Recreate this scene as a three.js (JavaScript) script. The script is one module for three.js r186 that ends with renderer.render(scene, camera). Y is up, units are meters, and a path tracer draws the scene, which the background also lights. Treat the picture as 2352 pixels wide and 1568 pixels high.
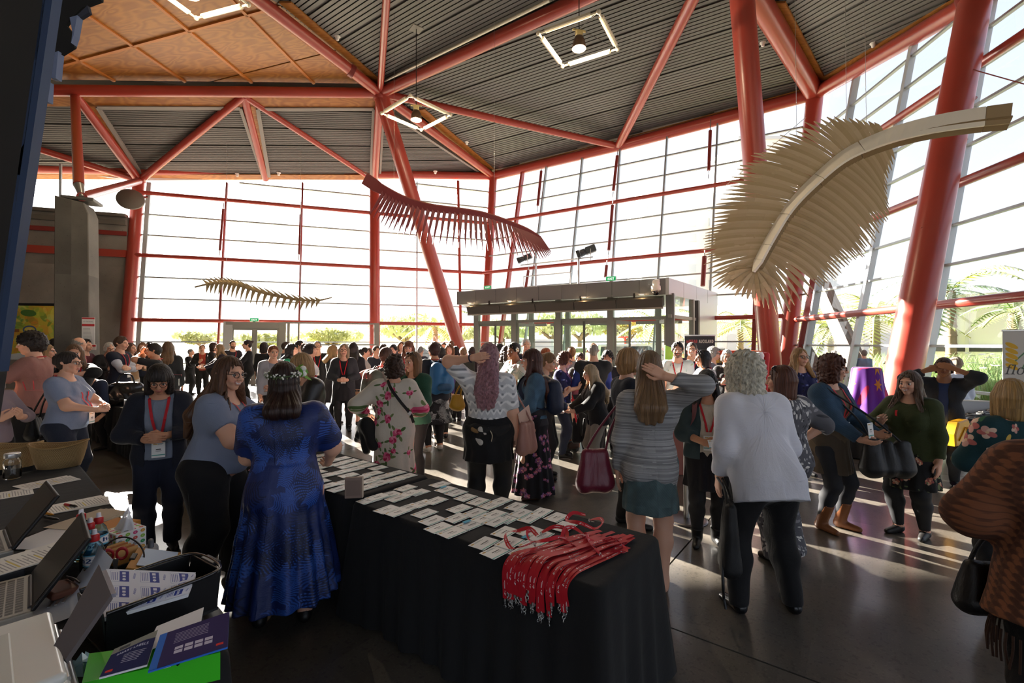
import*as THREE from 'three';
import{mergeGeometries}from 'three/addons/utils/BufferGeometryUtils.js';
import{RoundedBoxGeometry}from 'three/addons/geometries/RoundedBoxGeometry.js';
import{RectAreaLightUniformsLib}from 'three/addons/lights/RectAreaLightUniformsLib.js';

// ---------------------------------------------------------------- camera, sky, sun, exposure
RectAreaLightUniformsLib.init();
const V=(x,y,z)=>new THREE.Vector3(x,y,z);
const W=2352,H=1568,F=1060,PITCH=0.0057,EYE=V(0,1.75,0);
const scene=new THREE.Scene();
const camera=new THREE.PerspectiveCamera(2*Math.atan(H / 2 / F)*180 / Math.PI,W / H,0.05,600);
camera.position.copy(EYE);camera.rotation.x=PITCH;camera.focus=7;camera.userData.fStop=0;
delete camera.userData.fStop;
const renderer=new THREE.WebGLRenderer({antialias:true});
renderer.toneMapping=THREE.LinearToneMapping;
renderer.toneMappingExposure=1.6;
renderer.shadowMap.enabled=true;
const SUN_EL=20*Math.PI / 180,SUN_AZ=V(-0.6,0,-0.8).normalize();
const TO_SUN=SUN_AZ.clone().multiplyScalar(Math.cos(SUN_EL)).setY(Math.sin(SUN_EL));
{
const w=512,hh=256,d=new Float32Array(w*hh*4);
for(let y=0;y<hh;y++)for(let x=0;x<w;x++){
const el=((y + 0.5)/ hh - 0.5)*Math.PI,az=((x + 0.5)/ w - 0.5)*2*Math.PI,c=V(Math.cos(az)*Math.cos(el),Math.sin(el),Math.sin(az)*Math.cos(el));
const ang=Math.acos(Math.min(1,Math.max(-1,c.dot(TO_SUN))))*180 / Math.PI,k=Math.pow(1 - Math.max(0,Math.sin(el)),2.2),g=1.6*Math.exp(-ang / 30)+ 3.5*Math.exp(-ang / 9),o=(y*w + x)*4,dn=el<0?0.45:1;
d[o]=dn*((0.36 + 0.34*k)+ g);d[o + 1]=dn*((0.47 + 0.27*k)+ g*0.94);d[o + 2]=dn*((0.7 + 0.1*k)+ g*0.84);d[o + 3]=1;
}
const t=new THREE.DataTexture(d,w,hh,THREE.RGBAFormat,THREE.FloatType);t.mapping=THREE.EquirectangularReflectionMapping;t.magFilter=THREE.LinearFilter;t.needsUpdate=true;scene.background=t;
}
const sun=new THREE.DirectionalLight(new THREE.Color(1,0.92,0.81),44);
sun.position.copy(TO_SUN).multiplyScalar(80);sun.target.position.set(0,0,-8);sun.castShadow=true;sun.shadow.radius=1;
Object.assign(sun.shadow.camera,{left:-45,right:45,top:45,bottom:-45,near:1,far:200});
sun.name='sun_light';scene.add(sun,sun.target);sun.target.name='sun_target';

// ---------------------------------------------------------------- helpers
function rng(s){return()=>{s=(s + 0x6d2b79f5)|0;let t=Math.imul(s ^(s>>>15),1|s);t=(t + Math.imul(t ^(t>>>7),61|t))^ t;return((t ^(t>>>14))>>>0)/ 4294967296;};}
const D2R=Math.PI / 180,{lerp,clamp}=THREE.MathUtils,UP=V(0,1,0);
const cosP=Math.cos(PITCH),sinP=Math.sin(PITCH);
function ray(px,py){const x=(px - W / 2)/ F,y=(H / 2 - py)/ F;const ry=y*cosP + sinP,rz=y*sinP - cosP;return V(x / -rz,ry / -rz,-1);}
const P=(px,py,d)=>EYE.clone().addScaledVector(ray(px,py),d);
const G=(px,py,h=0)=>{const r=ray(px,py);return EYE.clone().addScaledVector(r,(h - EYE.y)/ r.y);};
const plane3=(a,b,c)=>new THREE.Plane().setFromCoplanarPoints(a,b,c);
const onPlane=(px,py,pl)=>{const r=ray(px,py);return EYE.clone().addScaledVector(r,-pl.distanceToPoint(EYE)/ pl.normal.dot(r));};

const used={};
const numbered=(n)=>{const k=used[n]=(used[n]??-1)+ 1;return k?n + '_' + String(k).padStart(3,'0'):n;};
function tag(o,label,category,group,kind){if(label)o.userData.label=label;if(category)o.userData.category=category;if(group)o.userData.group=group;if(kind)o.userData.kind=kind;return o;}
function thing(name,label,category,p=V(0,0,0),turn=0,group){
const o=new THREE.Group();o.name=numbered(name);o.position.copy(p);o.rotation.y=turn;scene.add(o);
return tag(o,label,category,group);
}
function shadows(m){m.castShadow=true;m.receiveShadow=true;return m;}
function part(parent,name,geo,mat,label){
const c=parent.userData.names??={};const k=c[name]=(c[name]??-1)+ 1;
const m=shadows(new THREE.Mesh(Array.isArray(geo)?merge(geo):geo,mat));m.name=k?name + '_' + String(k).padStart(3,'0'):name;
if(label)m.userData.label=label;parent.add(m);return m;
}
function single(name,geo,mat,label,category,group,p){
const m=shadows(new THREE.Mesh(Array.isArray(geo)?merge(geo):geo,mat));m.name=numbered(name);if(p)m.position.copy(p);scene.add(m);return tag(m,label,category,group);
}
function struct(name,geo,mat,label){const m=shadows(new THREE.Mesh(Array.isArray(geo)?merge(geo):geo,mat));m.name=numbered(name);scene.add(m);m.userData.kind='structure';if(label)m.userData.label=label;return m;}
function structGroup(name,label){const o=new THREE.Group();o.name=numbered(name);scene.add(o);o.userData.kind='structure';if(label)o.userData.label=label;return o;}

function merge(list){
list=[list].flat(9).filter(Boolean);if(list.length===1)return list[0];
const anyNon=list.some((g)=>!g.index),col=list.every((g)=>g.attributes.color);
list=list.map((g)=>{let q=anyNon&&g.index?g.toNonIndexed():g;for(const k of Object.keys(q.attributes))if(!['position','normal','uv'].includes(k)&&!(k==='color'&&col)){if(q===g)q=g.clone();q.deleteAttribute(k);}if(!q.attributes.uv){q.setAttribute('uv',new THREE.BufferAttribute(new Float32Array(q.attributes.position.count*2),2));}return q;});
return mergeGeometries(list);
}
const xf=(g,p,e,s)=>g.applyMatrix4(new THREE.Matrix4().compose(p??V(0,0,0),e?.isQuaternion?e:new THREE.Quaternion().setFromEuler(e??new THREE.Euler()),s??V(1,1,1)));
const EU=(x,y,z)=>new THREE.Euler(x,y,z);
const box=(w,h,d,x=0,y=0,z=0,e)=>xf(new THREE.BoxGeometry(w,h,d),V(x,y,z),e);
const rbox=(w,h,d,r,x=0,y=0,z=0,e,seg=2)=>xf(new RoundedBoxGeometry(w,h,d,seg,r),V(x,y,z),e);
const aim=(dir)=>new THREE.Quaternion().setFromUnitVectors(UP,dir.clone().normalize());
function cyl(a,b,r,r2=r,seg=12,open=false){const d=b.clone().sub(a);return xf(new THREE.CylinderGeometry(r2,r,d.length(),seg,1,open),a.clone().add(b).multiplyScalar(0.5),aim(d));}
function bar(a,b,w,h,up=UP){
const z=b.clone().sub(a),L=z.length();z.normalize();const x=up.clone().cross(z).normalize(),y=z.clone().cross(x);
const g=new THREE.BoxGeometry(w,h,L);g.applyMatrix4(new THREE.Matrix4().makeBasis(x,y,z).setPosition(a.clone().add(b).multiplyScalar(0.5)));return g;
}
const lathe=(pts,seg=20,p,e)=>xf(new THREE.LatheGeometry(pts.map((q)=>new THREE.Vector2(q[0],q[1])),seg),p,e);
const tube=(pts,r,seg=24,rs=6,closed=false)=>new THREE.TubeGeometry(new THREE.CatmullRomCurve3(pts,closed),seg,r,rs,closed);
const ball=(r,p,ws=12,hs=8,s)=>xf(new THREE.SphereGeometry(r,ws,hs),p,null,s);
function extrude(pts,depth,p,e,bevel=0){const s=new THREE.Shape(pts.map((q)=>new THREE.Vector2(q[0],q[1])));return xf(new THREE.ExtrudeGeometry(s,{depth,bevelEnabled:bevel>0,bevelSize:bevel,bevelThickness:bevel,bevelSegments:1}),p,e);}
// a flat polygon (3D points, in order) given thickness t along its normal nrm
function slab(pts,nrm,t,uvs=1){
const n=V(0,0,0),u=pts[1].clone().sub(pts[0]).normalize();for(let i=1;i + 1<pts.length;i++)n.add(pts[i].clone().sub(pts[0]).cross(pts[i + 1].clone().sub(pts[0])));if(n.length()<1e-9)n.copy(nrm);if(n.dot(nrm)<0)n.negate();n.normalize();const v=n.clone().cross(u);
const s=new THREE.Shape(pts.map((p)=>{const q=p.clone().sub(pts[0]);return new THREE.Vector2(q.dot(u)*uvs,q.dot(v)*uvs);}));
const g=new THREE.ExtrudeGeometry(s,{depth:t,bevelEnabled:false});
g.applyMatrix4(new THREE.Matrix4().makeBasis(u,v,n).setPosition(pts[0]));return g;
}
function quadGeo(a,b,c,d,u=1,v=1){const g=new THREE.BufferGeometry();const p=[a,b,c,a,c,d],t=[0,0,u,0,u,v,0,0,u,v,0,v];g.setAttribute('position',new THREE.Float32BufferAttribute(p.flatMap((q)=>[q.x,q.y,q.z]),3));g.setAttribute('uv',new THREE.Float32BufferAttribute(t,2));g.computeVertexNormals();return g;}

// ---------------------------------------------------------------- textures and materials
function canvas(w,h,draw,rep){
const c=document.createElement('canvas');c.width=w;c.height=h;draw(c.getContext('2d'),w,h);
const t=new THREE.CanvasTexture(c);t.colorSpace=THREE.SRGBColorSpace;t.magFilter=THREE.LinearFilter;t.wrapS=t.wrapT=THREE.RepeatWrapping;if(rep)t.repeat.set(rep[0],rep[1]);return t;
}
function valueNoise(seed,n){
const r=rng(seed),a=Float32Array.from({length:n*n},r),sm=(t)=>t*t*(3 - 2*t);
return(x,y)=>{const ix=Math.floor(x),iy=Math.floor(y),fx=sm(x - ix),fy=sm(y - iy),q=(i,j)=>a[(((iy + j)%n)+ n)%n*n +(((ix + i)%n)+ n)%n];return lerp(lerp(q(0,0),q(1,0),fx),lerp(q(0,1),q(1,1),fx),fy);};
}
function dataTex(n,f,srgb=true,m=n){
const d=new Uint8Array(n*m*4);
for(let y=0;y<m;y++)for(let x=0;x<n;x++){const c=f(x / n,y / m,x,y),o=(y*n + x)*4;d[o]=clamp(c[0],0,255);d[o + 1]=clamp(c[1]??c[0],0,255);d[o + 2]=clamp(c[2]??c[0],0,255);d[o + 3]=255;}
const t=new THREE.DataTexture(d,n,m);t.wrapS=t.wrapT=THREE.RepeatWrapping;t.magFilter=THREE.LinearFilter;if(srgb)t.colorSpace=THREE.SRGBColorSpace;t.needsUpdate=true;return t;
}
const rep=(t,x,y)=>{const c=t.clone();c.repeat.set(x,y);c.needsUpdate=true;return c;};
const mats=new Map();
function M(color,rough=0.6,o={}){
const k=color + '|' + rough + '|' + Object.entries(o).map(([a,b])=>a +(b?.uuid??b)).join();if(mats.has(k))return mats.get(k);
const m=new THREE.MeshPhysicalMaterial({color,roughness:rough,metalness:0,...o});mats.set(k,m);return m;
}
const n64=valueNoise(7,64),n256=valueNoise(11,256);
const fbm=(x,y,k=4,N=64)=>{let s=0,a=0.5;for(let i=0;i<k;i++){s +=a*n256(x,y);x*=2;y*=2;a /=2;}return s /(1 - 2**-k);};
// ================================================================ BUILDING
const speck=dataTex(512,(x,y)=>{const a=fbm(x*8,y*8,5),b=n256(x*128,y*128),c=n256(x*256 + 9,y*256 + 3);const v=168 + 46*(a - 0.5)+(b>0.8?-26:0)+(c>0.85?24:0);return[v,v*0.975,v*0.93];});
const speckR=dataTex(256,(x,y)=>{const v=66 + 56*fbm(x*6 + 3,y*6,4);return[v,v,v];},false);
const concreteT=dataTex(512,(x,y)=>{const v=150 + 50*(fbm(x*6,y*6,6)- 0.5)+ 26*(n256(x*8,3 + y*2)- 0.5)+(n256(x*200,y*200)>0.93?-26:0);return[v,v*0.985,v*0.96];});
const concreteB=dataTex(256,(x,y)=>[128 + 100*(fbm(x*16,y*16,4)- 0.5)],false);
const plyT=dataTex(512,(x,y)=>{const w=fbm(x*4,y*8,3);const g=Math.sin(w*42)*0.5 + 0.5;const f=n256(x*8,y*200);const v=0.84 + 0.13*g + 0.06*(f - 0.5);return[214*v,150*v*(0.94 + 0.06*g),74*v*(0.9 + 0.1*g)];});
const RED=M(0x9c3a2e,0.34,{clearcoat:0.3,clearcoatRoughness:0.25}),REDD=M(0x7d2c28,0.45);
const GREYBAR=M(0x9aa1a6,0.38,{metalness:0.25}),PALEBAR=M(0xb9c2c8,0.35,{metalness:0.2});
const DARKMETAL=M(0x68655f,0.5,{metalness:0.15}),CEILB=M(0x4c4b49,0.7),CEIL=[0x5f5e5c,0x5a5957,0x646361,0x5d5c5a].map((c)=>M(c,0.55,{metalness:0.1}));
const PLY=M(0xffffff,0.5,{map:rep(plyT,0.2,0.3),color:0xd0c8b8,clearcoat:0.1,clearcoatRoughness:0.4}),PLYEDGE=M(0xc98645,0.55),BATTEN=M(0xb87333,0.5);
const GLASS=M(0xffffff,0,{transmission:1,thickness:0,ior:1.45});
const CONC=M(0xb4b0a8,0.85,{map:rep(concreteT,0.3,0.3),bumpMap:rep(concreteB,0.5,0.5),bumpScale:0.004});
const CONCD=M(0xd6d3ce,0.85,{map:rep(concreteT,0.2,0.2),bumpMap:rep(concreteB,0.5,0.5),bumpScale:0.004});
const STEEL=M(0xc8c8c6,0.28,{metalness:0.9}),BLACKP=M(0x101012,0.45),WHITEP=M(0xe9e7e2,0.45);

// ---- floor: polished concrete bays with saw-cut joints
const FLOOR=M(0x8a8680,1,{map:rep(speck,0.55,0.55),roughnessMap:rep(speckR,0.3,0.3),clearcoat:0.35,clearcoatRoughness:0.13});
{
const fl=structGroup('floor');const a=V(0.607,0,-0.795),b=V(0.795,0,0.607),o=V(0.757,0,-3.03),S=5.6;
for(let i=-5;i<=5;i++)for(let j=-4;j<=2;j++){
const c=o.clone().addScaledVector(a,(i + 0.5)*S).addScaledVector(b,(j + 0.5)*S);if(c.x<-27||c.x>14||c.z>12||c.z<-29)continue;
const g=new THREE.BoxGeometry(S - 0.012,0.12,S - 0.012,1,1,1),uv=g.attributes.uv,p=g.attributes.position;for(let k=0;k<uv.count;k++)uv.setXY(k,p.getX(k)+ i*1.7,p.getZ(k)+ j*2.3);
const m=part(fl,'floor_slab',g,FLOOR);m.position.copy(c).setY(-0.06);m.rotation.y=Math.atan2(b.x,b.z)- Math.PI / 2;
}
part(fl,'joint_filler',box(60,0.1,60,-4,-0.075,-8),M(0x1c1b19,0.9));
}

// ---- planes of the three glass walls (each leans outward)
const wallBasis=(a,b,lean)=>{const u=b.clone().sub(a).setY(0).normalize(),n=V(u.z,0,-u.x);const v=V(n.x*lean,1,n.z*lean);const O=a.clone().addScaledVector(v,-a.y);return{u,n,v,O,pl:plane3(O,O.clone().add(u),O.clone().add(v))};};
const W1=wallBasis(V(-16.04,5.54,-19.7),V(-1.5,5.54,-24.75),0.13);
const W2=wallBasis(V(-1.45,5.54,-24.65),V(10.05,5.54,-17.5),0.2);
const W3=wallBasis(V(10.37,2.62,-17.4),V(9.45,2.62,-8.5),0.195);
const toUH=(w,p)=>{const q=p.clone().sub(w.O),h=q.y;q.addScaledVector(w.v,-h);return[q.dot(w.u),h];};
const uh=(w,u,h,out=0)=>w.O.clone().addScaledVector(w.u,u).addScaledVector(w.v,h).addScaledVector(w.n,out);
const pxUH=(w,px,py)=>toUH(w,onPlane(px,py,w.pl));
// lines: mullions as {a:[u,h], b:[u,h]} -> u at height h
function curtainWall(name,w,label,mull,trans,top,base,opt={}){
const g=structGroup(name,label);const uAt=(m,h)=>m.a[0]+(m.b[0]- m.a[0])*(h - m.a[1])/(m.b[1]- m.a[1]);
const uT=(m)=>{let h=9;for(let i=0;i<6;i++)h=top(uAt(m,h));return h;};
for(const m of mull){if(m.skip)continue;const h1=Math.min(uT(m),m.h1??99),h0=m.h0??base;part(g,'mullion',bar(uh(w,uAt(m,h0),h0,m.o??0),uh(w,uAt(m,h1),h1,m.o??0),m.t??0.07,m.w??0.16,w.n),m.mat??GREYBAR);}
const L=mull[0],R=mull[mull.length - 1];
for(const t of trans){
let u0=uAt(t.from!==undefined?mull[t.from]:L,t.h),u1=uAt(t.to!==undefined?mull[t.to]:R,t.h);
if(top(u0)<t.h){let lo=u0,hi=u1;for(let i=0;i<30;i++){const m=(lo + hi)/ 2;top(m)<t.h?lo=m:hi=m;}u0=hi;}if(u1 - u0<0.1)continue;
if(t.red)part(g,'red_rail',cyl(uh(w,u0,t.h,-0.16),uh(w,u1,t.h,-0.16),t.r??0.085,undefined,14),RED);
part(g,'transom',bar(uh(w,u0,t.h),uh(w,u1,t.h),0.1,0.055,UP),t.mat??GREYBAR);
}
const hs=[base,...trans.map((t)=>t.h).sort((a,b)=>a - b).filter((h,i,s)=>!i||h - s[i - 1]>0.2),99];
for(let i=0;i + 1<mull.length;i++)for(let k=0;k + 1<hs.length;k++){
const m0=mull[i],m1=mull[i + 1];if(opt.hole?.(i,hs[k]))continue;
const tl=Math.min(hs[k + 1],uT(m0)),tr=Math.min(hs[k + 1],uT(m1));if(tl<=hs[k]+ 0.02||tr<=hs[k]+ 0.02){if(Math.max(tl,tr)<=hs[k]+ 0.02)continue;}
part(g,'pane',quadGeo(uh(w,uAt(m0,hs[k]),hs[k],0.03),uh(w,uAt(m1,hs[k]),hs[k],0.03),uh(w,uAt(m1,tr),Math.max(tr,hs[k]+ 0.01),0.03),uh(w,uAt(m0,tl),Math.max(tl,hs[k]+ 0.01),0.03)),GLASS);
}
return g;
}
const mu=(w,x0,y0,x1,y1,o={})=>({a:pxUH(w,x0,y0),b:pxUH(w,x1,y1),...o});
const lineTop=(w,...pp)=>{const q=pp.map(([x,y])=>pxUH(w,x,y));return(u)=>{let i=0;while(i<q.length - 2&&u>q[i + 1][0])i++;return q[i][1]+(q[i + 1][1]- q[i][1])*(u - q[i][0])/(q[i + 1][0]- q[i][0]);};};
const st=0.923,reds=(h,k)=>({h,red:k%3===0});
const top1=lineTop(W1,[75,416],[320,420],[860,420],[1131,415]),top2=lineTop(W2,[1131,412],[1420,345],[1870,225]),top3=lineTop(W3,[1872,222],[2240,8]);
const END1=0.03;
const m1=[mu(W1,322,425,291,800,{skip:1}),mu(W1,342,440,322,735,{mat:PALEBAR,t:0.16}),mu(W1,521,430,504,740,{mat:REDD}),mu(W1,695,430,687,740,{mat:REDD}),mu(W1,860,430,860,740,{skip:1}),mu(W1,957,500,957,740,{mat:GREYBAR}),mu(W1,1051,421,1057,740,{mat:RED,w:0.22,t:0.14}),mu(W1,1131,412,1107,660,{skip:1})];
curtainWall('window_1',W1,'tall glass wall with red rails facing the bright field',m1,[1,2,3,4,5,6,7,8,9,10,11].map((k)=>reds(k*st,k)),top1,0.02);
const m2=[mu(W2,1131,412,1107,660,{skip:1}),mu(W2,1199,406,1165,667,{mat:RED,w:0.24,t:0.12}),mu(W2,1254,395,1222,655),mu(W2,1337,373,1310,647),mu(W2,1424,350,1406,640),mu(W2,1532,325,1512,638),mu(W2,1648,297,1632,660),mu(W2,1750,262,1731,800,{mat:REDD,t:0.14}),mu(W2,1870,225,1802,800,{skip:1})];
curtainWall('window_2',W2,'tall leaning glass wall behind the entrance lobby',m2,[1,2,3,4,5,6,7,8,9,10,11].map((k)=>reds(k*st,k)),top2,0.02);
const m3=[mu(W3,1870,225,1802,800,{skip:1}),mu(W3,1966,182,1856,788,{mat:GREYBAR,t:0.12,w:0.2}),mu(W3,2098,104,1954,848,{t:0.14,mat:PALEBAR}),mu(W3,2277,0,2127,842,{t:0.16,mat:PALEBAR}),...[11.4,14.2,17,19.8,22.6,24.6].map((u)=>({a:[u,0],b:[u,9],t:0.16,mat:PALEBAR}))];
curtainWall('window_3',W3,'leaning glass wall along the right side',m3,[-2,-1,0,1,2,3,4,5,6,7,8].map((k)=>({...reds(2.62 + k*0.91,k),r:0.1})),top3,0.02);
// red mullion flanges next to the grey bars of the right wall
{const g=structGroup('trim_1');const rm=mu(W3,1955,182,1846,788),at=(h)=>rm.a[0]+(rm.b[0]- rm.a[0])*(h - rm.a[1])/(rm.b[1]- rm.a[1]);
part(g,'red_flange',bar(uh(W3,at(0.1),0.1,-0.05),uh(W3,at(9.5),9.5,-0.05),0.07,0.24,W3.n),REDD);
// brace rods with red turnbuckle sleeves on the glass walls
const rod=(w,x0,y0,x1,y1,s0,s1,r=0.05)=>{const a=uh(w,...pxUH(w,x0,y0),-0.3),b=uh(w,...pxUH(w,x1,y1),-0.3);part(g,'rod',cyl(a,b,0.018,undefined,8),STEEL);part(g,'rod_sleeve',cyl(a.clone().lerp(b,s0),a.clone().lerp(b,s1),r,undefined,10),REDD);};
rod(W1,518,470,508,590,0.12,0.9);rod(W1,693,468,688,600,0.22,0.9);
rod(W2,1424,350,1412,458,0.12,0.85,0.07);rod(W2,1413,462,1402,596,0.1,0.86,0.07);rod(W2,1400,600,1396,638,0.3,1,0.07);rod(W2,1635,280,1630,415,0.2,0.86,0.07);rod(W2,1622,575,1617,660,0.2,0.98,0.09);rod(W2,1250,392,1240,490,0.05,0.85,0.07);rod(W2,1222,612,1214,665,0.2,1,0.07);
}

// ---- primary steel: corner posts, raking columns, roof beams
const N1=P(873,210,18.5),N2=onPlane(320,412,W1.pl),N3=onPlane(1132,402,W1.pl),N4=onPlane(1420,333,W2.pl),N5=onPlane(1872,212,W2.pl),N6=onPlane(2242,-6,W3.pl),L1=P(40,203,15.6),M1=onPlane(860,412,W1.pl);
const FL=plane3(L1,N1,N2),F3=plane3(N3,N5,N1),T1=P(600,0,13.4),T2=P(1320,0,13.6),F4=plane3(N1,T1,T2),F5=plane3(L1,N1,T1),T5=onPlane(1745,0,F3),F6=plane3(N5,N6,T5),LIFT=V(0,0.3,0);for(const p of[FL,F3,F4,F5,F6])p.translate(LIFT);
const far=(a,b,k)=>a.clone().lerp(b,k);
{
const g=structGroup('trim_2','red painted tubular steel roof frame');
const t=(name,a,b,r,m=RED,r2=r)=>part(g,name,cyl(a,b,r,r2,20),m);
const dn=(p,y=0.06)=>p.clone().setY(p.y - Math.min(y,0.06));
// eave beams
t('eave_beam',dn(uh(W1,toUH(W1,N2)[0]- 5,N2.y - 0.1,-0.12)),dn(N3),0.2);t('eave_beam',dn(N3),dn(N4),0.23);t('eave_beam',dn(N4),dn(N5),0.24);t('eave_beam',dn(N5),dn(far(N5,N6,1.25)),0.24);
// ridge and valley beams
t('roof_beam',dn(L1),dn(N1),0.19);t('roof_beam',dn(N1),dn(far(N1,T1,1.8)),0.2);t('roof_beam',dn(N1),dn(far(N1,T2,1.8)),0.21);t('roof_beam',dn(N1),dn(N4),0.15);t('roof_beam',dn(N1),dn(N3),0.19);t('roof_beam',dn(N1),dn(M1),0.17);
t('roof_beam',dn(N1),dn(far(N1,onPlane(887,0,F4),1.8)),0.12);t('roof_beam',dn(N4),dn(far(N4,onPlane(1588,0,F3),1.6)),0.19);t('roof_beam',dn(N5),dn(far(N5,T5,1.7)),0.32);
// secondary struts in the left bay
const l1=onPlane(172,212,FL),l2=onPlane(560,216,FL),b1=onPlane(610,408,FL);
t('roof_strut',dn(l1),dn(N2),0.17);t('roof_strut',dn(N2),dn(l2,0.2),0.15);t('roof_strut',dn(l2),dn(b1),0.15);t('roof_strut',dn(l2),dn(M1),0.13);t('roof_strut',dn(onPlane(60,330,FL)),dn(N2),0.13);
// corner posts and raking columns
const foot=(w,px,py,h=0)=>{const[u]=pxUH(w,px,py);return uh(w,u,h,-0.1);};
t('post',foot(W1,288,830),dn(N2,0.5),0.24);t('post',foot(W1,860,760),uh(W1,...pxUH(W1,860,440),-0.15),0.26);part(g,'post_pin',cyl(uh(W1,...pxUH(W1,860,440),-0.15),M1,0.06),STEEL);t('post',foot(W1,1104,770),dn(N3,0.3),0.24);t('post',foot(W2,1798,830),dn(N5,0.3),0.29);
const colm=(px0,py0,d0,px1,d1,r)=>t('column',P(px0,py0,d0),P(px1,790,d1).setY(0),r);
t('column',dn(N1,0.3),P(1078,800,22.4).setY(0),0.3);
t('column',P(1700,-60,11.6),P(1776,790,13.6).setY(0),0.29);
t('column',P(2240,0,10.3),P(2046,790,8.9).setY(0),0.3,RED,0.3);
part(g,'column_head',lathe([[0.3,-0.15],[0.36,0.1],[0.2,0.35],[0.06,0.5]],18,P(2241,-4,10.32)),REDD);
for(const[x,y]of[[2206,134],[2190,235],[2170,330],[2150,424],[2120,520],[2104,618]]){const a=onPlane(x + 50,y - 10,W3.pl),c=P(x,y + 6,lerp(10.2,9.1,y / 700));part(g,'column_bracket',cyl(c,a,0.045,undefined,8),REDD);}
// raking strut on the concrete pillar
const p0=P(188,452,10.6);t('pillar_strut',P(181,425,10.7),dn(l1,0.3),0.105,RED,0.13);part(g,'strut_tip',cyl(p0,P(181,425,10.7),0.05,0.1,14),STEEL);t('pillar_strut',p0,dn(N2,0.35),0.1,RED,0.14);
t('collar',P(803,160,16.85),P(813,167,16.95),0.235,REDD);
part(g,'node_plate',lathe([[0,-0.3],[0.26,-0.28],[0.3,0.2],[0.15,0.3]],20,dn(N1,0.3)),RED);
// conduit pipe along the big beam
part(g,'conduit',cyl(P(884,186,18),P(1262,0,13.1),0.05),M(0xb9b4a6,0.4,{metalness:0.4}));
part(g,'thin_brace',cyl(P(1850,270,16.5),P(1655,436,18.3),0.012,undefined,6),STEEL);part(g,'thin_brace',cyl(P(2235,160,9.6),P(2420,212,8.6),0.012,undefined,6),REDD);
}

// ---- ribbed metal ceiling, built sheet by sheet
function clipS(poly,s){const hit=[];for(let i=0;i<poly.length;i++){const a=poly[i],b=poly[(i + 1)%poly.length];if((a[1]- s)*(b[1]- s)<0)hit.push(a[0]+(b[0]- a[0])*(s - a[1])/(b[1]- a[1]));}hit.sort((x,y)=>x - y);return hit.length>=2?[hit[0],hit[hit.length - 1]]:null;}
let ceilN=0;
function ribbed(pix,pl,d0,d1,pitch=0.2,per=6,trimW=0,lift=0.02){
const pts=pix.map((q)=>q.isVector3?q:onPlane(q[0],q[1],pl));let n=pl.normal.clone();if(n.y>0)n.negate();
const r=onPlane(...d1,pl).sub(onPlane(...d0,pl)).normalize(),s=n.clone().cross(r),O=pts[0];
const q=pts.map((p)=>{const v=p.clone().sub(O);return[v.dot(r),v.dot(s)];});const at=(a,b,o)=>O.clone().addScaledVector(r,a).addScaledVector(s,b).addScaledVector(n,o);
const g=structGroup('ceiling');if(!ceilN++)g.name='ceiling';
part(g,'ceiling_lining',slab(pts.map((p)=>pl.projectPoint(p,V(0,0,0)).addScaledVector(n,-0.1)),n,0.08),CEILB);
const smin=Math.min(...q.map((p)=>p[1])),smax=Math.max(...q.map((p)=>p[1]));let batch=[],k=0,cnt=0;
for(let v=smin + pitch / 2;v<smax;v +=pitch){
const c=clipS(q,v);if(c&&c[1]- c[0]>0.1)batch.push(bar(at(c[0],v,lift),at(c[1],v,lift),pitch*0.74,pitch*0.16,n));
if(++k%per===0){if(batch.length)part(g,'ceiling_sheet',batch,CEIL[cnt++%4]);batch=[];v +=0.06;}
}
if(batch.length)part(g,'ceiling_sheet',batch,CEIL[cnt%4]);
if(trimW)for(let i=0;i<pts.length;i++)if(trimW[i])part(g,'ceiling_edge',bar(pts[i].clone().addScaledVector(n,0.06),pts[(i + 1)%pts.length].clone().addScaledVector(n,0.06),trimW[i],0.16,n),trimW[i]>0.3?PLY:M(0x8a8782,0.6));
return g;
}
const over=(px,pl,py=-900)=>onPlane(px,py,pl);
ribbed([[20,212],[170,214],[312,404],[20,396]],FL,[100,300],[300,303],0.1,9,[0,0.14,0,0]);
ribbed([[225,242],[552,244],[604,402],[330,405]],FL,[100,300],[300,303],0.1,9,[0.14,0.12,0,0.12]);
ribbed([[592,246],[858,246],[852,398],[618,402]],FL,[100,300],[300,303],0.1,9,[0.14,0.14,0,0.14]);
{const F2=plane3(N1,N3,M1).translate(LIFT);ribbed([[880,246],[1100,392],[872,396]],F2,[900,300],[1000,301],0.1,9,[0.1,0,0.1]);ribbed([[860,212],[884,225],[1135,404],[860,410]].map((q)=>onPlane(q[0],q[1],F2).add(V(0,0.22,0))),F2,[900,300],[1000,301],0.6,9);}
const lf=(p)=>p.clone().add(LIFT);
ribbed([N1,N3,N4,N5,T5.clone().lerp(N5,-1.2),far(N1,onPlane(1300,0,F3),1.9)].map(lf),F3,[1150,250],[1580,120],0.16,8);
ribbed([N1,far(N1,T2,2.2),far(N1,T1,2.2)].map(lf),F4,[888,187],[1300,-12],0.16,8);
ribbed([N5,N6.clone().lerp(N5,-0.35),T5.clone().lerp(N5,-1.2)].map(lf),F6,[1900,110],[2200,-30],0.16,8);
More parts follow.
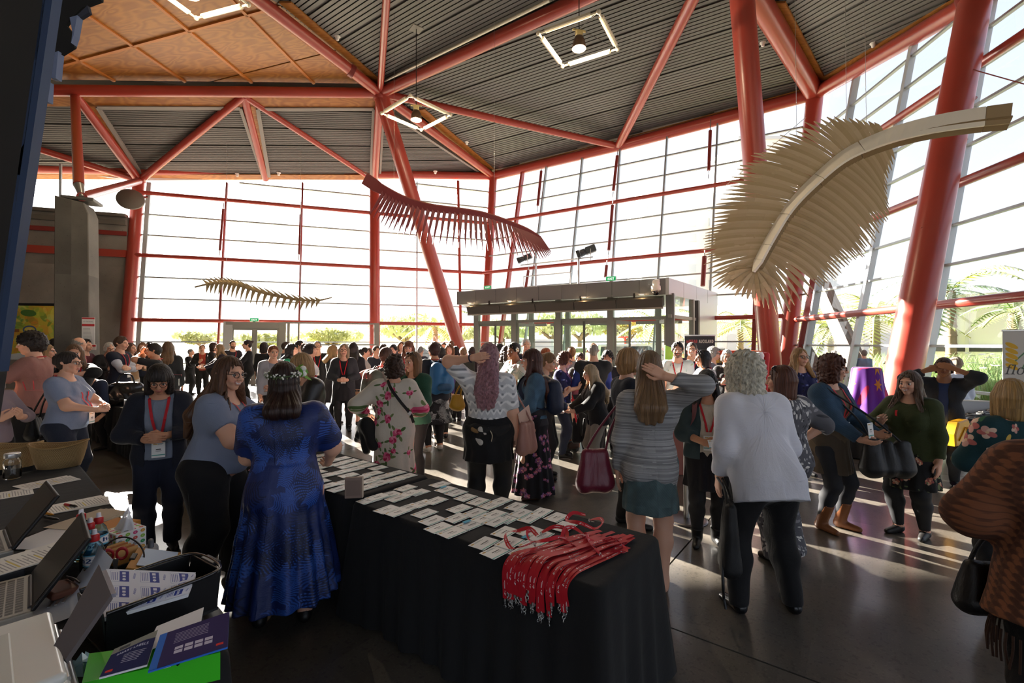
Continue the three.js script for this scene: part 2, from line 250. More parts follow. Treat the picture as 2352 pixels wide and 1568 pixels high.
// plywood borders beside the beams
{
const g=structGroup('trim_3');const strip=(pl,list)=>{let n=pl.normal.clone();if(n.y>0)n.negate();part(g,'plywood_strip',slab(list.map((q)=>onPlane(q[0],q[1],pl).addScaledVector(n,0.035)),n,0.05,1),PLY);};
strip(FL,[[60,216],[865,218],[865,243],[60,240]]);strip(FL,[[186,222],[222,238],[328,404],[308,404]]);strip(FL,[[556,235],[590,238],[618,404],[604,406]]);strip(FL,[[857,238],[872,238],[866,408],[850,408]]);strip(FL,[[40,396],[860,399],[860,410],[40,408]]);
const F2=plane3(N1,N3,M1).translate(LIFT);strip(F2,[[870,395],[1118,395],[1130,406],[868,408]]);
strip(F3,[[955,250],[975,247],[1140,390],[1130,403]]);strip(F3,[[1135,391],[1420,318],[1422,335],[1136,406]]);strip(F3,[[1424,317],[1845,202],[1868,216],[1422,336]]);strip(F3,[[1758,0],[1772,0],[1850,190],[1840,205]]);
strip(F6,[[1780,0],[1806,0],[1895,172],[1876,206]]);strip(F6,[[1884,178],[2196,-10],[2226,-4],[1876,210]]);
strip(F4,[[640,0],[668,0],[872,178],[866,190]]);
}
// plywood ceiling: square panels separated by battens
{
const g=structGroup('ceiling','orange plywood ceiling of large square panels');let n=F5.normal.clone();if(n.y>0)n.negate();
const O=onPlane(305,105,F5),bx=onPlane(434,70,F5).sub(O),by=onPlane(430,190,F5).sub(onPlane(306,105,F5));const L=bx.length();
const e1=bx.clone().normalize(),e2=by.clone().normalize();
part(g,'ceiling_lining',slab([L1,N1,far(N1,T1,2),far(N1,T1,2).add(V(-12,0,0))].map((p)=>lf(p).addScaledVector(n,-0.12)),n,0.06),M(0x6a4020,0.8));
const wx=2.05,wy=2.35,edge1=new THREE.Plane().setFromCoplanarPoints(N1,T1,N1.clone().add(UP)),edge2=new THREE.Plane().setFromCoplanarPoints(L1,N1,N1.clone().add(UP));
const inT=V().addVectors(L1,T1).multiplyScalar(0.5),s1=Math.sign(edge1.distanceToPoint(inT)),s2=Math.sign(edge2.distanceToPoint(T1));
const clip=(poly,pl,s)=>{const o=[];for(let i=0;i<poly.length;i++){const a=poly[i],b=poly[(i + 1)%poly.length],da=s*pl.distanceToPoint(a),db=s*pl.distanceToPoint(b);if(da>=0)o.push(a);if(da*db<0)o.push(a.clone().lerp(b,da /(da - db)));}return o;};
for(let i=-6;i<=5;i++)for(let j=-5;j<=4;j++){
const c=(a,b)=>O.clone().addScaledVector(e1,(i + a)*wx).addScaledVector(e2,(j + b)*wy);let poly=clip(clip([c(0.012,0.012),c(0.988,0.012),c(0.988,0.988),c(0.012,0.988)],edge1,s1),edge2,s2);
if(poly.length<3||poly[0].z>-7||Math.abs(poly[0].x)>30)continue;const k=(i*7 + j*3 + 100)%3;
part(g,'ceiling_panel',slab(poly.map((p)=>p.clone().addScaledVector(n,-0.04 - 0.004*k)),n,0.03,1),PLY);
const bt=(a,b)=>{const q=clip(clip([a,b,b.clone().addScaledVector(n,0.001)],edge1,s1),edge2,s2);if(q.length>=2&&q[0].distanceTo(q[1])>0.1)part(g,'batten',bar(q[0],q[1],0.09,0.09,n),BATTEN);};
bt(c(0,0),c(0,1));if((j + 20)%2===0)bt(c(0,0),c(1,0));
}
}
// ---- roof slab above, closing walls behind the camera, upstands above the glass
{
const DK=M(0xa39f98,0.9);
const ov=(w,u,y,o)=>uh(w,u,y,o).setY(13.9),nl=uh(W1,-9,9,1.2).setY(13.9),n3o=N3.clone().addScaledVector(W1.n,1.2).addScaledVector(W2.n,1.2).setY(13.9),n5o=N5.clone().addScaledVector(W2.n,2.2).addScaledVector(W3.n,2).setY(13.9);
struct('roof',slab([V(14.5,13.9,8),V(-25,13.9,8),V(-25,13.9,nl.z),nl,n3o,n5o,V(14.5,13.9,-8)],V(0,-1,0),0.5),M(0xd8d6d0,0.8));
struct('trim',slab([N3,N5,N5.clone().addScaledVector(W2.n,1.1).add(V(0,0.35,0)),N3.clone().addScaledVector(W2.n,1.1).add(V(0,0.35,0))],V(0,-1,0),0.15),M(0xdcdde0,0.8));
struct('wall_back',[box(19.5,14,0.4,-14.4,6.9,7.2),box(17,7.4,0.4,3.8,10.2,7.2)],DK);{const g=structGroup('window_5','glazed wall behind the camera');for(let i=0;i<5;i++){part(g,'pane',quadGeo(V(-4.6 + i*3,0,7.2),V(-1.6 + i*3,0,7.2),V(-1.6 + i*3,6.6,7.2),V(-4.6 + i*3,6.6,7.2)),GLASS);part(g,'mullion',bar(V(-4.6 + i*3,0,7.2),V(-4.6 + i*3,6.6,7.2),0.14,0.2,V(0,0,1)),GREYBAR);}for(const y of[2.7,5.4])part(g,'transom',bar(V(-4.6,y,7.2),V(10.4,y,7.2),0.16,0.1),GREYBAR);}struct('wall_left',box(0.4,14,24.4,-23.4,6.9,-4.9),DK);
const up=(a,b,w)=>struct('trim',slab([a.clone().addScaledVector(w.n,0.15),b.clone().addScaledVector(w.n,0.15),b.clone().addScaledVector(w.n,0.15).setY(13.9),a.clone().addScaledVector(w.n,0.15).setY(13.9)],w.n,0.12),M(0xcfcdc8,0.8));
const lft=uh(W1,-8,top1(-8)+ 0,0);lft.y=9;up(lft,N2,W1);up(N2,N3,W1);up(N3,N4,W2);up(N4,N5,W2);up(N5,N5.clone().lerp(N6,3.7),W3);
struct('ceiling',slab([V(-24,12.6,8),V(12,12.6,8),V(12,12.6,-8.2),V(-24,12.6,-8.2)],V(0,-1,0),0.12),M(0x8f8b85,0.8));
struct('trim',box(36,2.2,0.12,-6,12.9,-8.2),CEILB);
}
// ---- concrete wall and pillar on the left
{
const uL=pxUH(W1,300,600)[0],hT=7.15,a=uh(W1,uL - 9,0,0.6),b=uh(W1,uL - 0.1,0,0.6),w=structGroup('wall_concrete','grey concrete wall left of the glass');
const n=W1.n;part(w,'wall_panel',slab([a,b,b.clone().setY(hT),a.clone().setY(hT)],n,0.25),CONCD);
part(w,'cap_beam',bar(a.clone().setY(hT).addScaledVector(n,-0.05),b.clone().setY(hT).addScaledVector(n,-0.05),0.35,0.12),DARKMETAL);part(w,'wall_rail',bar(a.clone().setY(6.4).addScaledVector(n,-0.06),b.clone().setY(6.4).addScaledVector(n,-0.06),0.08,0.18),REDD);part(w,'wall_rail',bar(a.clone().setY(5.55).addScaledVector(n,-0.08),b.clone().setY(5.55).addScaledVector(n,-0.08),0.12,0.3),RED);
part(w,'wall_flashing',bar(a.clone().setY(6.85).addScaledVector(n,-0.08),b.clone().setY(6.85).addScaledVector(n,-0.08),0.12,0.2),DARKMETAL);
const cg=structGroup('window_4','clerestory glass above the concrete wall');const wu=W1.u,L=a.distanceTo(b);
for(let i=0;i<4;i++){const p=a.clone().addScaledVector(wu,L*i / 4),q=a.clone().addScaledVector(wu,L*(i + 1)/ 4);part(cg,'pane',quadGeo(p.clone().setY(hT),q.clone().setY(hT),q.clone().setY(9.1),p.clone().setY(9.1)),GLASS);if(i)part(cg,'mullion',bar(p.clone().setY(hT),p.clone().setY(9.1),0.06,0.1,n),GREYBAR);}
const pa=P(157,790,13.8).setY(0),pb=P(208,790,13.5).setY(0),pil=structGroup('pillar','free standing grey concrete pillar with notices');
const ww=0.72,g=extrude([[-0.28,0],[0.34,0],[0.28,4.75],[0.2,4.98],[-0.28,5.08]],0.56,V(0,0,0),null,0.015);xf(g,P(188,790,11).setY(0),EU(0,0.42,0));part(pil,'pillar_shaft',g,CONC);part(pil,'pillar_cap',xf(rbox(0.58,0.07,0.58,0.02),P(188,790,10.8).setY(5.1),EU(0,0.42,0)),DARKMETAL);
}
// ================================================================ ENTRANCE LOBBY, DOORS, FITTINGS
const FASC=M(0x77787c,0.42,{metalness:0.25}),FASCP=M(0xc3c8cc,0.35,{metalness:0.3}),FRAME=M(0x8e908c,0.42,{metalness:0.3}),GLASSG=M(0xf2fff8,0,{transmission:1,thickness:0,ior:1.5});
const exitT=canvas(256,112,(g,w,h)=>{g.fillStyle='#0c9a58';g.fillRect(0,0,w,h);g.fillStyle='#fff';g.font='bold 84px sans-serif';g.textAlign='center';g.textBaseline='middle';g.fillText('EXIT',w / 2,h / 2 + 4,w*0.8);});
function exitSign(p,turn,w,label){
const o=thing('exit_sign',label,'exit sign',p,turn),h=w*0.44;part(o,'case',rbox(w,h,0.08,0.012,0,h / 2,0),M(0xdfe4e2,0.4));
const f=new THREE.PlaneGeometry(w*0.94,h*0.9);part(o,'face',xf(f,V(0,h / 2,0.043)),M(0xffffff,0.4,{map:exitT,emissive:0xffffff,emissiveMap:exitT,emissiveIntensity:0.5}));part(o,'bracket',box(w*0.3,0.05,0.05,0,-0.02,0),M(0xb0b0ae,0.5));
}
{
const hb=3.28,hf=0.5,FR=P(1535,790,14.15),FLt=P(1050,790,17.9);
const a=FLt.clone().setY(0),b=FR.clone().setY(0),u=b.clone().sub(a).normalize(),L=a.distanceTo(b),n=V(-u.z,0,u.x);if(n.z<0)n.negate();
const back=V(8.15,0,-18.35),e=back.clone().sub(b),le=e.length(),eu=e.clone().normalize(),at=(s,y,o=0)=>a.clone().addScaledVector(u,s).addScaledVector(n,o).setY(y),bt=(s,y,o=0)=>b.clone().addScaledVector(eu,s).setY(y);
const o=thing('entrance_lobby','grey framed glass entrance lobby box with flat fascia in front of window wall','lobby',a,Math.atan2(-u.z,u.x));o.updateMatrixWorld();const inv=o.matrixWorld.clone().invert();const pt=(nm,g,m)=>part(o,nm,merge(g).clone().applyMatrix4(inv),m);
// fascia panels
const NP=9;for(let i=0;i<NP;i++){const s0=L*i / NP + 0.006,s1=L*(i + 1)/ NP - 0.006;pt('fascia_panel',bar(at(s0,hb + hf / 2),at(s1,hb + hf / 2),0.06,hf,UP),FASC);}
for(let i=0;i<4;i++)pt('fascia_panel',bar(bt(le*i / 4 + 0.01,hb + hf / 2),bt(le*(i + 1)/ 4 - 0.01,hb + hf / 2),0.06,hf,UP),FASCP);
pt('roof_deck',slab([at(0,hb + 0.42),at(L,hb + 0.42),bt(le,hb + 0.42),V(-1.2,hb + 0.42,-22.6)],V(0,1,0),0.06),FASC);pt('soffit',slab([at(0.05,hb + 0.06),at(L - 0.05,hb + 0.06),bt(le,hb + 0.06),V(-1.1,hb + 0.06,-22.4)],V(0,-1,0),0.05),M(0xc9cac6,0.6));
pt('corner_cap',bar(at(L - 0.02,hb - 0.01),at(L - 0.02,hb + hf + 0.01),0.1,0.1,n),FASCP);
// posts from pixel columns
const sPix=(px)=>{const r=ray(px,790).setY(0);const d=V(a.x,0,a.z);const det=r.x*-u.z - -u.x*r.z;return(r.x*d.z - r.z*d.x)/(r.z*u.x - r.x*u.z)*1;};
const posts=[1086,1173,1276,1397,1536];const ss=posts.map(sPix);ss.forEach((s,i)=>pt('post',bar(at(s,0,-0.3),at(s,hb + 0.05,-0.3),i===4?0.24:0.2,0.18,n),i===4?FASC:FRAME));
for(let i=0;i<4;i++){
const s0=ss[i]+ 0.1,s1=ss[i + 1]- 0.1,hd=2.58;pt('door_head',bar(at(s0,hd,-0.3),at(s1,hd,-0.3),0.12,0.1,UP),FRAME);pt('fanlight',quadGeo(at(s0,hd + 0.05,-0.3),at(s1,hd + 0.05,-0.3),at(s1,hb,-0.3),at(s0,hb,-0.3)),GLASSG);
pt('sill',bar(at(s0,0.03,-0.3),at(s1,0.03,-0.3),0.12,0.06,UP),FRAME);
// two leaves, with frame bars
const leaf=(p,q,oo,oq)=>{const A=at(p,0.06,oo),B=at(q,0.06,oq),up=(v,y)=>v.clone().setY(y);pt('door_leaf',[bar(A,up(A,hd - 0.05),0.07,0.05,n),bar(B,up(B,hd - 0.05),0.07,0.05,n),bar(up(A,hd - 0.1),up(B,hd - 0.1),0.05,0.1,UP),bar(up(A,0.14),up(B,0.14),0.05,0.16,UP)],FRAME);pt('door_glass',quadGeo(A,B,up(B,hd - 0.1),up(A,hd - 0.1)),GLASSG);};
const md=(s0 + s1)/ 2;if(i%2===0){leaf(s0,md,-0.3,-0.3);leaf(md,s1,-0.3,-0.3);}else{leaf(s0 + 0.05,s0 + 0.35,-0.3,-1.0);leaf(s1 - 0.05,s1 - 0.35,-0.3,-1.0);}
// outer door line
pt('outer_post',bar(at(md,0,-3.4),at(md,hb,-3.4),0.2,0.14,n),FRAME);pt('outer_head',bar(at(s0,hd,-3.4),at(s1,hd,-3.4),0.1,0.12,UP),FRAME);pt('outer_glass',quadGeo(at(s0,0.1,-3.4),at(md - 0.1,0.1,-3.4),at(md - 0.1,hd,-3.4),at(s0,hd,-3.4)),GLASSG);
}
// return side: post, head, glass
pt('post',bar(bt(le*0.5,0),bt(le*0.5,hb),0.24,0.18,eu),M(0x55565a,0.4,{metalness:0.3}));pt('post',bar(bt(le*0.42,0),bt(le*0.42,hb),0.16,0.12,eu),FRAME);pt('door_head',bar(bt(0.1,2.62),bt(le*0.5,2.62),0.1,0.1,UP),FRAME);pt('side_glass',quadGeo(bt(0.1,0.1),bt(le*0.42,0.1),bt(le*0.42,hb),bt(0.1,hb)),GLASSG);
pt('side_panel',slab([bt(le*0.55,0),bt(le*0.97,0),bt(le*0.97,hb),bt(le*0.55,hb)],eu.clone().cross(UP),0.05),FASCP);
// long warm-air curtain under the fascia
const h=thing('air_curtain','long dark grey air heater unit under the lobby fascia','heater',at(0.9,hb - 0.5,0.1));h.updateMatrixWorld();const hi=h.matrixWorld.clone().invert(),hp=(nm,g,m)=>part(h,nm,g.clone().applyMatrix4(hi),m);
const s0=ss[0]- 0.15,s1=ss[4]- 0.15;for(let i=0;i<5;i++)hp('heater_unit',bar(at(lerp(s0,s1,i / 5)+ 0.01,hb - 0.22,0.02),at(lerp(s0,s1,(i + 1)/ 5)- 0.01,hb - 0.22,0.02),0.34,0.3,UP.clone().addScaledVector(n,0.35).normalize()),M(0x4b4642,0.4,{metalness:0.3}));hp('lip',bar(at(s0,hb - 0.42,0.1),at(s1,hb - 0.42,0.1),0.1,0.05,UP),M(0x8a8681,0.5));for(let i=0;i<4;i++)hp('hanger',bar(at(lerp(s0,s1,(i + 0.5)/ 4),hb - 0.15,0.02),at(lerp(s0,s1,(i + 0.5)/ 4),hb + 0.08,0.02),0.05,0.05,n),BLACKP);
// downlights in the soffit
[1085,1176,1345,1477].forEach((px,i)=>{const p=at(sPix(px),hb + 0.012,0.18),ll=thing('downlight',['leftmost small round downlight under the lobby fascia','second small round downlight from the left under the lobby fascia','third small round downlight from the left under the lobby fascia','rightmost small round downlight under the lobby fascia'][i],'downlight',p);part(ll,'rim',lathe([[0.075,0.03],[0.1,0.03],[0.1,0],[0.075,-0.01]],16),WHITEP);part(ll,'lamp',xf(new THREE.CylinderGeometry(0.07,0.07,0.012,16),V(0,0.004,0)),M(0xffe9c4,0.4,{emissive:0xffdca8,emissiveIntensity:3}));const l=new THREE.PointLight(0xffd9a0,0.22,0);l.position.set(0,-0.06,0);l.castShadow=true;l.name='lamp_light';ll.add(l);});
// exit signs, rig with two spotlights, dome camera
const ang=Math.atan2(n.x,n.z);exitSign(at(sPix(1121),hb + hf + 0.02,0),ang,0.3,'green exit sign at the left end of lobby roof');exitSign(at(sPix(1404),hb + hf + 0.02,0),ang,0.34,'green exit sign on lobby roof edge near the dome camera');
const cm=thing('dome_camera','white dome security camera on the lobby fascia corner','camera',at(sPix(1510),hb + 0.02,0.22),ang);part(cm,'arm',[rbox(0.16,0.3,0.05,0.02,0,0.3,-0.16),cyl(V(0,0.38,-0.16),V(0,0.38,0),0.035)],WHITEP);part(cm,'housing',lathe([[0,0.42],[0.09,0.41],[0.12,0.33],[0.11,0.25],[0.14,0.22],[0.15,0.12],[0.13,0.07],[0,0.07]],20),WHITEP);part(cm,'dome',lathe([[0,-0.06],[0.06,-0.045],[0.1,0],[0.11,0.07]],20),M(0x1b1b20,0.08,{clearcoat:1}));
const rig=thing('pipe_rig','silver pipe lighting rig standing on the lobby roof','rig',at(1.5,hb + hf,-0.5));rig.updateMatrixWorld();const ri=rig.matrixWorld.clone().invert(),rp=(nm,g,m)=>part(rig,nm,merge(g).clone().applyMatrix4(ri),m);const Q=(px,py,o)=>{const pl=new THREE.Plane().setFromNormalAndCoplanarPoint(n,at(0,0,o));return onPlane(px,py,pl);};
const roofY=hb + 0.45;rp('upright',cyl(Q(1231,604,-0.8),Q(1231,604,-0.8).setY(roofY),0.035),STEEL);rp('upright',cyl(Q(1329,592,-0.8),Q(1329,592,-0.8).setY(roofY),0.04),STEEL);rp('cross_pipe',cyl(Q(1196,609,-0.8),Q(1362,590,-0.8),0.024),STEEL);rp('upright',cyl(Q(1203,634,-0.8),Q(1203,634,-0.8).setY(roofY),0.02),STEEL);rp('upright',cyl(Q(1310,625,-0.8),Q(1310,625,-0.8).setY(roofY),0.02),STEEL);rp('cross_pipe',cyl(Q(1203,635,-0.8),Q(1312,625,-0.8),0.02),STEEL);
for(const px of[1215,1318]){const c=Q(px,650,-0.9).setY(roofY);rp('ballast',[rbox(0.7,0.16,0.3,0.02,c.x + 0.3,roofY + 0.1,c.z)],M(0xcfcfca,0.5));}
[[1212,590,-0.8,'black theatre spotlight on the left end of pipe rig'],[1356,573,-0.8,'black theatre spotlight on the right end of pipe rig']].forEach(([px,py,oo,lb],i)=>{const p=Q(px,py,oo),k=i?1.25:1;const s=thing('spotlight',lb,'spotlight',p,ang - 1.2);part(s,'body',xf(merge([rbox(0.2*k,0.2*k,0.3*k,0.03),xf(lathe([[0,-0.1],[0.09*k,-0.1],[0.11*k,0.1],[0,0.1]],16),V(0,0,0.22*k),EU(Math.PI / 2,0,0))]),null,EU(0.35,0,0)),M(0x31383f,0.4));part(s,'barn_door',xf(rbox(0.22*k,0.2*k,0.1*k,0.02),V(0,-0.13*k,0.34*k),EU(0.35,0,0)),M(0x22272c,0.5));part(s,'yoke',[cyl(V(0,-0.05,0),V(0,-0.3*k,0),0.016),tube([V(-0.13*k,0,0),V(-0.13*k,-0.17*k,0),V(0.13*k,-0.17*k,0),V(0.13*k,0,0)],0.012,16)],STEEL);});
}
// ---- double doors in the far left glass wall
{
const o=0.9,q=(px,h)=>{const[u]=pxUH(W1,px,790);return uh(W1,u,h,-o);};
const d=thing('double_door','grey framed glass double doors under far left exit sign','door',q(598,0));d.updateMatrixWorld();const inv=d.matrixWorld.clone().invert(),pt=(nm,g,m)=>part(d,nm,merge(g).clone().applyMatrix4(inv),m);
const ht=2.7,hd=2.45;pt('post',bar(q(535,0),q(535,ht),0.34,0.2,W1.n),FASCP);pt('post',bar(q(655,0),q(655,ht),0.26,0.2,W1.n),FRAME);pt('header',bar(q(530,ht - 0.13),q(660,ht - 0.13),0.2,0.26,UP),FRAME);pt('mullion',bar(q(593,0),q(593,hd),0.16,0.1,W1.n),FRAME);
for(const[a,b]of[[545,590],[597,645]]){pt('door_leaf',[bar(q(a,0.02),q(a,hd),0.08,0.06,W1.n),bar(q(b,0.02),q(b,hd),0.08,0.06,W1.n),bar(q(a,0.12),q(b,0.12),0.06,0.2,UP),bar(q(a,hd - 0.05),q(b,hd - 0.05),0.06,0.1,UP)],FRAME);pt('door_glass',quadGeo(q(a,0.1),q(b,0.1),q(b,hd),q(a,hd)),GLASS);}
const s=thing('glass_screen','low grey framed glass windbreak screen between far doors and red post','screen',q(760,0));s.updateMatrixWorld();const iv=s.matrixWorld.clone().invert(),sp=(nm,g,m)=>part(s,nm,merge(g).clone().applyMatrix4(iv),m);
sp('post',bar(q(668,0),q(668,ht),0.1,0.12,W1.n),FRAME);sp('post',bar(q(863,0),q(863,ht + 0.02),0.24,0.2,W1.n),FRAME);sp('post',bar(q(690,0),q(690,ht),0.06,0.1,W1.n),FRAME);sp('top_rail',bar(q(655,ht),q(866,ht),0.1,0.06,UP),FRAME);sp('mid_rail',bar(q(662,1.72),q(862,1.72),0.08,0.06,UP),FRAME);sp('glass',quadGeo(q(690,0.05),q(858,0.05),q(858,ht),q(690,ht)),GLASS);
exitSign(q(592,ht + 0.03),0.3,0.34,'small green exit sign above the far left double doors');
}
// ---- pendant square tube lights with a bell lamp
function pendant(px,py,d,w,turn,label,rodTop,tilt=0){
const o=thing('pendant_light',label,'pendant light',P(px,py,d),turn),s=w / 2,TUBE=M(0xcfc6b2,0.45),GL=M(0xe8dcc0,0.4,{emissive:0xffe2b0,emissiveIntensity:0.45});
const cs=[V(s,0,0),V(0,0,s),V(-s,0,0),V(0,0,-s)];
for(let i=0;i<4;i++){const a=cs[i],b=cs[(i + 1)%4],p=a.clone().lerp(b,0.12),q=a.clone().lerp(b,0.88),f=part(o,'tube_fitting',[bar(p,q,0.11,0.05,UP)],TUBE);part(f,'tube',cyl(p.clone().lerp(q,0.03).setY(-0.035),p.clone().lerp(q,0.97).setY(-0.035),0.02,undefined,8),GL);part(o,'corner_joint',[ball(0.055,a),cyl(a,a.clone().lerp(b,0.14),0.025),cyl(a,a.clone().lerp(cs[(i + 3)%4],0.14),0.025)],TUBE);}
part(o,'bell_shade',lathe([[0.04,0.12],[0.1,0.1],[0.14,0],[0.17,-0.18],[0.165,-0.18],[0.13,0]],24),M(0x4a3a30,0.4,{metalness:0.3}));part(o,'gear_box',[rbox(0.16,0.12,0.12,0.02,0,0.2,0),rbox(0.34,0.05,0.05,0.015,0,0.26,0)],M(0xb8a878,0.4));part(o,'bulb',lathe([[0,-0.2],[0.09,-0.19],[0.155,-0.165],[0.14,-0.1]],20),M(0xfff6e6,0.4,{emissive:0xffeed6,emissiveIntensity:2}));
part(o,'suspension_rod',[cyl(V(0,0.25,0),V(0,rodTop,0),0.012,undefined,6)],BLACKP);part(o,'ceiling_plate',rbox(0.34,0.03,0.34,0.01,0,rodTop,0,EU(0,0.6,0)),DARKMETAL);part(o,'wire',cs.slice(0,2).map((c,i)=>cyl(c,V(0,0.3,0),0.006,undefined,5)),BLACKP);
const l=new THREE.PointLight(0xffe6c0,14);l.position.set(0,-0.26,0);l.castShadow=true;l.name='lamp_light';o.add(l);
}
pendant(1330,95,11,2.05,0.28,'square pendant light with bell lamp, right and largest of the ones wholly in view',2.3);
pendant(956,262,14,2.08,0.05,'square pendant light with bell lamp hanging in front of the steel node',2.6);
pendant(437,-30,9.6,2.1,0.5,'square pendant light cut off above the orange plywood ceiling',1.3);
// small sensors / sprinklers on the ceiling
[[775,82,F4],[1072,325,F3],[1752,96,F3],[2006,97,F6],[640,395,FL],[1000,392,FL],[545,398,FL]].forEach(([x,y,pl],i)=>{const o=thing('sprinkler',['small white sprinkler head beside the plywood ceiling edge','small white sprinkler head above the red frond sculpture','small white sprinkler head right of the thick raking column','small white sprinkler head in the top right ceiling border','small white sprinkler head on left eave, middle of the three','small white sprinkler head on the eave just right of red post','small white sprinkler head on left eave, left of the three'][i],'sprinkler',onPlane(x,y,pl).add(V(0,-0.09,0)));part(o,'head',lathe([[0,-0.07],[0.05,-0.06],[0.06,0.02],[0.1,0.05],[0.1,0.08],[0,0.08]],14),WHITEP);});
// round dark dish at the corner post
{const o=thing('round_speaker','dark round dish speaker at top of left red corner post','speaker',P(300,458,18.4));part(o,'dish',xf(lathe([[0,-0.12],[0.34,-0.1],[0.44,0],[0.42,0.08],[0.2,0.16],[0,0.18]],28),null,EU(1.35,0,-0.5),V(1.06,1,0.98)),M(0x6c675f,0.6));part(o,'arm',cyl(V(0.1,0.05,-0.05),V(0.45,0.2,-0.3),0.04),REDD);}
// two notices on the pillar
{
const nt=canvas(128,256,(g,w,h)=>{g.fillStyle='#eceae6';g.fillRect(0,0,w,h);g.fillStyle='#c8383a';g.fillRect(0,0,w,14);g.fillRect(0,58,w,20);g.fillStyle='#9a9a98';g.font='16px sans-serif';g.fillText('NO SMOKING',12,42);for(let i=0;i<12;i++)g.fillRect(12,96 + i*12,70 +(i*37)%34,3);});
const p=P(203,762,10.42),o=thing('notice','tall white notice with red bands on the pillar','notice',p,0.42);part(o,'sheet',rbox(0.23,0.66,0.012,0.004),WHITEP);part(o,'print',xf(new THREE.PlaneGeometry(0.22,0.65),V(0,0,0.0075)),M(0xffffff,0.6,{map:nt}));
const o2=thing('notice','small red and white notice low on the pillar','notice',P(206,797,10.42),0.42);part(o2,'sheet',rbox(0.23,0.13,0.012,0.004),WHITEP);part(o2,'red_band',box(0.22,0.04,0.004,0,0.03,0.008),M(0xc8262a,0.5));
}
// ================================================================ OUTSIDE
const leafMat=(c)=>M(c,0.85,{side:THREE.DoubleSide,transmission:0.5,thickness:0});
const BARK=M(0x7b6a58,0.9),ASPH=dataTex(256,(x,y)=>{const v=196 + 40*(fbm(x*16,y*16,4)- 0.5)+(n256(x*256,y*256)>0.8?-22:0);return[v,v*0.97,v*0.92];});
{
const wp=(w,px,py)=>{const[u]=pxUH(w,px,py);return uh(w,u,0,0.12);};const A=wp(W1,290,800),B=wp(W1,1107,780),C=wp(W2,1800,800),Dd=uh(W3,24.6,0,0.12);
const s=new THREE.Shape([[-400,-400],[400,-400],[400,120],[-400,120]].map((q)=>new THREE.Vector2(q[0],-q[1])));
s.holes.push(new THREE.Path([A.clone().addScaledVector(W1.u,-9),A,B,C,Dd,V(Dd.x,0,7.3),V(-23.5,0,7.3)].map((q)=>new THREE.Vector2(q.x,-q.z))));
const g=new THREE.ExtrudeGeometry(s,{depth:0.1,bevelEnabled:false});g.rotateX(-Math.PI / 2);g.translate(0,-0.11,0);struct('ground',g,M(0xd8cfbf,0.9,{map:rep(ASPH,0.4,0.4)}));
const grass=(name,pts,m,y=0)=>struct(name,slab(pts.map(([x,z])=>V(x,y,z)),V(0,1,0),0.04),m);
grass('ground_grass',[[-70,-60],[-6,-60],[10,-46],[-8,-40],[-70,-33]],M(0xb3b56c,0.95));grass('ground_bed',[[9.6,-21.5],[13,-25.5],[26,-19],[16,-16]],M(0x8d8a4e,0.95));grass('ground_bed',[[12.2,-13.2],[17,-13.6],[15,-6],[10.9,-5]],M(0x7d6a4a,0.95));grass('ground_bed',[[1.5,-30],[16,-28],[14,-25.5],[2.5,-27.5]],M(0xa3a45c,0.95));
// low hills beyond the field
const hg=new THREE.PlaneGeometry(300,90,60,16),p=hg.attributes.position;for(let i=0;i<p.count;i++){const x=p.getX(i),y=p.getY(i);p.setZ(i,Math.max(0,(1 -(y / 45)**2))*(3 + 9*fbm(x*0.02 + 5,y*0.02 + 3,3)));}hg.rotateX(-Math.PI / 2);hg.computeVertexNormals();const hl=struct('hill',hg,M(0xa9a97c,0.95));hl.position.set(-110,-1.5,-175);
}
function crown(seed,c,rx,ry,n,size,mat0){const r=rng(seed),pos=[],nor=[];for(let i=0;i<n;i++){const a=r()*6.283,t=Math.acos(2*r()- 1),k=0.55 + 0.45*Math.cbrt(r()),q=V(Math.sin(t)*Math.cos(a)*rx*k,Math.cos(t)*ry*k,Math.sin(t)*Math.sin(a)*rx*k).add(c),e=EU(r()*6,r()*6,r()*6),s=size*(0.6 + 0.8*r()),u=V(s,0,0).applyEuler(e),v=V(0,s*0.6,0).applyEuler(e),nn=u.clone().cross(v).normalize();const P4=[q.clone().add(u),q.clone().add(v),q.clone().sub(u),q.clone().sub(v)];for(const j of[0,1,2,0,2,3]){pos.push(P4[j].x,P4[j].y,P4[j].z);nor.push(nn.x,nn.y,nn.z);}}const g=new THREE.BufferGeometry();g.setAttribute('position',new THREE.Float32BufferAttribute(pos,3));g.setAttribute('normal',new THREE.Float32BufferAttribute(nor,3));g.setAttribute('uv',new THREE.Float32BufferAttribute(new Float32Array(pos.length / 3*2),2));return g;}
let ts=1;
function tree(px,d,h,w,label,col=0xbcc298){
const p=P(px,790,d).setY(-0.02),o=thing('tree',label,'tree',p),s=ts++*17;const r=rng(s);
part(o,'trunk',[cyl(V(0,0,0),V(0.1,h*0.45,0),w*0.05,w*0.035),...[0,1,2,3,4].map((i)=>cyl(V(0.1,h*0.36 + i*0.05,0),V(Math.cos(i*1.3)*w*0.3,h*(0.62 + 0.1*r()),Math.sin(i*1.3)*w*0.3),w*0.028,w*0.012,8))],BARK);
for(let i=0;i<5;i++)part(o,'foliage',crown(s + i,V(Math.cos(i*1.3)*w*0.26,h*(0.64 + 0.14*r()),Math.sin(i*1.3)*w*0.26),w*0.34,h*0.2,260,w*0.05),leafMat(i%2?col:0xc6caa2));
}
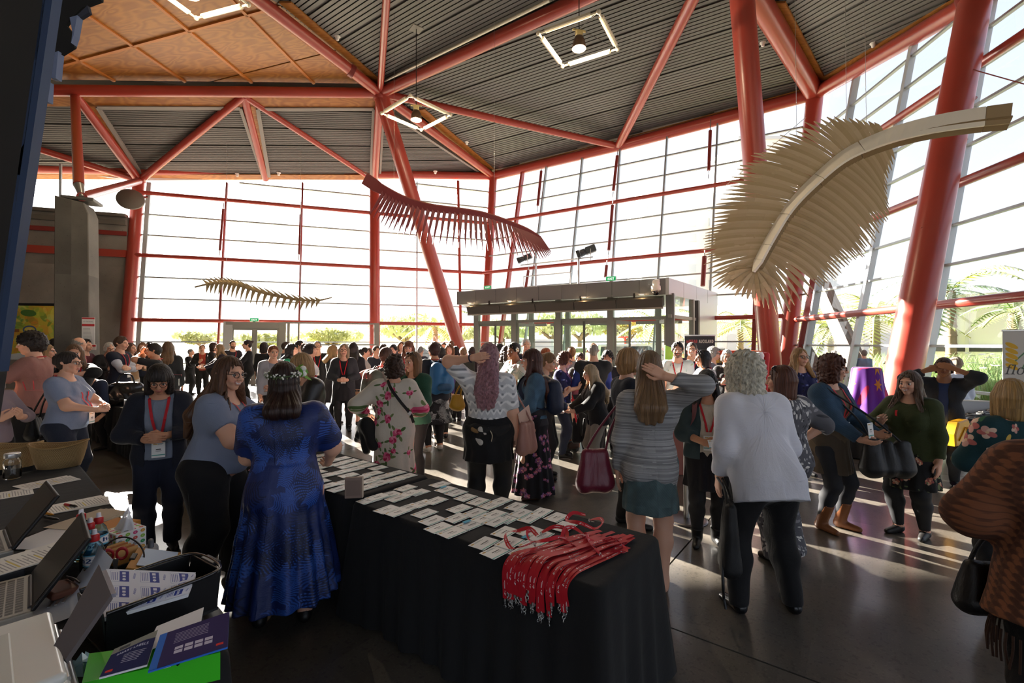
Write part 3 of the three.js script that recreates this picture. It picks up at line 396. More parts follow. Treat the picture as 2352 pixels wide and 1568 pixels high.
function palm(px,d,h,fr,label,col=0x9a9c45){
const p=P(px,790,d).setY(-0.02),o=thing('palm_tree',label,'palm tree',p),r=rng(ts++*31);
part(o,'trunk',[cyl(V(0,0,0),V(0,h,0),0.24,0.17,12),...Array.from({length:9},(_,i)=>cyl(V(0,h*(0.1 + i*0.1),0),V(0,h*(0.1 + i*0.1)+ 0.09,0),0.26 - i*0.006,0.21,10))],BARK);
for(let i=0;i<15;i++){const a=i*2.4 + r(),L=fr*(0.8 + 0.4*r()),up=0.9 - 0.075*i,cur=new THREE.QuadraticBezierCurve3(V(0,h,0),V(Math.cos(a)*L*0.45,h + L*up*0.75,Math.sin(a)*L*0.45),V(Math.cos(a)*L,h + L*(up - 0.62),Math.sin(a)*L));const pos=[];const N=16;for(let k=1;k<N;k++){const c=cur.getPoint(k / N),t=cur.getTangent(k / N),sd=t.clone().cross(UP).normalize(),ll=L*0.24*Math.sin(Math.PI*(0.12 + 0.85*k / N));for(const s of[-1,1]){const e=c.clone().addScaledVector(sd,s*ll).addScaledVector(t,ll*0.55).add(V(0,-ll*0.35,0)),b2=c.clone().addScaledVector(t,L*0.05);pos.push(c,b2,e);}}const g=new THREE.BufferGeometry();g.setAttribute('position',new THREE.Float32BufferAttribute(pos.flatMap((q)=>[q.x,q.y,q.z]),3));g.computeVertexNormals();part(o,'frond',[g,new THREE.TubeGeometry(cur,8,0.02,4)],leafMat(i%3?col:0x7d8a3d));}
}
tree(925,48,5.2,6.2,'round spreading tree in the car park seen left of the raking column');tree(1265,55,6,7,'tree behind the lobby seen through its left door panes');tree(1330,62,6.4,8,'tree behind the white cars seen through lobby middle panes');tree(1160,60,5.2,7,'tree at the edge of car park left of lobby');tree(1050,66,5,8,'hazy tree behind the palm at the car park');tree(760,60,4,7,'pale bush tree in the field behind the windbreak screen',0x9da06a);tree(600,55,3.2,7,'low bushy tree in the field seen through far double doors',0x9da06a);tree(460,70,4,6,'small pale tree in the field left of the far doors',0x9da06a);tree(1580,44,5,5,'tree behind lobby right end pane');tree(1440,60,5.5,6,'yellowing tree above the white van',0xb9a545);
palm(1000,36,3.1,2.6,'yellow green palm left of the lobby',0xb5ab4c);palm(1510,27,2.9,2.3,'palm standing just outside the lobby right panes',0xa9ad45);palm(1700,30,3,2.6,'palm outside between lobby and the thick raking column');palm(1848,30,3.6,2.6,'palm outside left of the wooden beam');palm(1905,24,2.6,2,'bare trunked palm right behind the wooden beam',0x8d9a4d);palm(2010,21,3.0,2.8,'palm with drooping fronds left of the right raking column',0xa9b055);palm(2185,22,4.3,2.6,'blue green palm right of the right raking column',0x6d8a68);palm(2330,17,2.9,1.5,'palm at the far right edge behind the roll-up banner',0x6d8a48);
// buildings
function tower(px0,px1,py,d,label,o2={}){
const a=P(px0,790,d).setY(0),b=P(px1,790,d).setY(0),w=b.x - a.x,h=P(px0,py,d).y,o=thing('apartment_building',label,'building',V((a.x + b.x)/ 2,0,-d - 6));const wall=M(o2.c??0xe4e1dc,0.8);
part(o,'wall',rbox(w,h,12,0.05,0,h / 2,0),wall);part(o,'roof',box(w + 0.8,0.5,12.8,0,h + 0.2,0),M(0xb9bcc0,0.7));const fl=Math.floor(h / 3.2),nc=o2.nc??3;
for(let f=1;f<fl;f++)for(let c=0;c<nc;c++){const x=-w / 2 + w*(c + 0.5)/ nc,y=f*3.2 + 1.3;const m=part(o,'window',box(w / nc*0.42,1.7,0.2,x,y,6.02),M(0xcfd5d9,0.5));part(m,'pane',box(w / nc*0.36,1.5,0.06,x,y,6.13),M(0xbfc9d0,0.2));if(o2.balc&&c===nc - 1)part(o,'balcony',[rbox(w / nc*0.9,0.25,1.6,0.04,x,y - 1.2,6.8),box(w / nc*0.9,1,0.06,x,y - 0.6,7.55)],M(0xdfe2e4,0.5));}
}
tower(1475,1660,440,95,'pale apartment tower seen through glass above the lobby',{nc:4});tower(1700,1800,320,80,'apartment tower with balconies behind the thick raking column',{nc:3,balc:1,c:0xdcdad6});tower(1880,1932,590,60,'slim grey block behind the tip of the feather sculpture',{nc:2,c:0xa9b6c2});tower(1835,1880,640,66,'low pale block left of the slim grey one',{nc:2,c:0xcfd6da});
{const o=thing('white_shed','long white shed wall glowing behind the outdoor palms','shed',P(1800,790,38).setY(0),-0.25);part(o,'wall',rbox(22,3.6,4,0.05,0,1.8,-2),M(0xf1efea,0.8));part(o,'roof',extrude([[-2.3,3.6],[0,4.6],[2.3,3.6]],22.6,V(-11.3,0,-2),EU(0,Math.PI / 2,0)),M(0xe3e3e0,0.7));for(let i=0;i<4;i++)part(o,'roller_door',rbox(2.6,2.6,0.1,0.02,-8 + i*5,1.3,0.05),M(0xd3d6d8,0.6));}
{const o=thing('white_building','white building with black stripe at the far right outside','building',P(2370,790,20).setY(0),-0.9);part(o,'wall',rbox(7,4.1,3,0.03,0,2.05,-1.5),M(0xf0eeea,0.8));part(o,'stripe',box(7.02,0.3,0.06,0,1.55,0.01),M(0x3a3c40,0.6));part(o,'post',[box(0.12,4,0.12,-2,2,0.06),box(0.12,4,0.12,2,2,0.06)],M(0xd0cec8,0.7));}
{const o=thing('letter_sign','dark outdoor sign structure with tall letters on its roof','sign',P(2215,790,25).setY(0),-0.5);part(o,'frame',[box(5,0.3,1,0,2.2,0),box(0.3,2.2,0.8,-2.3,1.1,0),box(0.3,2.2,0.8,2.3,1.1,0),box(0.3,2.2,0.8,0.6,1.1,0),box(1.8,1.8,0.2,-1.1,1.1,-0.3)],M(0x4a4d52,0.7));for(let i=0;i<5;i++)part(o,'letter',[box(0.14,1,0.2,-1.7 + i*0.85,2.85,0),box(0.4,0.16,0.2,-1.55 + i*0.85,i%2?3.25:2.75,0)],M(0x3c4046,0.6));}
// cars
function car(px,d,turn,col,label,van=0){
const o=thing('parked_car',label,'car',P(px,790,d).setY(0),turn),h=van?1.75:1.45,L=van?4.7:4.2,k=L / 4.2;
const prof=van?[[-2.1,0.35],[-2.1,1.0],[-2,1.68],[0.7,1.74],[1.5,1.1],[2.05,0.9],[2.1,0.35]]:[[-2.1,0.35],[-2.08,0.85],[-1.7,0.98],[-1.15,1.42],[0.4,1.44],[1.1,0.98],[1.95,0.82],[2.1,0.35]];
part(o,'car_body',extrude(prof.map(([x,y])=>[x*k,y]),1.6,V(0,0,-0.8),null,0.06),M(col,0.25,{clearcoat:0.8,metalness:0.2}));const gl=van?[[-1.9,1.08],[-1.85,1.6],[0.55,1.64],[1.25,1.1]]:[[-1.5,1.0],[-1.05,1.37],[0.3,1.38],[0.9,1.0]];part(o,'side_window',extrude(gl.map(([x,y])=>[x*k,y]),1.76,V(0,0,-0.88)),M(0x2b343c,0.08,{clearcoat:1}));
for(const sx of[-1.3,1.3])for(const sz of[-0.82,0.82]){const w=part(o,'wheel',xf(new THREE.TorusGeometry(0.24,0.1,8,20),V(sx*k,0.34,sz)),M(0x1c1c1e,0.7));part(w,'rim',xf(new THREE.CylinderGeometry(0.19,0.19,0.16,16),V(sx*k,0.34,sz),EU(Math.PI / 2,0,0)),STEEL);}
part(o,'tail_lamp',[box(0.06,0.2,0.3,-2.14*k,0.82,0.6),box(0.06,0.2,0.3,-2.14*k,0.82,-0.6)],M(0xb0201c,0.3));
}
car(1462,27,-0.15,0xeceae6,'white van parked outside behind the lobby',1);car(1345,42,0.1,0xf0efec,'white car parked behind the lobby doors, beside another');car(1372,44,0.1,0xeceff0,'pale car parked right behind the white one');car(1235,50,1.2,0xdfe6ee,'pale blue car parked behind lobby left panes');car(905,38,0.1,0xc9d3dc,'silver car parked left under the round tree');car(962,36,0.05,0x55606b,'dark grey car parked beside the silver one');car(1028,38,0.05,0xd3d9dd,'silver car parked behind the foot of raking column');car(1560,36,0.4,0xb04238,'red car parked beyond the lobby right end');car(1655,40,0.2,0xe2e3e2,'white car parked right of the black banner');car(820,44,0,0xdddad2,'pale car parked outside behind the windbreak screen');
{const o=thing('bus_shelter','red and white shelter frame outside behind the lobby','shelter',P(1418,790,30).setY(0));part(o,'frame',[box(0.1,2.2,0.1,0.5,1.1,0),box(0.1,2.2,0.1,-0.5,1.1,0),box(1.2,0.1,0.8,0,2.2,0),box(1.2,0.12,0.1,0,0.4,0)],M(0xc8342f,0.5));part(o,'panel',box(0.9,1.6,0.04,0,1.3,0),M(0xeeece8,0.5));}
{const o=thing('shipping_crate','pale blue slatted crate outside behind lobby left panes','crate',P(1215,790,33).setY(0),0.3);part(o,'crate_body',rbox(3,2.1,2,0.03,0,1.05,0),M(0xbcc8d4,0.7));for(let i=0;i<6;i++)part(o,'slat',box(3.04,0.06,0.06,0,0.3 + i*0.32,1.02),M(0x8f9dab,0.7));part(o,'green_drum',cyl(V(2,0,0.3),V(2,1.6,0.3),0.5),M(0x6aa86a,0.6));}
// weathered wooden sculpture: leaning beam, upright frame, dark canoe hull
{
const WOOD=M(0xb9a796,0.85,{map:rep(concreteT,1,0.4)});const o=thing('leaning_beam','long weathered timber beam leaning outside the right glass wall','beam',P(1990,860,15.5).setY(0));const a=P(2000,905,15.4).setY(0).sub(o.position),b=P(1886,655,19).sub(o.position);part(o,'beam',bar(a,b,0.42,0.5,V(0,0,1)),WOOD);part(o,'inlay',bar(a.clone().add(V(0.05,0.3,0.26)),b.clone().add(V(0,0,0.26)),0.05,0.04,V(0,0,1)),M(0x6f6358,0.8));
const c=thing('canoe_sculpture','dark canoe shaped hull with wooden cradle outside','sculpture',P(1835,790,17.2).setY(0),0.2);part(c,'hull',xf(extrude([[-0.9,0.6],[-0.6,1.35],[-0.3,1.75],[0.1,1.7],[0.5,1.1],[1.9,0.85],[2.0,0.6],[0.6,0.5],[0,0.55]],0.7,V(0,0,-0.35),null,0.08),V(0,0,0)),M(0x3c3a3a,0.6));part(c,'cradle_post',[bar(V(1.0,0.4,0.3),V(1.25,1.5,0.3),0.14,0.1),bar(V(1.75,0.4,0.3),V(1.95,1.5,0.3),0.14,0.1),bar(V(1.1,1.15,0.3),V(1.85,1.15,0.3),0.1,0.08)],WOOD);part(c,'table_top',rbox(2.4,0.07,1.2,0.02,1,0.62,0.2),M(0xb7aea2,0.6));part(c,'foot',[box(0.2,0.6,0.5,0.2,0.3,0),box(0.2,0.6,0.5,1.6,0.3,0)],M(0x77706a,0.8));
}
// flower bed and grasses along the right glass
function blades(seed,poly,n,h0,h1,name,label,col,flower){
const r=rng(seed),[A,B,C,D]=poly,g=new THREE.BufferGeometry(),pos=[-0.012,0,0,0.012,0,0,0.006,0.6,0.08,-0.012,0,0,0.006,0.6,0.08,-0.004,0.6,0.08,-0.004,0.6,0.08,0.006,0.6,0.08,0,1,0.26];g.setAttribute('position',new THREE.Float32BufferAttribute(pos,3));g.computeVertexNormals();
const m=new THREE.InstancedMesh(g,leafMat(0xffffff),n),q=new THREE.Matrix4(),c=new THREE.Color();m.name=numbered(name);m.castShadow=m.receiveShadow=true;
for(let i=0;i<n;i++){const s=r(),t=r(),p=A.clone().lerp(B,s).lerp(D.clone().lerp(C,s),t),h=lerp(h0,h1,r());q.compose(p,new THREE.Quaternion().setFromEuler(EU(0,r()*6.28,(r()- 0.5)*0.5)),V(1.6,h,1.2*h));m.setMatrixAt(i,q);c.setHSL(0.2 + 0.09*r(),0.42,0.28 + 0.22*r());m.setColorAt(i,c.multiply(new THREE.Color(col)));}
scene.add(m);tag(m,label,'plants',null,'stuff');
if(flower){const fg=merge([new THREE.CircleGeometry(0.05,6).rotateX(-1.3),new THREE.CircleGeometry(0.03,5).rotateX(-1.8).translate(0.06,0.01,0),new THREE.CircleGeometry(0.03,5).rotateX(-1.1).translate(-0.06,0,0.02)]),fm=new THREE.InstancedMesh(fg,M(0xfaf8ee,0.8,{side:THREE.DoubleSide}),flower);fm.name=numbered('white_flowers');for(let i=0;i<flower;i++){const s=r(),t=r(),p=A.clone().lerp(B,s).lerp(D.clone().lerp(C,s),t);p.y +=lerp(h0,h1,0.5 + 0.5*r());fm.setMatrixAt(i,q.compose(p,new THREE.Quaternion().setFromEuler(EU(0,r()*6,0)),V(1,1,1)));}scene.add(fm);tag(fm,'white flower heads above the green bed outside the right glass','flowers',null,'stuff');}
}
blades(5,[V(11.9,0,-12.9),V(16,0,-13),V(14.6,0,-6),V(11.2,0,-6)],9000,0.7,1.55,'garden_plants','tall green plants in the bed outside the right glass wall',0xffffff,420);
blades(6,[V(10.2,0,-21.8),V(13,0,-25),V(24,0,-19),V(16.5,0,-17.5)],6000,0.7,1.5,'hedge_grass','green grasses outside below the palms',0xffffff,0);
blades(7,[V(2.2,0,-29.6),V(15,0,-27.6),V(13.6,0,-25.8),V(3,0,-27.5)],5000,0.6,1.2,'roadside_grass','yellow green grass strip between lobby and car park',0xffee99,0);
// ================================================================ PEOPLE: signed distance fields meshed with surface nets
const v3=(a)=>a.isVector3?a:V(a[0],a[1],a[2]);
// a primitive: round cone a->b (radii ra, rb), optionally in a frame (origin o, rotation q, axis scale s), flat-cut ends
function rc(a,b,ra,rb=ra,o={}){return{a:v3(a),b:v3(b),ra,rb,...o};}
function boundsOf(p,m){
const bx=new THREE.Box3();if(p.box)return p.box.clone().expandByScalar(m);
const R=Math.max(p.ra,p.rb)/ Math.min(p.s?.x??1,p.s?.y??1,p.s?.z??1);for(const e of[p.a,p.b]){const w=e.clone();if(p.s)w.divide(p.s);if(p.q)w.applyQuaternion(p.q);if(p.o)w.add(p.o);bx.expandByPoint(w);}return bx.expandByScalar(R + m);
}
class Field{
constructor(cell,k=0.03){this.c=cell;this.k=k;this.prims=[];this.post=[];}
add(...p){this.prims.push(...p.flat(3));return this;}
cut(f){this.post.push(f);return this;}
bake(){
const c=this.c,bx=new THREE.Box3();for(const p of this.prims)if(!p.sub)bx.union(boundsOf(p,0));bx.expandByScalar(c*2.5);
const n=[0,1,2].map((i)=>Math.max(4,Math.ceil((bx.max.getComponent(i)- bx.min.getComponent(i))/ c)+ 1)),[nx,ny,nz]=n;this.n=n;this.min=bx.min;const f=this.f=new Float32Array(nx*ny*nz).fill(1);const{x:ox,y:oy,z:oz}=bx.min;
for(const p of this.prims){
const k=p.k??this.k,b=boundsOf(p,k + c*2.5),i0=Math.max(0,Math.floor((b.min.x - ox)/ c)),i1=Math.min(nx - 1,Math.ceil((b.max.x - ox)/ c)),j0=Math.max(0,Math.floor((b.min.y - oy)/ c)),j1=Math.min(ny - 1,Math.ceil((b.max.y - oy)/ c)),l0=Math.max(0,Math.floor((b.min.z - oz)/ c)),l1=Math.min(nz - 1,Math.ceil((b.max.z - oz)/ c));
const qi=p.q?.clone().invert(),r=qi?new THREE.Matrix4().makeRotationFromQuaternion(qi).elements:null,sx=p.s?.x??1,sy=p.s?.y??1,sz=p.s?.z??1,av=3 /(sx + sy + sz),px=p.o?.x??0,py=p.o?.y??0,pz=p.o?.z??0;
const bax=p.b?p.b.x - p.a.x:0,bay=p.b?p.b.y - p.a.y:0,baz=p.b?p.b.z - p.a.z:0,L2=bax*bax + bay*bay + baz*baz,L=Math.sqrt(L2)||1;
for(let l=l0;l<=l1;l++)for(let j=j0;j<=j1;j++)for(let i=i0;i<=i1;i++){
let x=ox + i*c - px,y=oy + j*c - py,z=oz + l*c - pz,d;
if(r){const X=r[0]*x + r[4]*y + r[8]*z,Y=r[1]*x + r[5]*y + r[9]*z;z=r[2]*x + r[6]*y + r[10]*z;x=X;y=Y;}
if(p.fn)d=p.fn(x,y,z);
else{
x*=sx;y*=sy;z*=sz;const ax=x - p.a.x,ay=y - p.a.y,az=z - p.a.z,h0=L2>0?(ax*bax + ay*bay + az*baz)/ L2:0,h=h0<0?0:h0>1?1:h0;
const dx=ax - bax*h,dy=ay - bay*h,dz=az - baz*h;d=Math.sqrt(dx*dx + dy*dy + dz*dz)-(p.ra +(p.rb - p.ra)*h);if(p.fb!==undefined)d=Math.max(d,(h0 - 1)*L - p.fb);if(p.fa!==undefined)d=Math.max(d,-h0*L - p.fa);d*=av;
}
const at=(l*ny + j)*nx + i,e=f[at];if(p.sub){const q=Math.max(k - Math.abs(-d - e),0)/(k||1);f[at]=Math.max(-d,e)+ q*q*k*0.25;}else{const q=Math.max(k - Math.abs(d - e),0)/(k||1);f[at]=Math.min(d,e)- q*q*k*0.25;}
}
}
if(this.post.length)for(let l=0,at=0;l<nz;l++)for(let j=0;j<ny;j++)for(let i=0;i<nx;i++,at++){if(f[at]>0.06)continue;let d=f[at];const x=ox + i*c,y=oy + j*c,z=oz + l*c;for(const g of this.post)d=g(x,y,z,d);f[at]=d;}
return this;
}
at(x,y,z){const[nx,ny,nz]=this.n,c=this.c;const gx=clamp((x - this.min.x)/ c,0,nx - 1.001),gy=clamp((y - this.min.y)/ c,0,ny - 1.001),gz=clamp((z - this.min.z)/ c,0,nz - 1.001),i=gx|0,j=gy|0,l=gz|0,u=gx - i,v=gy - j,w=gz - l,f=this.f,o=(l*ny + j)*nx + i,s=nx*ny;return lerp(lerp(lerp(f[o],f[o + 1],u),lerp(f[o + nx],f[o + nx + 1],u),v),lerp(lerp(f[o + s],f[o + s + 1],u),lerp(f[o + s + nx],f[o + s + nx + 1],u),v),w);}
grad(x,y,z){const e=this.c*0.7;return V(this.at(x + e,y,z)- this.at(x - e,y,z),this.at(x,y + e,z)- this.at(x,y - e,z),this.at(x,y,z + e)- this.at(x,y,z - e)).normalize();}
mesh(o={}){
if(!this.f)this.bake();const[nx,ny,nz]=this.n,f=this.f,c=this.c,id=new Int32Array(nx*ny*nz).fill(-1),pos=[],nor=[],uv=[],ix=[];const per=o.per??4,us=o.us??0.62,vs=o.vs??1,seam=o.seam??0,cx=o.cx??0,cz=o.cz??0;
for(let l=0;l<nz - 1;l++)for(let j=0;j<ny - 1;j++)for(let i=0;i<nx - 1;i++){
const o0=(l*ny + j)*nx + i,s=nx*ny,q=[f[o0],f[o0 + 1],f[o0 + nx],f[o0 + nx + 1],f[o0 + s],f[o0 + s + 1],f[o0 + s + nx],f[o0 + s + nx + 1]];let m=0;for(let k=0;k<8;k++)if(q[k]<0)m|=1<<k;if(m===0||m===255)continue;
let X=0,Y=0,Z=0,n=0;const ed=(a,b,ax,ay,az,dx,dy,dz)=>{if((q[a]<0)!==(q[b]<0)){const t=q[a]/(q[a]- q[b]);X +=ax + dx*t;Y +=ay + dy*t;Z +=az + dz*t;n++;}};
ed(0,1,0,0,0,1,0,0);ed(2,3,0,1,0,1,0,0);ed(4,5,0,0,1,1,0,0);ed(6,7,0,1,1,1,0,0);ed(0,2,0,0,0,0,1,0);ed(1,3,1,0,0,0,1,0);ed(4,6,0,0,1,0,1,0);ed(5,7,1,0,1,0,1,0);ed(0,4,0,0,0,0,0,1);ed(1,5,1,0,0,0,0,1);ed(2,6,0,1,0,0,0,1);ed(3,7,1,1,0,0,0,1);
const x=this.min.x +(i + X / n)*c,y=this.min.y +(j + Y / n)*c,z=this.min.z +(l + Z / n)*c;id[o0]=pos.length / 3;pos.push(x,y,z);const g=this.grad(x,y,z);nor.push(g.x,g.y,g.z);let a=Math.atan2(x - cx,z - cz)- seam;a -=Math.floor(a / 6.283185)*6.283185;uv.push(a / 6.283185*per,y*vs);
}
const quad=(a,b,d,e,flip)=>{if(a<0||b<0||d<0||e<0)return;flip?ix.push(a,d,b,a,e,d):ix.push(a,b,d,a,d,e);};
for(let l=0;l<nz - 1;l++)for(let j=0;j<ny - 1;j++)for(let i=0;i<nx - 1;i++){const o0=(l*ny + j)*nx + i,s=nx*ny,n0=f[o0]<0;if(j&&l&&n0!==(f[o0 + 1]<0))quad(id[o0 - nx - s],id[o0 - s],id[o0],id[o0 - nx],!n0);if(i&&l&&n0!==(f[o0 + nx]<0))quad(id[o0 - 1 - s],id[o0 - 1],id[o0],id[o0 - s],!n0);if(i&&j&&n0!==(f[o0 + s]<0))quad(id[o0 - 1 - nx],id[o0 - nx],id[o0],id[o0 - 1],!n0);}
for(let t=0;t<ix.length;t +=3){const u=[0,1,2].map((k)=>uv[ix[t + k]*2]),mx=Math.max(...u);if(mx - Math.min(...u)>per / 2)for(let k=0;k<3;k++)if(u[k]<per / 2){const s=ix[t + k];ix[t + k]=pos.length / 3;pos.push(pos[s*3],pos[s*3 + 1],pos[s*3 + 2]);nor.push(nor[s*3],nor[s*3 + 1],nor[s*3 + 2]);uv.push(uv[s*2]+ per,uv[s*2 + 1]);}}
const g=new THREE.BufferGeometry();g.setAttribute('position',new THREE.Float32BufferAttribute(pos,3));g.setAttribute('normal',new THREE.Float32BufferAttribute(nor,3));g.setAttribute('uv',new THREE.Float32BufferAttribute(uv,2));g.setIndex(ix);return g;
}
}
const qE=(x,y,z,o='YXZ')=>new THREE.Quaternion().setFromEuler(new THREE.Euler(x,y,z,o));
function ik(s,w,L1,L2,hint){const d=w.clone().sub(s);let D=d.length();const mx=(L1 + L2)*0.995;if(D>mx){d.multiplyScalar(mx / D);D=mx;w=s.clone().add(d);}const n=d.clone().normalize(),a=(L1*L1 - L2*L2 + D*D)/(2*D),h=Math.sqrt(Math.max(0,L1*L1 - a*a));const k=hint.clone().addScaledVector(n,-hint.dot(n)).normalize();return[s.clone().addScaledVector(n,a).addScaledVector(k,h),w];}
// arm presets: wrist [out, up, forward] in body heights, elbow hint, hand direction, palm normal, curl
const ARMS={
down:{w:[0.135,0.475,0.03],e:[0.3,0,-1],h:[0,-1,0.1],n:[-1,0,0],c:0.35},
clasp:{w:[0.045,0.6,0.15],e:[1,-0.5,-0.6],h:[-0.85,0.1,0.4],n:[0,-0.2,-1],c:0.7},
phone:{w:[0.05,0.67,0.17],e:[1,-0.7,-0.4],h:[-0.4,0.6,0.5],n:[-0.3,0.4,-0.8],c:0.8},
fwd:{w:[0.09,0.62,0.24],e:[0.7,-0.8,-0.4],h:[-0.2,0,1],n:[-0.6,0.7,0],c:0.6},
table:{w:[0.11,0.54,0.2],e:[0.7,-0.3,-0.8],h:[-0.1,-0.4,1],n:[-0.3,-1,0],c:0.3},
hip:{w:[0.13,0.57,0.0],e:[1,0,-0.9],h:[-0.2,-0.6,0.6],n:[-1,0,0],c:0.5},
cross:{w:[-0.05,0.66,0.13],e:[1,-0.9,0.2],h:[-1,0.1,0.1],n:[0,0,-1],c:0.4},
head:{w:[0.075,0.935,-0.105],e:[1,0.15,0.15],h:[-0.9,0.2,-0.15],n:[-0.2,-0.2,0.9],c:0.25},
headb:{w:[0.10,0.9,-0.12],e:[1,-0.1,-0.1],h:[-0.75,0.55,0],n:[-0.3,-0.2,0.9],c:0.15},
mouth:{w:[0.05,0.8,0.14],e:[0.8,-1,0.1],h:[-0.2,0.9,0.1],n:[0,0,-1],c:1.3},
brow:{w:[0.06,0.93,0.12],e:[1,0.0,0.6],h:[-0.9,0.25,-0.1],n:[0,-0.5,-0.9],c:0.3},
out:{w:[0.16,0.7,0.26],e:[0.5,-1,0],h:[0,0.2,1],n:[-1,0,0],c:0.6},
};
function handPrims(w,dir,nrm,side,k,curl,near){
const f=dir.clone().normalize(),n=nrm.clone().addScaledVector(f,-nrm.dot(f)).normalize(),s=f.clone().cross(n).multiplyScalar(side).normalize(),at=(a,b,c)=>w.clone().addScaledVector(f,a*k).addScaledVector(s,b*k).addScaledVector(n,c*k),out=[];
const r0=near?1:1.18;for(const[b,l,e]of[[0.03,0.092,0.072],[0.01,0.097,0.08],[-0.011,0.092,0.074],[-0.03,0.084,0.058]]){out.push(rc(at(0.0,b*0.55,0),at(l*0.98,b,0),0.0165*k,0.0125*k,{k:0.012}));
let p=at(l,b,0),a=curl*0.45;for(const[q,t]of[[0.45,0.0098],[0.31,0.0088],[0.24,0.0078]]){const nx=p.clone().addScaledVector(f,Math.cos(a)*e*q*k).addScaledVector(n,Math.sin(a)*e*q*k);out.push(rc(p,nx,t*k*r0,(t - 0.0008)*k*r0,{k:0.004}));p=nx;a +=curl*0.62;}}
const t0=at(0.022,0.018,0.006),t1=at(0.056,0.052,0.016 + 0.012*curl),t2=at(0.088,0.056 - 0.014*curl,0.022 + 0.02*curl),t3=at(0.112,0.05 - 0.024*curl,0.026 + 0.024*curl);out.push(rc(t0,t1,0.0165*k,0.0125*k,{k:0.01}),rc(t1,t2,0.0115*k*r0,0.0105*k*r0,{k:0.005}),rc(t2,t3,0.0102*k*r0,0.0085*k*r0,{k:0.004}));return out;
}
const hairT=dataTex(256,(x,y)=>{const a=n256(x*96,y*6),b=n256(x*200,y*12 + 7),c=n256(x*24,y*3);const v=208 + 60*(a - 0.5)+ 50*(b - 0.5)+ 46*(c - 0.5);return[v,v,v];}),hairB=dataTex(256,(x,y)=>[128 + 120*(n256(x*120,y*5)- 0.5)+ 80*(n256(x*230,y*9)- 0.5)],false);
const clothB=dataTex(256,(x,y)=>[128 + 110*(fbm(x*12,y*5,4)- 0.5)+ 20*(n256(x*250,y*250)- 0.5)],false);
const HAIR=(c0,curl)=>{const c=new THREE.Color(c0).multiplyScalar(1.5).getHex();return M(c,0.48,{map:rep1(hairT,curl?3:2,curl?9:1.6),bumpMap:rep1(hairB,curl?3:2,curl?9:1.2),bumpScale:0.006,sheen:0.3,sheenColor:new THREE.Color(c),sheenRoughness:0.4});};
const repC=new Map(),rep1=(t,x,y)=>{const k=t.uuid + x + '_' + y;if(!repC.has(k))repC.set(k,rep(t,x,y));return repC.get(k);};
const CLOTH=(c,o={})=>(typeof c==='object'&&c.isMaterial)?c:M(c,0.88,{bumpMap:rep1(clothB,1,1.4),bumpScale:0.012,sheen:0.25,sheenColor:new THREE.Color(0xffffff),sheenRoughness:0.6,...o});
const SKIN=M(0xffffff,0.52,{vertexColors:true,sheen:0.15,sheenColor:new THREE.Color(0xffd0b0)}),LANY=M(0xc31c2a,0.7);
const TONES={a:0xe0ac90,b:0xc99170,c:0x9a6848,d:0x6b442f,e:0xebbda4};
const people=[];

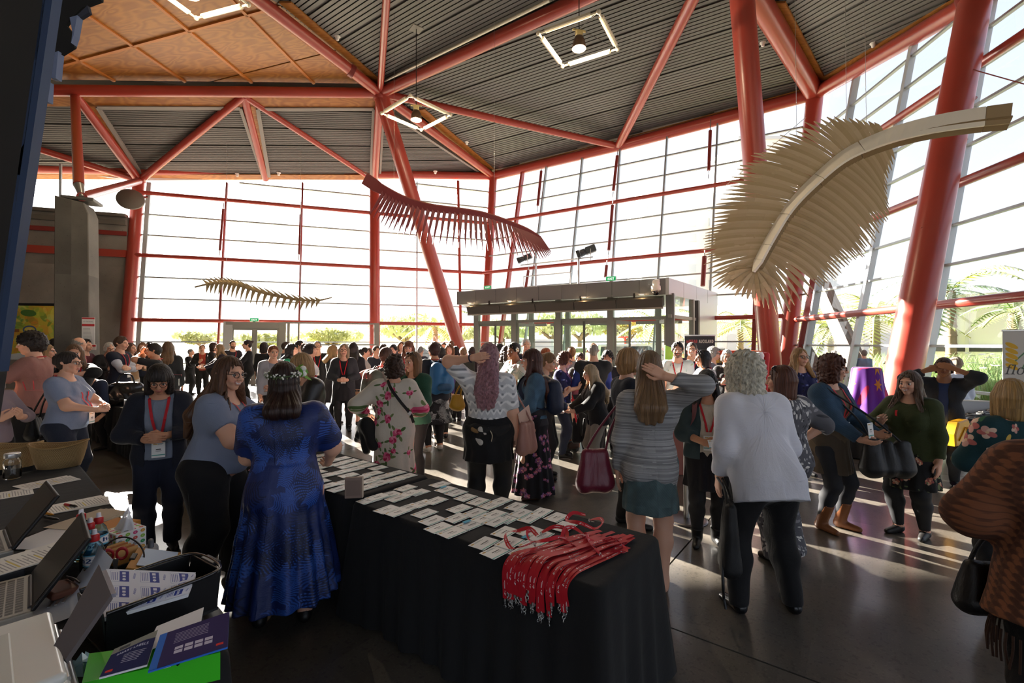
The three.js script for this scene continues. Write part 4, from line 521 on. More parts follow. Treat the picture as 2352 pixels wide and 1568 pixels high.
function person(o){
const lod=o.lod??(o.d<5.6?0:o.d<9?1:2),pos=P(o.x,790,o.d).setY(0),Hh=o.h??(1.75 +(790 - o.top)*o.d / F),gr=thing('person',o.label,'person',pos,(o.f??0)*D2R,o.group);
const h=Hh /(o.lean?1 - 0.42*(1 - Math.cos(o.lean*D2R))-(o.crouch??0):1),bw=o.b??1,fem=o.m?0:1,k=h / 1.68,tone=TONES[o.skin??'a'];
const cb=[0.011,0.017,0.024][lod],ch=[0.0052,0.009,0.014][lod],chand=[0.0042,0.0075,0.012][lod];
const hip=V(0,0.525*h,0),leanQ=qE((o.lean??0)*D2R,(o.twist??0)*D2R,(o.side??0)*D2R),T=(x,y,z)=>V(x,y - 0.525,z).multiplyScalar(h).applyQuaternion(leanQ).add(hip);
// torso primitives, in the torso frame (elliptical)
const tp=(x0,y0,z0,x1,y1,z1,r0,r1,inf,sz=1.38,e={})=>rc(V(x0*h,(y0 - 0.525)*h,z0*h*sz),V(x1*h,(y1 - 0.525)*h,z1*h*sz),r0*h + inf,r1*h + inf,{o:hip,q:leanQ,s:V(1,1,sz),...e});
const bb=Math.pow(bw,0.8),sh=(fem?0.094:0.108)*Math.pow(bw,0.35),belly=o.belly??(bw>1.15?0.02*bw:0);
const torso=(inf)=>{const a=[tp(-0.034*bw,0.52,-0.004,0.034*bw,0.52,-0.004,0.066*bb,0.066*bb,inf,1.15),tp(0,0.53,0,0,0.6,0.004,0.088*bb,0.077*bb,inf,1.3),tp(0,0.6,0.004,0,0.72,0,0.077*bb,0.09*bb,inf,1.36),tp(-0.052,0.745,-0.004,0.052,0.745,-0.004,0.058*bb,0.058*bb,inf,1.1),tp(-sh*0.86,0.797,-0.008,sh*0.86,0.797,-0.008,0.032*bb,0.032*bb,inf,1),tp(0,0.77,-0.006,0,0.84,-0.004,0.062,0.036,inf,1.05)];if(fem)for(const s of[-1,1])a.push(tp(s*0.042*bb,0.715,0.05*bb,s*0.046*bb,0.7,0.05*bb,0.042*bb,0.038*bb,inf,1));if(belly)a.push(tp(0,0.6,0.03 + belly,0,0.57,0.03 + belly,0.075*bb,0.07*bb,inf,1));for(const s of[-1,1])a.push(tp(s*0.04*bw,0.5,-0.035,s*0.04*bw,0.49,-0.03,0.052*bb,0.05*bb,inf,1));return a;};
// legs
const st=o.stance??[[0.055,0,0.0],[-0.055,0,0.03]],hipJ=[],knee=[],ank=[];
for(const i of[0,1]){const s=i?-1:1,hj=V(s*0.052*bw*h,0.5*h,0),an=V(st[i][0]*h*(st[i][0]*s>0?Math.max(1,bw*0.95):1),(0.045 + st[i][1])*h,st[i][2]*h - 0.012*h);hipJ.push(hj);ank.push(an);knee.push(ik(hj,an,0.236*h,0.236*h,V(s*0.12,0,1))[0]);}
const legs=(inf,ai=inf)=>[0,1].flatMap((i)=>[rc(hipJ[i],knee[i],0.06*h*bb + inf,0.037*h*bb + inf),rc(knee[i].clone(),knee[i].clone().lerp(ank[i],0.32).add(V(0,0,-0.008*h)),0.035*h*bb + inf,0.036*h*bb + inf),rc(knee[i].clone().lerp(ank[i],0.32).add(V(0,0,-0.008*h)),ank[i],0.036*h*bb + inf,0.0215*h + ai)]);
const toe=[0,1].map((i)=>{const s=i?-1:1,a=(st[i][3]??s*12)*D2R;return V(Math.sin(a),0,Math.cos(a));});
const feet=(inf)=>[0,1].flatMap((i)=>{const a=ank[i],y=a.y - 0.045*h;return[rc(a,V(a.x,y + 0.024*h,a.z - 0.014*h),0.021*h + inf,0.021*h + inf),rc(V(a.x,y + 0.024*h,a.z),V(a.x,y + 0.013*h,a.z).addScaledVector(toe[i],0.09*h),0.022*h + inf,0.014*h + inf,{k:0.02})];});
// arms
const arms=[o.al??'down',o.ar??'down'].map((a,i)=>{const s=i?-1:1,q={...ARMS[typeof a==='string'?a:a.p??'down'],...(typeof a==='object'?a:{})},mir=(t)=>V(t[0]*s,t[1],t[2]),shd=T(s*sh,0.795,-0.008),w0=T(q.w[0]*s*(q.w[0]>0.1?Math.pow(bw,0.6):1),q.w[1],q.w[2]+(q.w[2]>0.1?belly:0)),[el,wr]=ik(shd,w0,0.172*h,0.15*h,mir(q.e).applyQuaternion(leanQ));return{s,shd,el,wr,hd:mir(q.h),hn:mir(q.n),c:q.c,ab:Math.pow(bw,0.7)};});
const armP=(A,inf,from=0,to=2,flat)=>{const r=[rc(A.shd,A.el,(0.0335*A.ab)*h + inf,0.0265*A.ab*h + inf),rc(A.el,A.wr,0.0255*A.ab*h + inf,0.0165*h + inf)];if(to>=2)return r;if(to>1){const e=A.el.clone().lerp(A.wr,to - 1);r[1]=rc(A.el,e,0.0255*A.ab*h + inf,lerp(0.0255*A.ab,0.0165,to - 1)*h + inf,{fb:0.004});return r;}const e=A.shd.clone().lerp(A.el,to);return[rc(A.shd,e,0.0335*A.ab*h + inf,lerp(0.0335,0.0265,to)*A.ab*h + inf*1.25,{fb:0.004})];};
// head frame
const hp=T(0,0.845,0),headQ=leanQ.clone().slerp(new THREE.Quaternion(),0.5).multiply(qE((o.pitch??0)*D2R,(o.yaw??0)*D2R,(o.tilt??0)*D2R)),hs=k*1.0*(o.hs??1),HO=hp.clone().add(V(0,0.083*h,0.02*h).applyQuaternion(headQ)),hw=(p)=>v3(p).clone().multiplyScalar(hs).applyQuaternion(headQ).add(HO);
const hr=(a,b,ra,rb,s,e={})=>({...rc(v3(a).clone().multiplyScalar(hs).multiply(s??V(1,1,1)),v3(b).clone().multiplyScalar(hs).multiply(s??V(1,1,1)),ra*hs,rb*hs,e),o:HO,q:headQ,s});
const neck=[rc(T(0,0.82,-0.004),hw([0,-0.06,-0.025]),0.036*h*(fem?0.93:1.1),0.034*h*(fem?0.92:1.08))];
// ---- body
const B=new Field(cb,0.03*h);B.add(torso(0),legs(0),arms.flatMap((A)=>armP(A,0)),neck);if(o.bare||o.sandal)B.add(feet(-0.002));else B.add([0,1].map((i)=>rc(ank[i],V(ank[i].x,0.03*h,ank[i].z),0.02*h,0.018*h)));
const geos=[];const paint=(g,fn)=>{const p=g.attributes.position,c=new Float32Array(p.count*3),base=new THREE.Color(tone),q=new THREE.Color();for(let i=0;i<p.count;i++){q.copy(base);fn?.(p.getX(i),p.getY(i),p.getZ(i),q);c[i*3]=q.r;c[i*3 + 1]=q.g;c[i*3 + 2]=q.b;}g.setAttribute('color',new THREE.BufferAttribute(c,3));return g;};
geos.push(paint(B.mesh()));
const sm=o.smile?1:0.3;const HF=new Field(ch,0.022*hs);const E=V(1.2,1,1),fw=fem?0.94:1;
HF.add(hr([0,0.034,-0.016],[0,0.034,-0.016],0.094,0.094,V(1.24,0.98,1)),hr([0,-0.005,0.028],[0,-0.04,0.03],0.068*fw,0.056*fw,V(1.08,1,1)),hr([0,-0.06,0.036],[0,-0.086,0.05],0.045*fw,0.026,V(0.95,1,1)),hr([-0.034,-0.055,0.005],[0.034,-0.055,0.005],0.03,0.03),neck[0]);
if(lod<2||Math.abs((o.f??0)+(o.yaw??0))<120){for(const s of[-1,1])HF.add(hr([s*0.034,0.006,0.087],[s*0.034,0.006,0.088],0.017,0.017,null,{sub:1,k:0.018*hs}),hr([s*0.036,-0.03,0.064],[s*0.036,-0.034,0.064],0.024,0.02),hr([s*0.076,0.0,-0.012],[s*0.082,0.014,-0.022],0.013,0.017,V(1,1,1.0),{k:0.008}));
HF.add(hr([0,0.012,0.093],[0,-0.022,0.112],0.009,0.0125,null,{k:0.012*hs}),hr([-0.011,-0.026,0.1],[0.011,-0.026,0.1],0.009,0.009,null,{k:0.01*hs}),hr([-0.03,0.028,0.082],[0.03,0.028,0.082],0.012,0.012,null,{k:0.02*hs}),[-1,1].map((s)=>hr([s*0.022,-0.055 + 0.01*sm,0.08],[0,-0.053,0.089],0.008,0.0085,null,{k:0.009*hs})),hr([-0.012,-0.0625,0.086],[0.012,-0.0625,0.086],0.008,0.008,null,{k:0.009*hs}));if(lod===0)HF.add(hr([-0.02,-0.0555,0.098],[0.02,-0.0555,0.098],0.003,0.003,null,{sub:1,k:0.004}));}
const hq=headQ.clone().invert(),lv=V(0,0,0),lip=new THREE.Color(o.skin==='d'||o.skin==='c'?0x6e3a34:0xb0605a),brow=new THREE.Color(o.browc??0x4a3226),beardC=new THREE.Color(o.beard??0);
geos.push(paint(HF.mesh(),(x,y,z,c)=>{lv.set(x,y,z).sub(HO).applyQuaternion(hq).divideScalar(hs);const b=lv;const ly=b.y + 0.0575 - 0.011*sm*(b.x / 0.024)**2;if(b.z>0.05&&o.smile&&Math.abs(b.x)<0.024&&Math.abs(ly)<0.0045)c.setRGB(0.75,0.72,0.68);else if(b.z>0.055&&Math.abs(b.x)<(o.smile?0.031:0.025)&&Math.abs(ly)<0.0098)c.lerp(lip,0.75);else if(b.z>0.05&&b.y>0.022&&b.y<0.034&&Math.abs(b.x)>0.012&&Math.abs(b.x)<0.05)c.lerp(brow,0.7);else if(o.beard&&b.z>-0.01&&b.y<-0.03 -(b.z<0.05?-0.03:0)&&b.y>-0.12)c.lerp(beardC,0.85);else if(Math.abs(b.y + 0.025)<0.02&&Math.abs(Math.abs(b.x)- 0.04)<0.02&&b.z>0.03){c.r*=1.04;c.g*=0.93;c.b*=0.92;}}));
for(const A of arms){const hf=new Field(chand,0.006),dir=A.hd.clone().normalize(),fore=A.wr.clone().sub(A.el).normalize();const d2=dir.lerp(fore,0.25);hf.add(rc(A.el.clone().lerp(A.wr,0.8),A.wr,0.0185*h,0.0165*h,{k:0.01}),handPrims(A.wr,d2,A.hn,A.s>0?-1:1,k*(fem?0.94:1.04),A.c,lod===0));geos.push(paint(hf.mesh()));A.palm=A.wr.clone().addScaledVector(d2.clone().normalize(),0.075*k);}
part(gr,'body',geos,SKIN);
if(lod<2&&Math.abs((o.f??0)+(o.yaw??0))<120)for(const s of[-1,1]){const e=ball(0.0125*hs,V(0,0,0),10,8),c=new Float32Array(e.attributes.position.count*3);for(let i=0;i<e.attributes.position.count;i++){const z=e.attributes.position.getZ(i)/(0.0125*hs),r=z>0.86?0.03:z>0.62?0.14:0.8;c.set([r*(z>0.62&&z<=0.86?1.3:1),r,r],i*3);}e.setAttribute('color',new THREE.BufferAttribute(c,3));const m=part(gr,'eye',e,M(0xffffff,0.15,{vertexColors:true}));m.position.copy(hw([s*0.033,0.007,0.0765]));m.quaternion.copy(headQ);}
// ---- clothes
const seam=(-(o.f??0)+ 180)*D2R,wr=o.wrinkle??1;const wrinkle=(amp)=>(x,y,z,d)=>d + amp*wr*(0.6*Math.sin(y*34 + x*21 + 2.5*Math.sin(z*17))+ 0.5*Math.sin(x*47 - y*23 + z*39));const mesh=(f,oo={})=>f.mesh({seam,per:oo.per??2,vs:oo.vs??1.6});
const cloth=(name,cols,f,oo)=>part(gr,name,mesh(f,oo),CLOTH(cols));
const topInf=o.loose??0.014;let topF=null;const hemY=o.hem??0.5,slv=o.sl??0.62;
const upper=(inf,sleeve,hem,neckCut=0.825,open=0)=>{const f=new Field(cb,0.03*h).add(torso(inf),arms.flatMap((A)=>armP(A,inf*0.9,0,sleeve)));const fl=(hem<0.5?(o.flare??0.0):0);if(hem<0.52)f.add(tp(0,0.56,0,0,hem,0,0.095*bb,(0.098 + fl)*bb,inf,1.28,{fb:0}));const nq=leanQ.clone().invert(),t=V(0,0,0);f.cut((x,y,z,d)=>{t.set(x,y,z).sub(hip).applyQuaternion(nq);const Y=t.y / h + 0.525,X=t.x / h,Z=t.z / h;const armZone=Math.abs(X)>0.125*bb;if(!armZone)d=Math.max(d,(hem - Y)*h);d=Math.max(d,(Y - neckCut - 0.008 - 1.4*Math.max(0,Math.abs(X)- 0.042)+ Math.max(0,Z)*0.55)*h);if(open&&Z>0.0)d=Math.max(d,(open + 0.05*Math.max(0,Y - 0.74)- Math.abs(X))*h);return d;});f.cut(wrinkle(lod===0?0.0022:0.003));return f.bake();};
if(o.shirt!==undefined&&!o.dress){topF=upper(topInf,o.shirtSl??slv,o.shirtHem??hemY,o.neck??0.828);cloth(o.shirtName??'shirt',o.shirt,topF,o.shirtUv);}
if(o.jacket!==undefined){const jf=upper(topInf + 0.014,o.jsl??1.92,o.jhem??0.47,0.832,o.vest?0:o.open??0.03);cloth(o.jacketName??'jacket',o.jacket,jf);if(!topF||!(o.open>0))topF=jf;o.jf=jf;if(o.collar){}}
if(o.dress!==undefined){topF=upper(topInf,slv,0.6,o.neck??0.828);topF=null;const f=new Field(cb,0.025*h).add(torso(topInf),arms.flatMap((A)=>armP(A,o.puff?topInf*2.2:topInf,0,slv)));skirtPrim(f,0.615,o.hem??0.2,0.082*bb,o.flare??0.17,o.folds??14,o.famp??0.06);{const nq=leanQ.clone().invert(),t=V(0,0,0);f.cut((x,y,z,d)=>{t.set(x,y,z).sub(hip).applyQuaternion(nq);const Y=t.y / h + 0.525,X=t.x / h,Z=t.z / h;return Math.max(d,(Y - 0.832 - 1.4*Math.max(0,Math.abs(X)- 0.042)+ Math.max(0,Z)*0.55)*h);});}f.cut(wrinkle(0.002));topF=f.bake();cloth('dress',o.dress,topF,o.dressUv);}
function skirtPrim(f,y0,y1,r0,r1,n,amp,waistZ=1.25){const R0=r0*h,R1=r1*h,Y0=y0*h,Y1=y1*h,bxs=new THREE.Box3(V(-R1*1.3,Y1,-R1*1.3),V(R1*1.3,Y0,R1*1.3));f.add({box:bxs,k:0.03*h,fn:(x,y,z)=>{const t=clamp((Y0 - y)/(Y0 - Y1),0,1),e=Math.pow(t,0.75),zz=z*lerp(waistZ,1.02,e),r=Math.hypot(x,zz),a=Math.atan2(x,zz),R=lerp(R0,R1,e)*(1 + amp*e*Math.sin(a*n + 1.5*Math.sin(a*3))+ 0.025*e*Math.sin(a*5 + y*6));return Math.max((r - R)*0.85,y - Y0,Y1 - y);}});}
if(o.skirt!==undefined){const f=new Field(cb,0.02*h).add(tp(-0.04*bw,0.53,0,0.04*bw,0.53,0,0.075*bb,0.075*bb,0.008,1.15));skirtPrim(f,0.6,o.skHem??0.3,0.086*bb,(o.skR??0.13)*bb,o.folds??12,o.famp??0.03);for(const s of[-1,1])f.add(tp(s*0.04*bw,0.5,-0.035,s*0.04*bw,0.47,-0.03,0.053*bb,0.05*bb,0.012,1));f.cut((x,y,z,d)=>Math.max(d,(o.skHem??0.3)*h - y,y - 0.61*h));f.cut(wrinkle(0.002));cloth('skirt',o.skirt,f,o.skirtUv);}
if(o.pants!==undefined){const wide=o.wide??0.01,f=new Field(cb,0.03*h).add(tp(-0.034*bw,0.52,-0.004,0.034*bw,0.52,-0.004,0.066*bb,0.066*bb,0.01,1.15),tp(0,0.53,0,0,0.58,0.004,0.088*bb,0.08*bb,0.009,1.3),[-1,1].map((s)=>tp(s*0.04*bw,0.5,-0.035,s*0.04*bw,0.49,-0.03,0.052*bb,0.05*bb,0.009,1)),legs(wide*0.8 + 0.003,wide +(o.wideH??0.004)));f.cut((x,y,z,d)=>Math.max(d,y - 0.595*h,(o.pHem??0.028)*h - y));f.cut(wrinkle(0.0024));cloth('trousers',o.pants,f);}
if(o.tights!==undefined){const f=new Field(cb,0.02*h).add(legs(0.009,0.008));f.cut((x,y,z,d)=>Math.max(d,0.03*h - y,y - 0.5*h));part(gr,'tights',f.mesh(),M(o.tights,0.75));}
if(o.shoe!==undefined&&!o.bare)for(const i of[0,1]){const f=new Field(Math.min(cb,0.012),0.02);f.add(feet(o.sandal?0.004:0.006).slice(i*2,i*2 + 2));if(o.boot)f.add(rc(ank[i],ank[i].clone().lerp(knee[i],o.boot),0.024*h + 0.008,0.03*h + 0.01,{fb:0}));const a=ank[i],y0=a.y - 0.045*h;f.cut((x,y,z,d)=>Math.max(d,y0 + 0.002 - y,o.boot?-1:y - y0 -(o.low??0.062)*h));if(o.low&&o.low<0.05)f.cut((x,y,z,d)=>d);const sm=part(gr,'shoe',f.mesh(),M(o.shoe,o.shoeR??0.5));if(o.sole!==undefined&&lod<2){const sp=V(a.x,y0 + 0.009,a.z).addScaledVector(toe[i],0.04*h);part(sm,'sole',xf(new THREE.CapsuleGeometry(0.034,0.135*k,4,12),sp,new THREE.Quaternion().setFromUnitVectors(UP,toe[i]),V(1,1,0.28)),M(o.sole,0.6));}}
// ---- hair
if(o.hair!=='none'){
const c=o.hc??0x2a1c14,st2=o.hair??'short',curl=/curl|afro/.test(st2),f=new Field(lod===0?0.0075:lod===1?0.011:0.015,0.02*hs),capR=o.vol??(curl?0.022:st2==='crop'?0.004:0.013),len=o.len??0.3,addH=(a,b,ra,rb,s,e)=>f.add(hr(a,b,ra,rb,s,e));
addH([0,0.038,-0.02],[0,0.038,-0.02],0.094 + capR,0.094 + capR,V(1.2,0.98,0.98));addH([0,0.0,-0.05],[0,-0.02,-0.05],0.07 + capR,0.055 + capR*0.6,V(1.05,1,1));
const bk=(y,x,z)=>{const wpt=hw([x,0,z]);wpt.y=y;return wpt;};
if(st2==='bob'||st2==='curlbob'||st2==='afro'){const L=o.len??0.11;for(const s of[-1,1]){addH([s*0.07,0.02,-0.005],[s*0.074,-L,0.004],0.032 + capR*0.5,0.028 + capR*0.4);}addH([0,0,-0.055],[0,-L,-0.055],0.072 + capR*0.4,0.062 + capR*0.6,V(0.95,1,1));for(const s of[-1,1])addH([s*0.05,-0.01,-0.04],[s*0.055,-L,-0.04],0.05,0.04);}
if(st2==='long'||st2==='curllong'){
const chest=T(0,0.73,0),bkQ=leanQ,zb=-0.07*bb -((o.loose??0.014)+(o.jacket!==undefined?0.012:0)+ 0.014)/ h,end=T(0,0.855 - len*0.5 / h,zb),end2=T(0,0.87 - len / h,zb - 0.004),w=o.hw??1;addH([0,0,-0.055],[0,-0.1,-0.06],0.078 + capR*0.4,0.07 + capR*0.4,V(0.92,1,1));for(const s of[-1,-0.35,0.35,1]){const sx=V(s*0.062*w*k,0,0).applyQuaternion(leanQ);f.add(rc(hw([s*0.05,-0.06,-0.05]),end.clone().add(sx),0.05*k,0.05*k),rc(end.clone().add(sx),end2.clone().addScaledVector(sx,1.05).add(V(0,(Math.abs(s)>0.5?0.02:0),0)),0.045*k,0.018*k));}for(const s of[-1,1]){if(o.front===0)continue;addH([s*0.072,0.03,0.0],[s*0.078,-0.09,0.012],0.032,0.034);const p0=hw([s*0.078,-0.09,0.012]),p1=T(s*0.075,0.79 - Math.max(0,len - 0.25)*0.1,0.055);const p2=p1.clone().add(V(0,-len*0.5,0.035).applyQuaternion(leanQ));f.add(rc(p0,p1,0.034*k,0.032*k));if(len>0.2)f.add(rc(p1,p2,0.03*k,0.014*k));}}
if(st2==='pony'){const a=hw([0,0.05,-0.13]),b=hw([0,-0.06,-0.17]);f.add(rc(a,b,0.026*k,0.034*k),rc(b,b.clone().add(V(0,-len,0)),0.034*k,0.014*k));}
if(st2==='bun')addH([0,0.085,-0.115],[0,0.09,-0.125],0.044,0.042);if(st2==='updo')addH([0,0.06,-0.12],[0,0.02,-0.125],0.042,0.036);
if(o.fringe){for(const s of[-1,0,1])addH([s*0.03,0.09,0.05],[s*0.036,0.042,0.083],0.022,0.017,null,{k:0.015});}
if(st2==='short'&&o.m){addH([0,0.095,0.03],[0,0.1,-0.03],0.05,0.05);}
const la=V(0,0,0);f.cut((x,y,z,d)=>{la.set(x,y,z).sub(HO).applyQuaternion(hq).divideScalar(hs);const X=la.x,Y=la.y,Z=la.z;
const hl=o.hairline??0.076;let face=Math.min(1,Math.hypot(X /(0.068 +(Y<-0.03?0.0:0)),(Y - hl + 0.1)/ 0.1,0))- 1;if(Z>0.02&&!(o.fringe&&Y>0.035))d=Math.max(d,-Math.max(face*0.07,0.045 - Z)*hs);if(Z>0.02&&o.fringe&&Y<0.035)d=Math.max(d,-Math.max((Math.hypot(X / 0.066,(Y + 0.05)/ 0.11)- 1)*0.06,0.03 - Z)*hs);if(o.m||/crop|short|bun|updo|pony/.test(st2)){if(Z>-0.03)d=Math.max(d,(-0.015 +(Z + 0.03)*0.35 - Y)*hs*0.8);if(st2!=='pony')d=Math.max(d,(-0.075 - Y)*hs);}if(o.balding)d=Math.max(d,Math.min(0.03 - Math.hypot(X,Y - 0.1,Z)+ 0.06,1)*hs);
if(curl)d +=(o.camp??0.0085)*(Math.sin(x*95 + 3*Math.sin(y*41))*Math.sin(y*88 + 2*Math.sin(z*53))*Math.sin(z*92 + x*30))*1.8;else{const a=Math.atan2(X,-Z);d +=0.0022*Math.sin(a*46 + 2*Math.sin(y*9))+ 0.0022*Math.sin(a*23 + y*5);}return d;});
const hm=part(gr,'hair',f.mesh({per:2,vs:1.4,cx:HO.x,cz:HO.z,seam:seam}),HAIR(c,curl));if(o.hc2)hm.userData.label=undefined;
if(o.shades){const s=part(gr,'sunglasses',[-1,1].flatMap((q)=>[xf(new THREE.SphereGeometry(0.03,12,8),V(q*0.034,0,0),null,V(1,0.75,0.28)),cyl(V(q*0.065,0,0),V(q*0.085,-0.01,-0.11),0.004,undefined,6)]),M(0x17120f,0.12,{clearcoat:1}));const up=o.shades==='up';s.position.copy(hw(up?[0,0.122,0.045]:[0,0.008,0.098]));s.quaternion.copy(headQ).multiply(qE(up?-0.75:0,0,0));s.scale.setScalar(hs);}
}else if(o.shades){}
if(o.glasses){const g=part(gr,'glasses',[-1,1].flatMap((s)=>[xf(new THREE.TorusGeometry(0.023,0.0026,6,20),V(s*0.032,0.002,0),null,V(1.1,0.85,1)),cyl(V(s*0.057,0.008,0),V(s*0.08,0.008,-0.1),0.0024,undefined,6)]).concat([cyl(V(-0.01,0.006,0),V(0.01,0.006,0),0.0024,undefined,6)]),M(o.glasses===1?0x1a1512:o.glasses,0.25));g.position.copy(hw([0,0.006,0.101]));g.quaternion.copy(headQ);g.scale.setScalar(hs);}
// ---- lanyard with badge, laid on the clothes
if(o.lan&&topF){
const lf=o.jacket!==undefined&&o.lanOver?o.jf:topF,onF=(X,Y)=>{const q=T(X,Y,0.2),dir=V(0,0,-1).applyQuaternion(leanQ),p=q.clone();for(let i=0;i<60;i++){const d=lf.at(p.x,p.y,p.z);if(d<0.006)break;p.addScaledVector(dir,Math.max(0.004,d*0.6));if(p.clone().sub(q).length()>0.4*h)break;}return p.addScaledVector(dir,-0.006);};
const yE=o.lanY??0.655,pts=[];for(let i=0;i<=10;i++){const t=i / 10;pts.push([lerp(0.042,0.008,Math.pow(t,1.1)),lerp(0.815,yE,t)]);}const strip=(s)=>{const L=pts.map(([X,Y])=>onF(s*X,Y)),ps=[],w=0.0085*k*(o.lanW??1),sd=V(1,0,0).applyQuaternion(leanQ).multiplyScalar(w);const nb=T(s*0.04,0.845,-0.02);L.unshift(nb);const q=[];for(const p of L)q.push(p.clone().sub(sd),p.clone().add(sd));for(let i=0;i + 3<q.length;i +=2){const a=q[i],b=q[i + 1],c=q[i + 3],d=q[i + 2];ps.push(a,b,c,a,c,d);}const g=new THREE.BufferGeometry();g.setAttribute('position',new THREE.Float32BufferAttribute(ps.flatMap((v)=>[v.x,v.y,v.z]),3));g.computeVertexNormals();return g;};
const lm=part(gr,'lanyard',[strip(1),strip(-1),tube([T(0.04,0.845,-0.02),T(0.02,0.85,-0.055),T(-0.02,0.85,-0.055),T(-0.04,0.845,-0.02)],0.006,8,5)],o.lanM??LANY);const e=onF(0,yE - 0.035),e2=onF(0,yE - 0.075);const bg=merge([rbox(0.092,0.126,0.004,0.002)]);const b=part(lm,'badge',bg,lod===2?M(0xf2f2ee,0.5):WHITEP);b.position.copy(e2.lerp(e,0.35)).add(V(0,0,0.008).applyQuaternion(leanQ));b.quaternion.copy(leanQ).multiply(qE(0,o.bt??0,0));if(lod<2){const pf=part(lm,'badge_print',new THREE.PlaneGeometry(0.088,0.122),badgeMat);pf.position.copy(b.position).add(V(0,0,0.0032).applyQuaternion(b.quaternion));pf.quaternion.copy(b.quaternion);}
}
if(o.bracelet){const A=arms[o.bracelet==='l'?0:1];part(gr,'bracelet',xf(new THREE.TorusGeometry(0.021*h,0.007,6,16),A.el.clone().lerp(A.wr,0.93),new THREE.Quaternion().setFromUnitVectors(V(0,0,1),A.wr.clone().sub(A.el).normalize())),M(0x1b1d3a,0.5));}
gr.updateMatrixWorld();const loc=(v)=>gr.localToWorld(v.clone());
const info={gr,h,k,T:(x,y,z)=>loc(T(x,y,z)),hands:arms.map((A)=>loc(A.palm)),wrists:arms.map((A)=>loc(A.wr)),hw:(p)=>loc(hw(p)),headQ,leanQ,heading:(o.f??0)*D2R,Tl:T,hwl:hw,arms};people.push(info);return info;
}
const badgeT=canvas(128,176,(g,w,h)=>{g.fillStyle='#f4f4f1';g.fillRect(0,0,w,h);g.fillStyle='#c9a24a';g.fillRect(14,14,42,10);g.fillStyle='#8b9aa0';g.fillRect(60,12,52,6);g.fillRect(60,22,40,4);g.fillStyle='#2b2b2d';g.fillRect(40,74,48,11);g.fillStyle='#9c9ca0';g.fillRect(34,94,60,5);g.fillRect(44,104,40,5);g.fillStyle='#2f9d93';g.fillRect(0,142,w,10);}),badgeMat=M(0xffffff,0.5,{map:badgeT});
// ---- printed and knitted cloths
const blobs=(seed,n,fn)=>(g,w,h)=>{const r=rng(seed);for(let i=0;i<n;i++){const x=r()*w,y=r()*h,a=r()*6.28,s=r(),t=r();for(const dx of[-w,0,w])for(const dy of[-h,0,h]){if(x + dx<-80||x + dx>w + 80||y + dy<-80||y + dy>h + 80)continue;g.save();g.translate(x + dx,y + dy);g.rotate(a);fn(g,s,t);g.restore();}}};
const print=(bg,...layers)=>canvas(384,384,(g,w,h)=>{g.fillStyle=bg;g.fillRect(0,0,w,h);for(const l of layers)l(g,w,h);});
const flower=(cols,r0,r1)=>(g,s,t)=>{const R=lerp(r0,r1,s);for(let i=0;i<5;i++){g.fillStyle=cols[(i +(t*9|0))%cols.length];g.beginPath();g.ellipse(Math.cos(i*1.257)*R*0.55,Math.sin(i*1.257)*R*0.55,R*0.55,R*0.42,i*1.257,0,7);g.fill();}g.fillStyle='#e9c9a0';g.beginPath();g.arc(0,0,R*0.2,0,7);g.fill();};
const rose=(g,s,t)=>{const R=18 + 20*s;for(let k=0;k<4;k++){g.fillStyle=['#4f6a3a','#6f8250'][k%2];g.beginPath();g.ellipse(R*1.1*Math.cos(k*1.7),R*1.1*Math.sin(k*1.7),R*0.55,R*0.22,k*1.7,0,7);g.fill();}for(let k=0;k<6;k++){g.fillStyle=['#c2305e','#d85b83','#e88aa6','#b3264f','#e06a92'][(k +(t*5|0))%5];g.beginPath();g.ellipse(R*0.3*Math.cos(k*1.05),R*0.3*Math.sin(k*1.05),R*(0.62 - k*0.06),R*(0.5 - k*0.05),k,0,7);g.fill();}};
const leafy=(cols)=>(g,s,t)=>{const L=40 + 60*s;g.strokeStyle=cols[(t*cols.length)|0];for(let i=-5;i<=5;i++){g.lineWidth=3 + 2*s;g.beginPath();g.moveTo(0,i*L*0.09);g.quadraticCurveTo(L*0.25,i*L*0.09 - L*0.1,L*(0.5 - 0.04*Math.abs(i)),i*L*0.13);g.stroke();g.beginPath();g.moveTo(0,i*L*0.09);g.quadraticCurveTo(-L*0.25,i*L*0.09 - L*0.1,-L*(0.5 - 0.04*Math.abs(i)),i*L*0.13);g.stroke();}};
const speckle=(cols)=>(g,s,t)=>{g.fillStyle=cols[(t*cols.length)|0];g.beginPath();g.ellipse(0,0,5 + 12*s,3 + 5*s,0,0,7);g.fill();};
const PR=(t,r=0.88,o={})=>M(0xffffff,r,{map:t,bumpMap:rep1(clothB,1,1.4),bumpScale:0.012,sheen:0.2,...o});
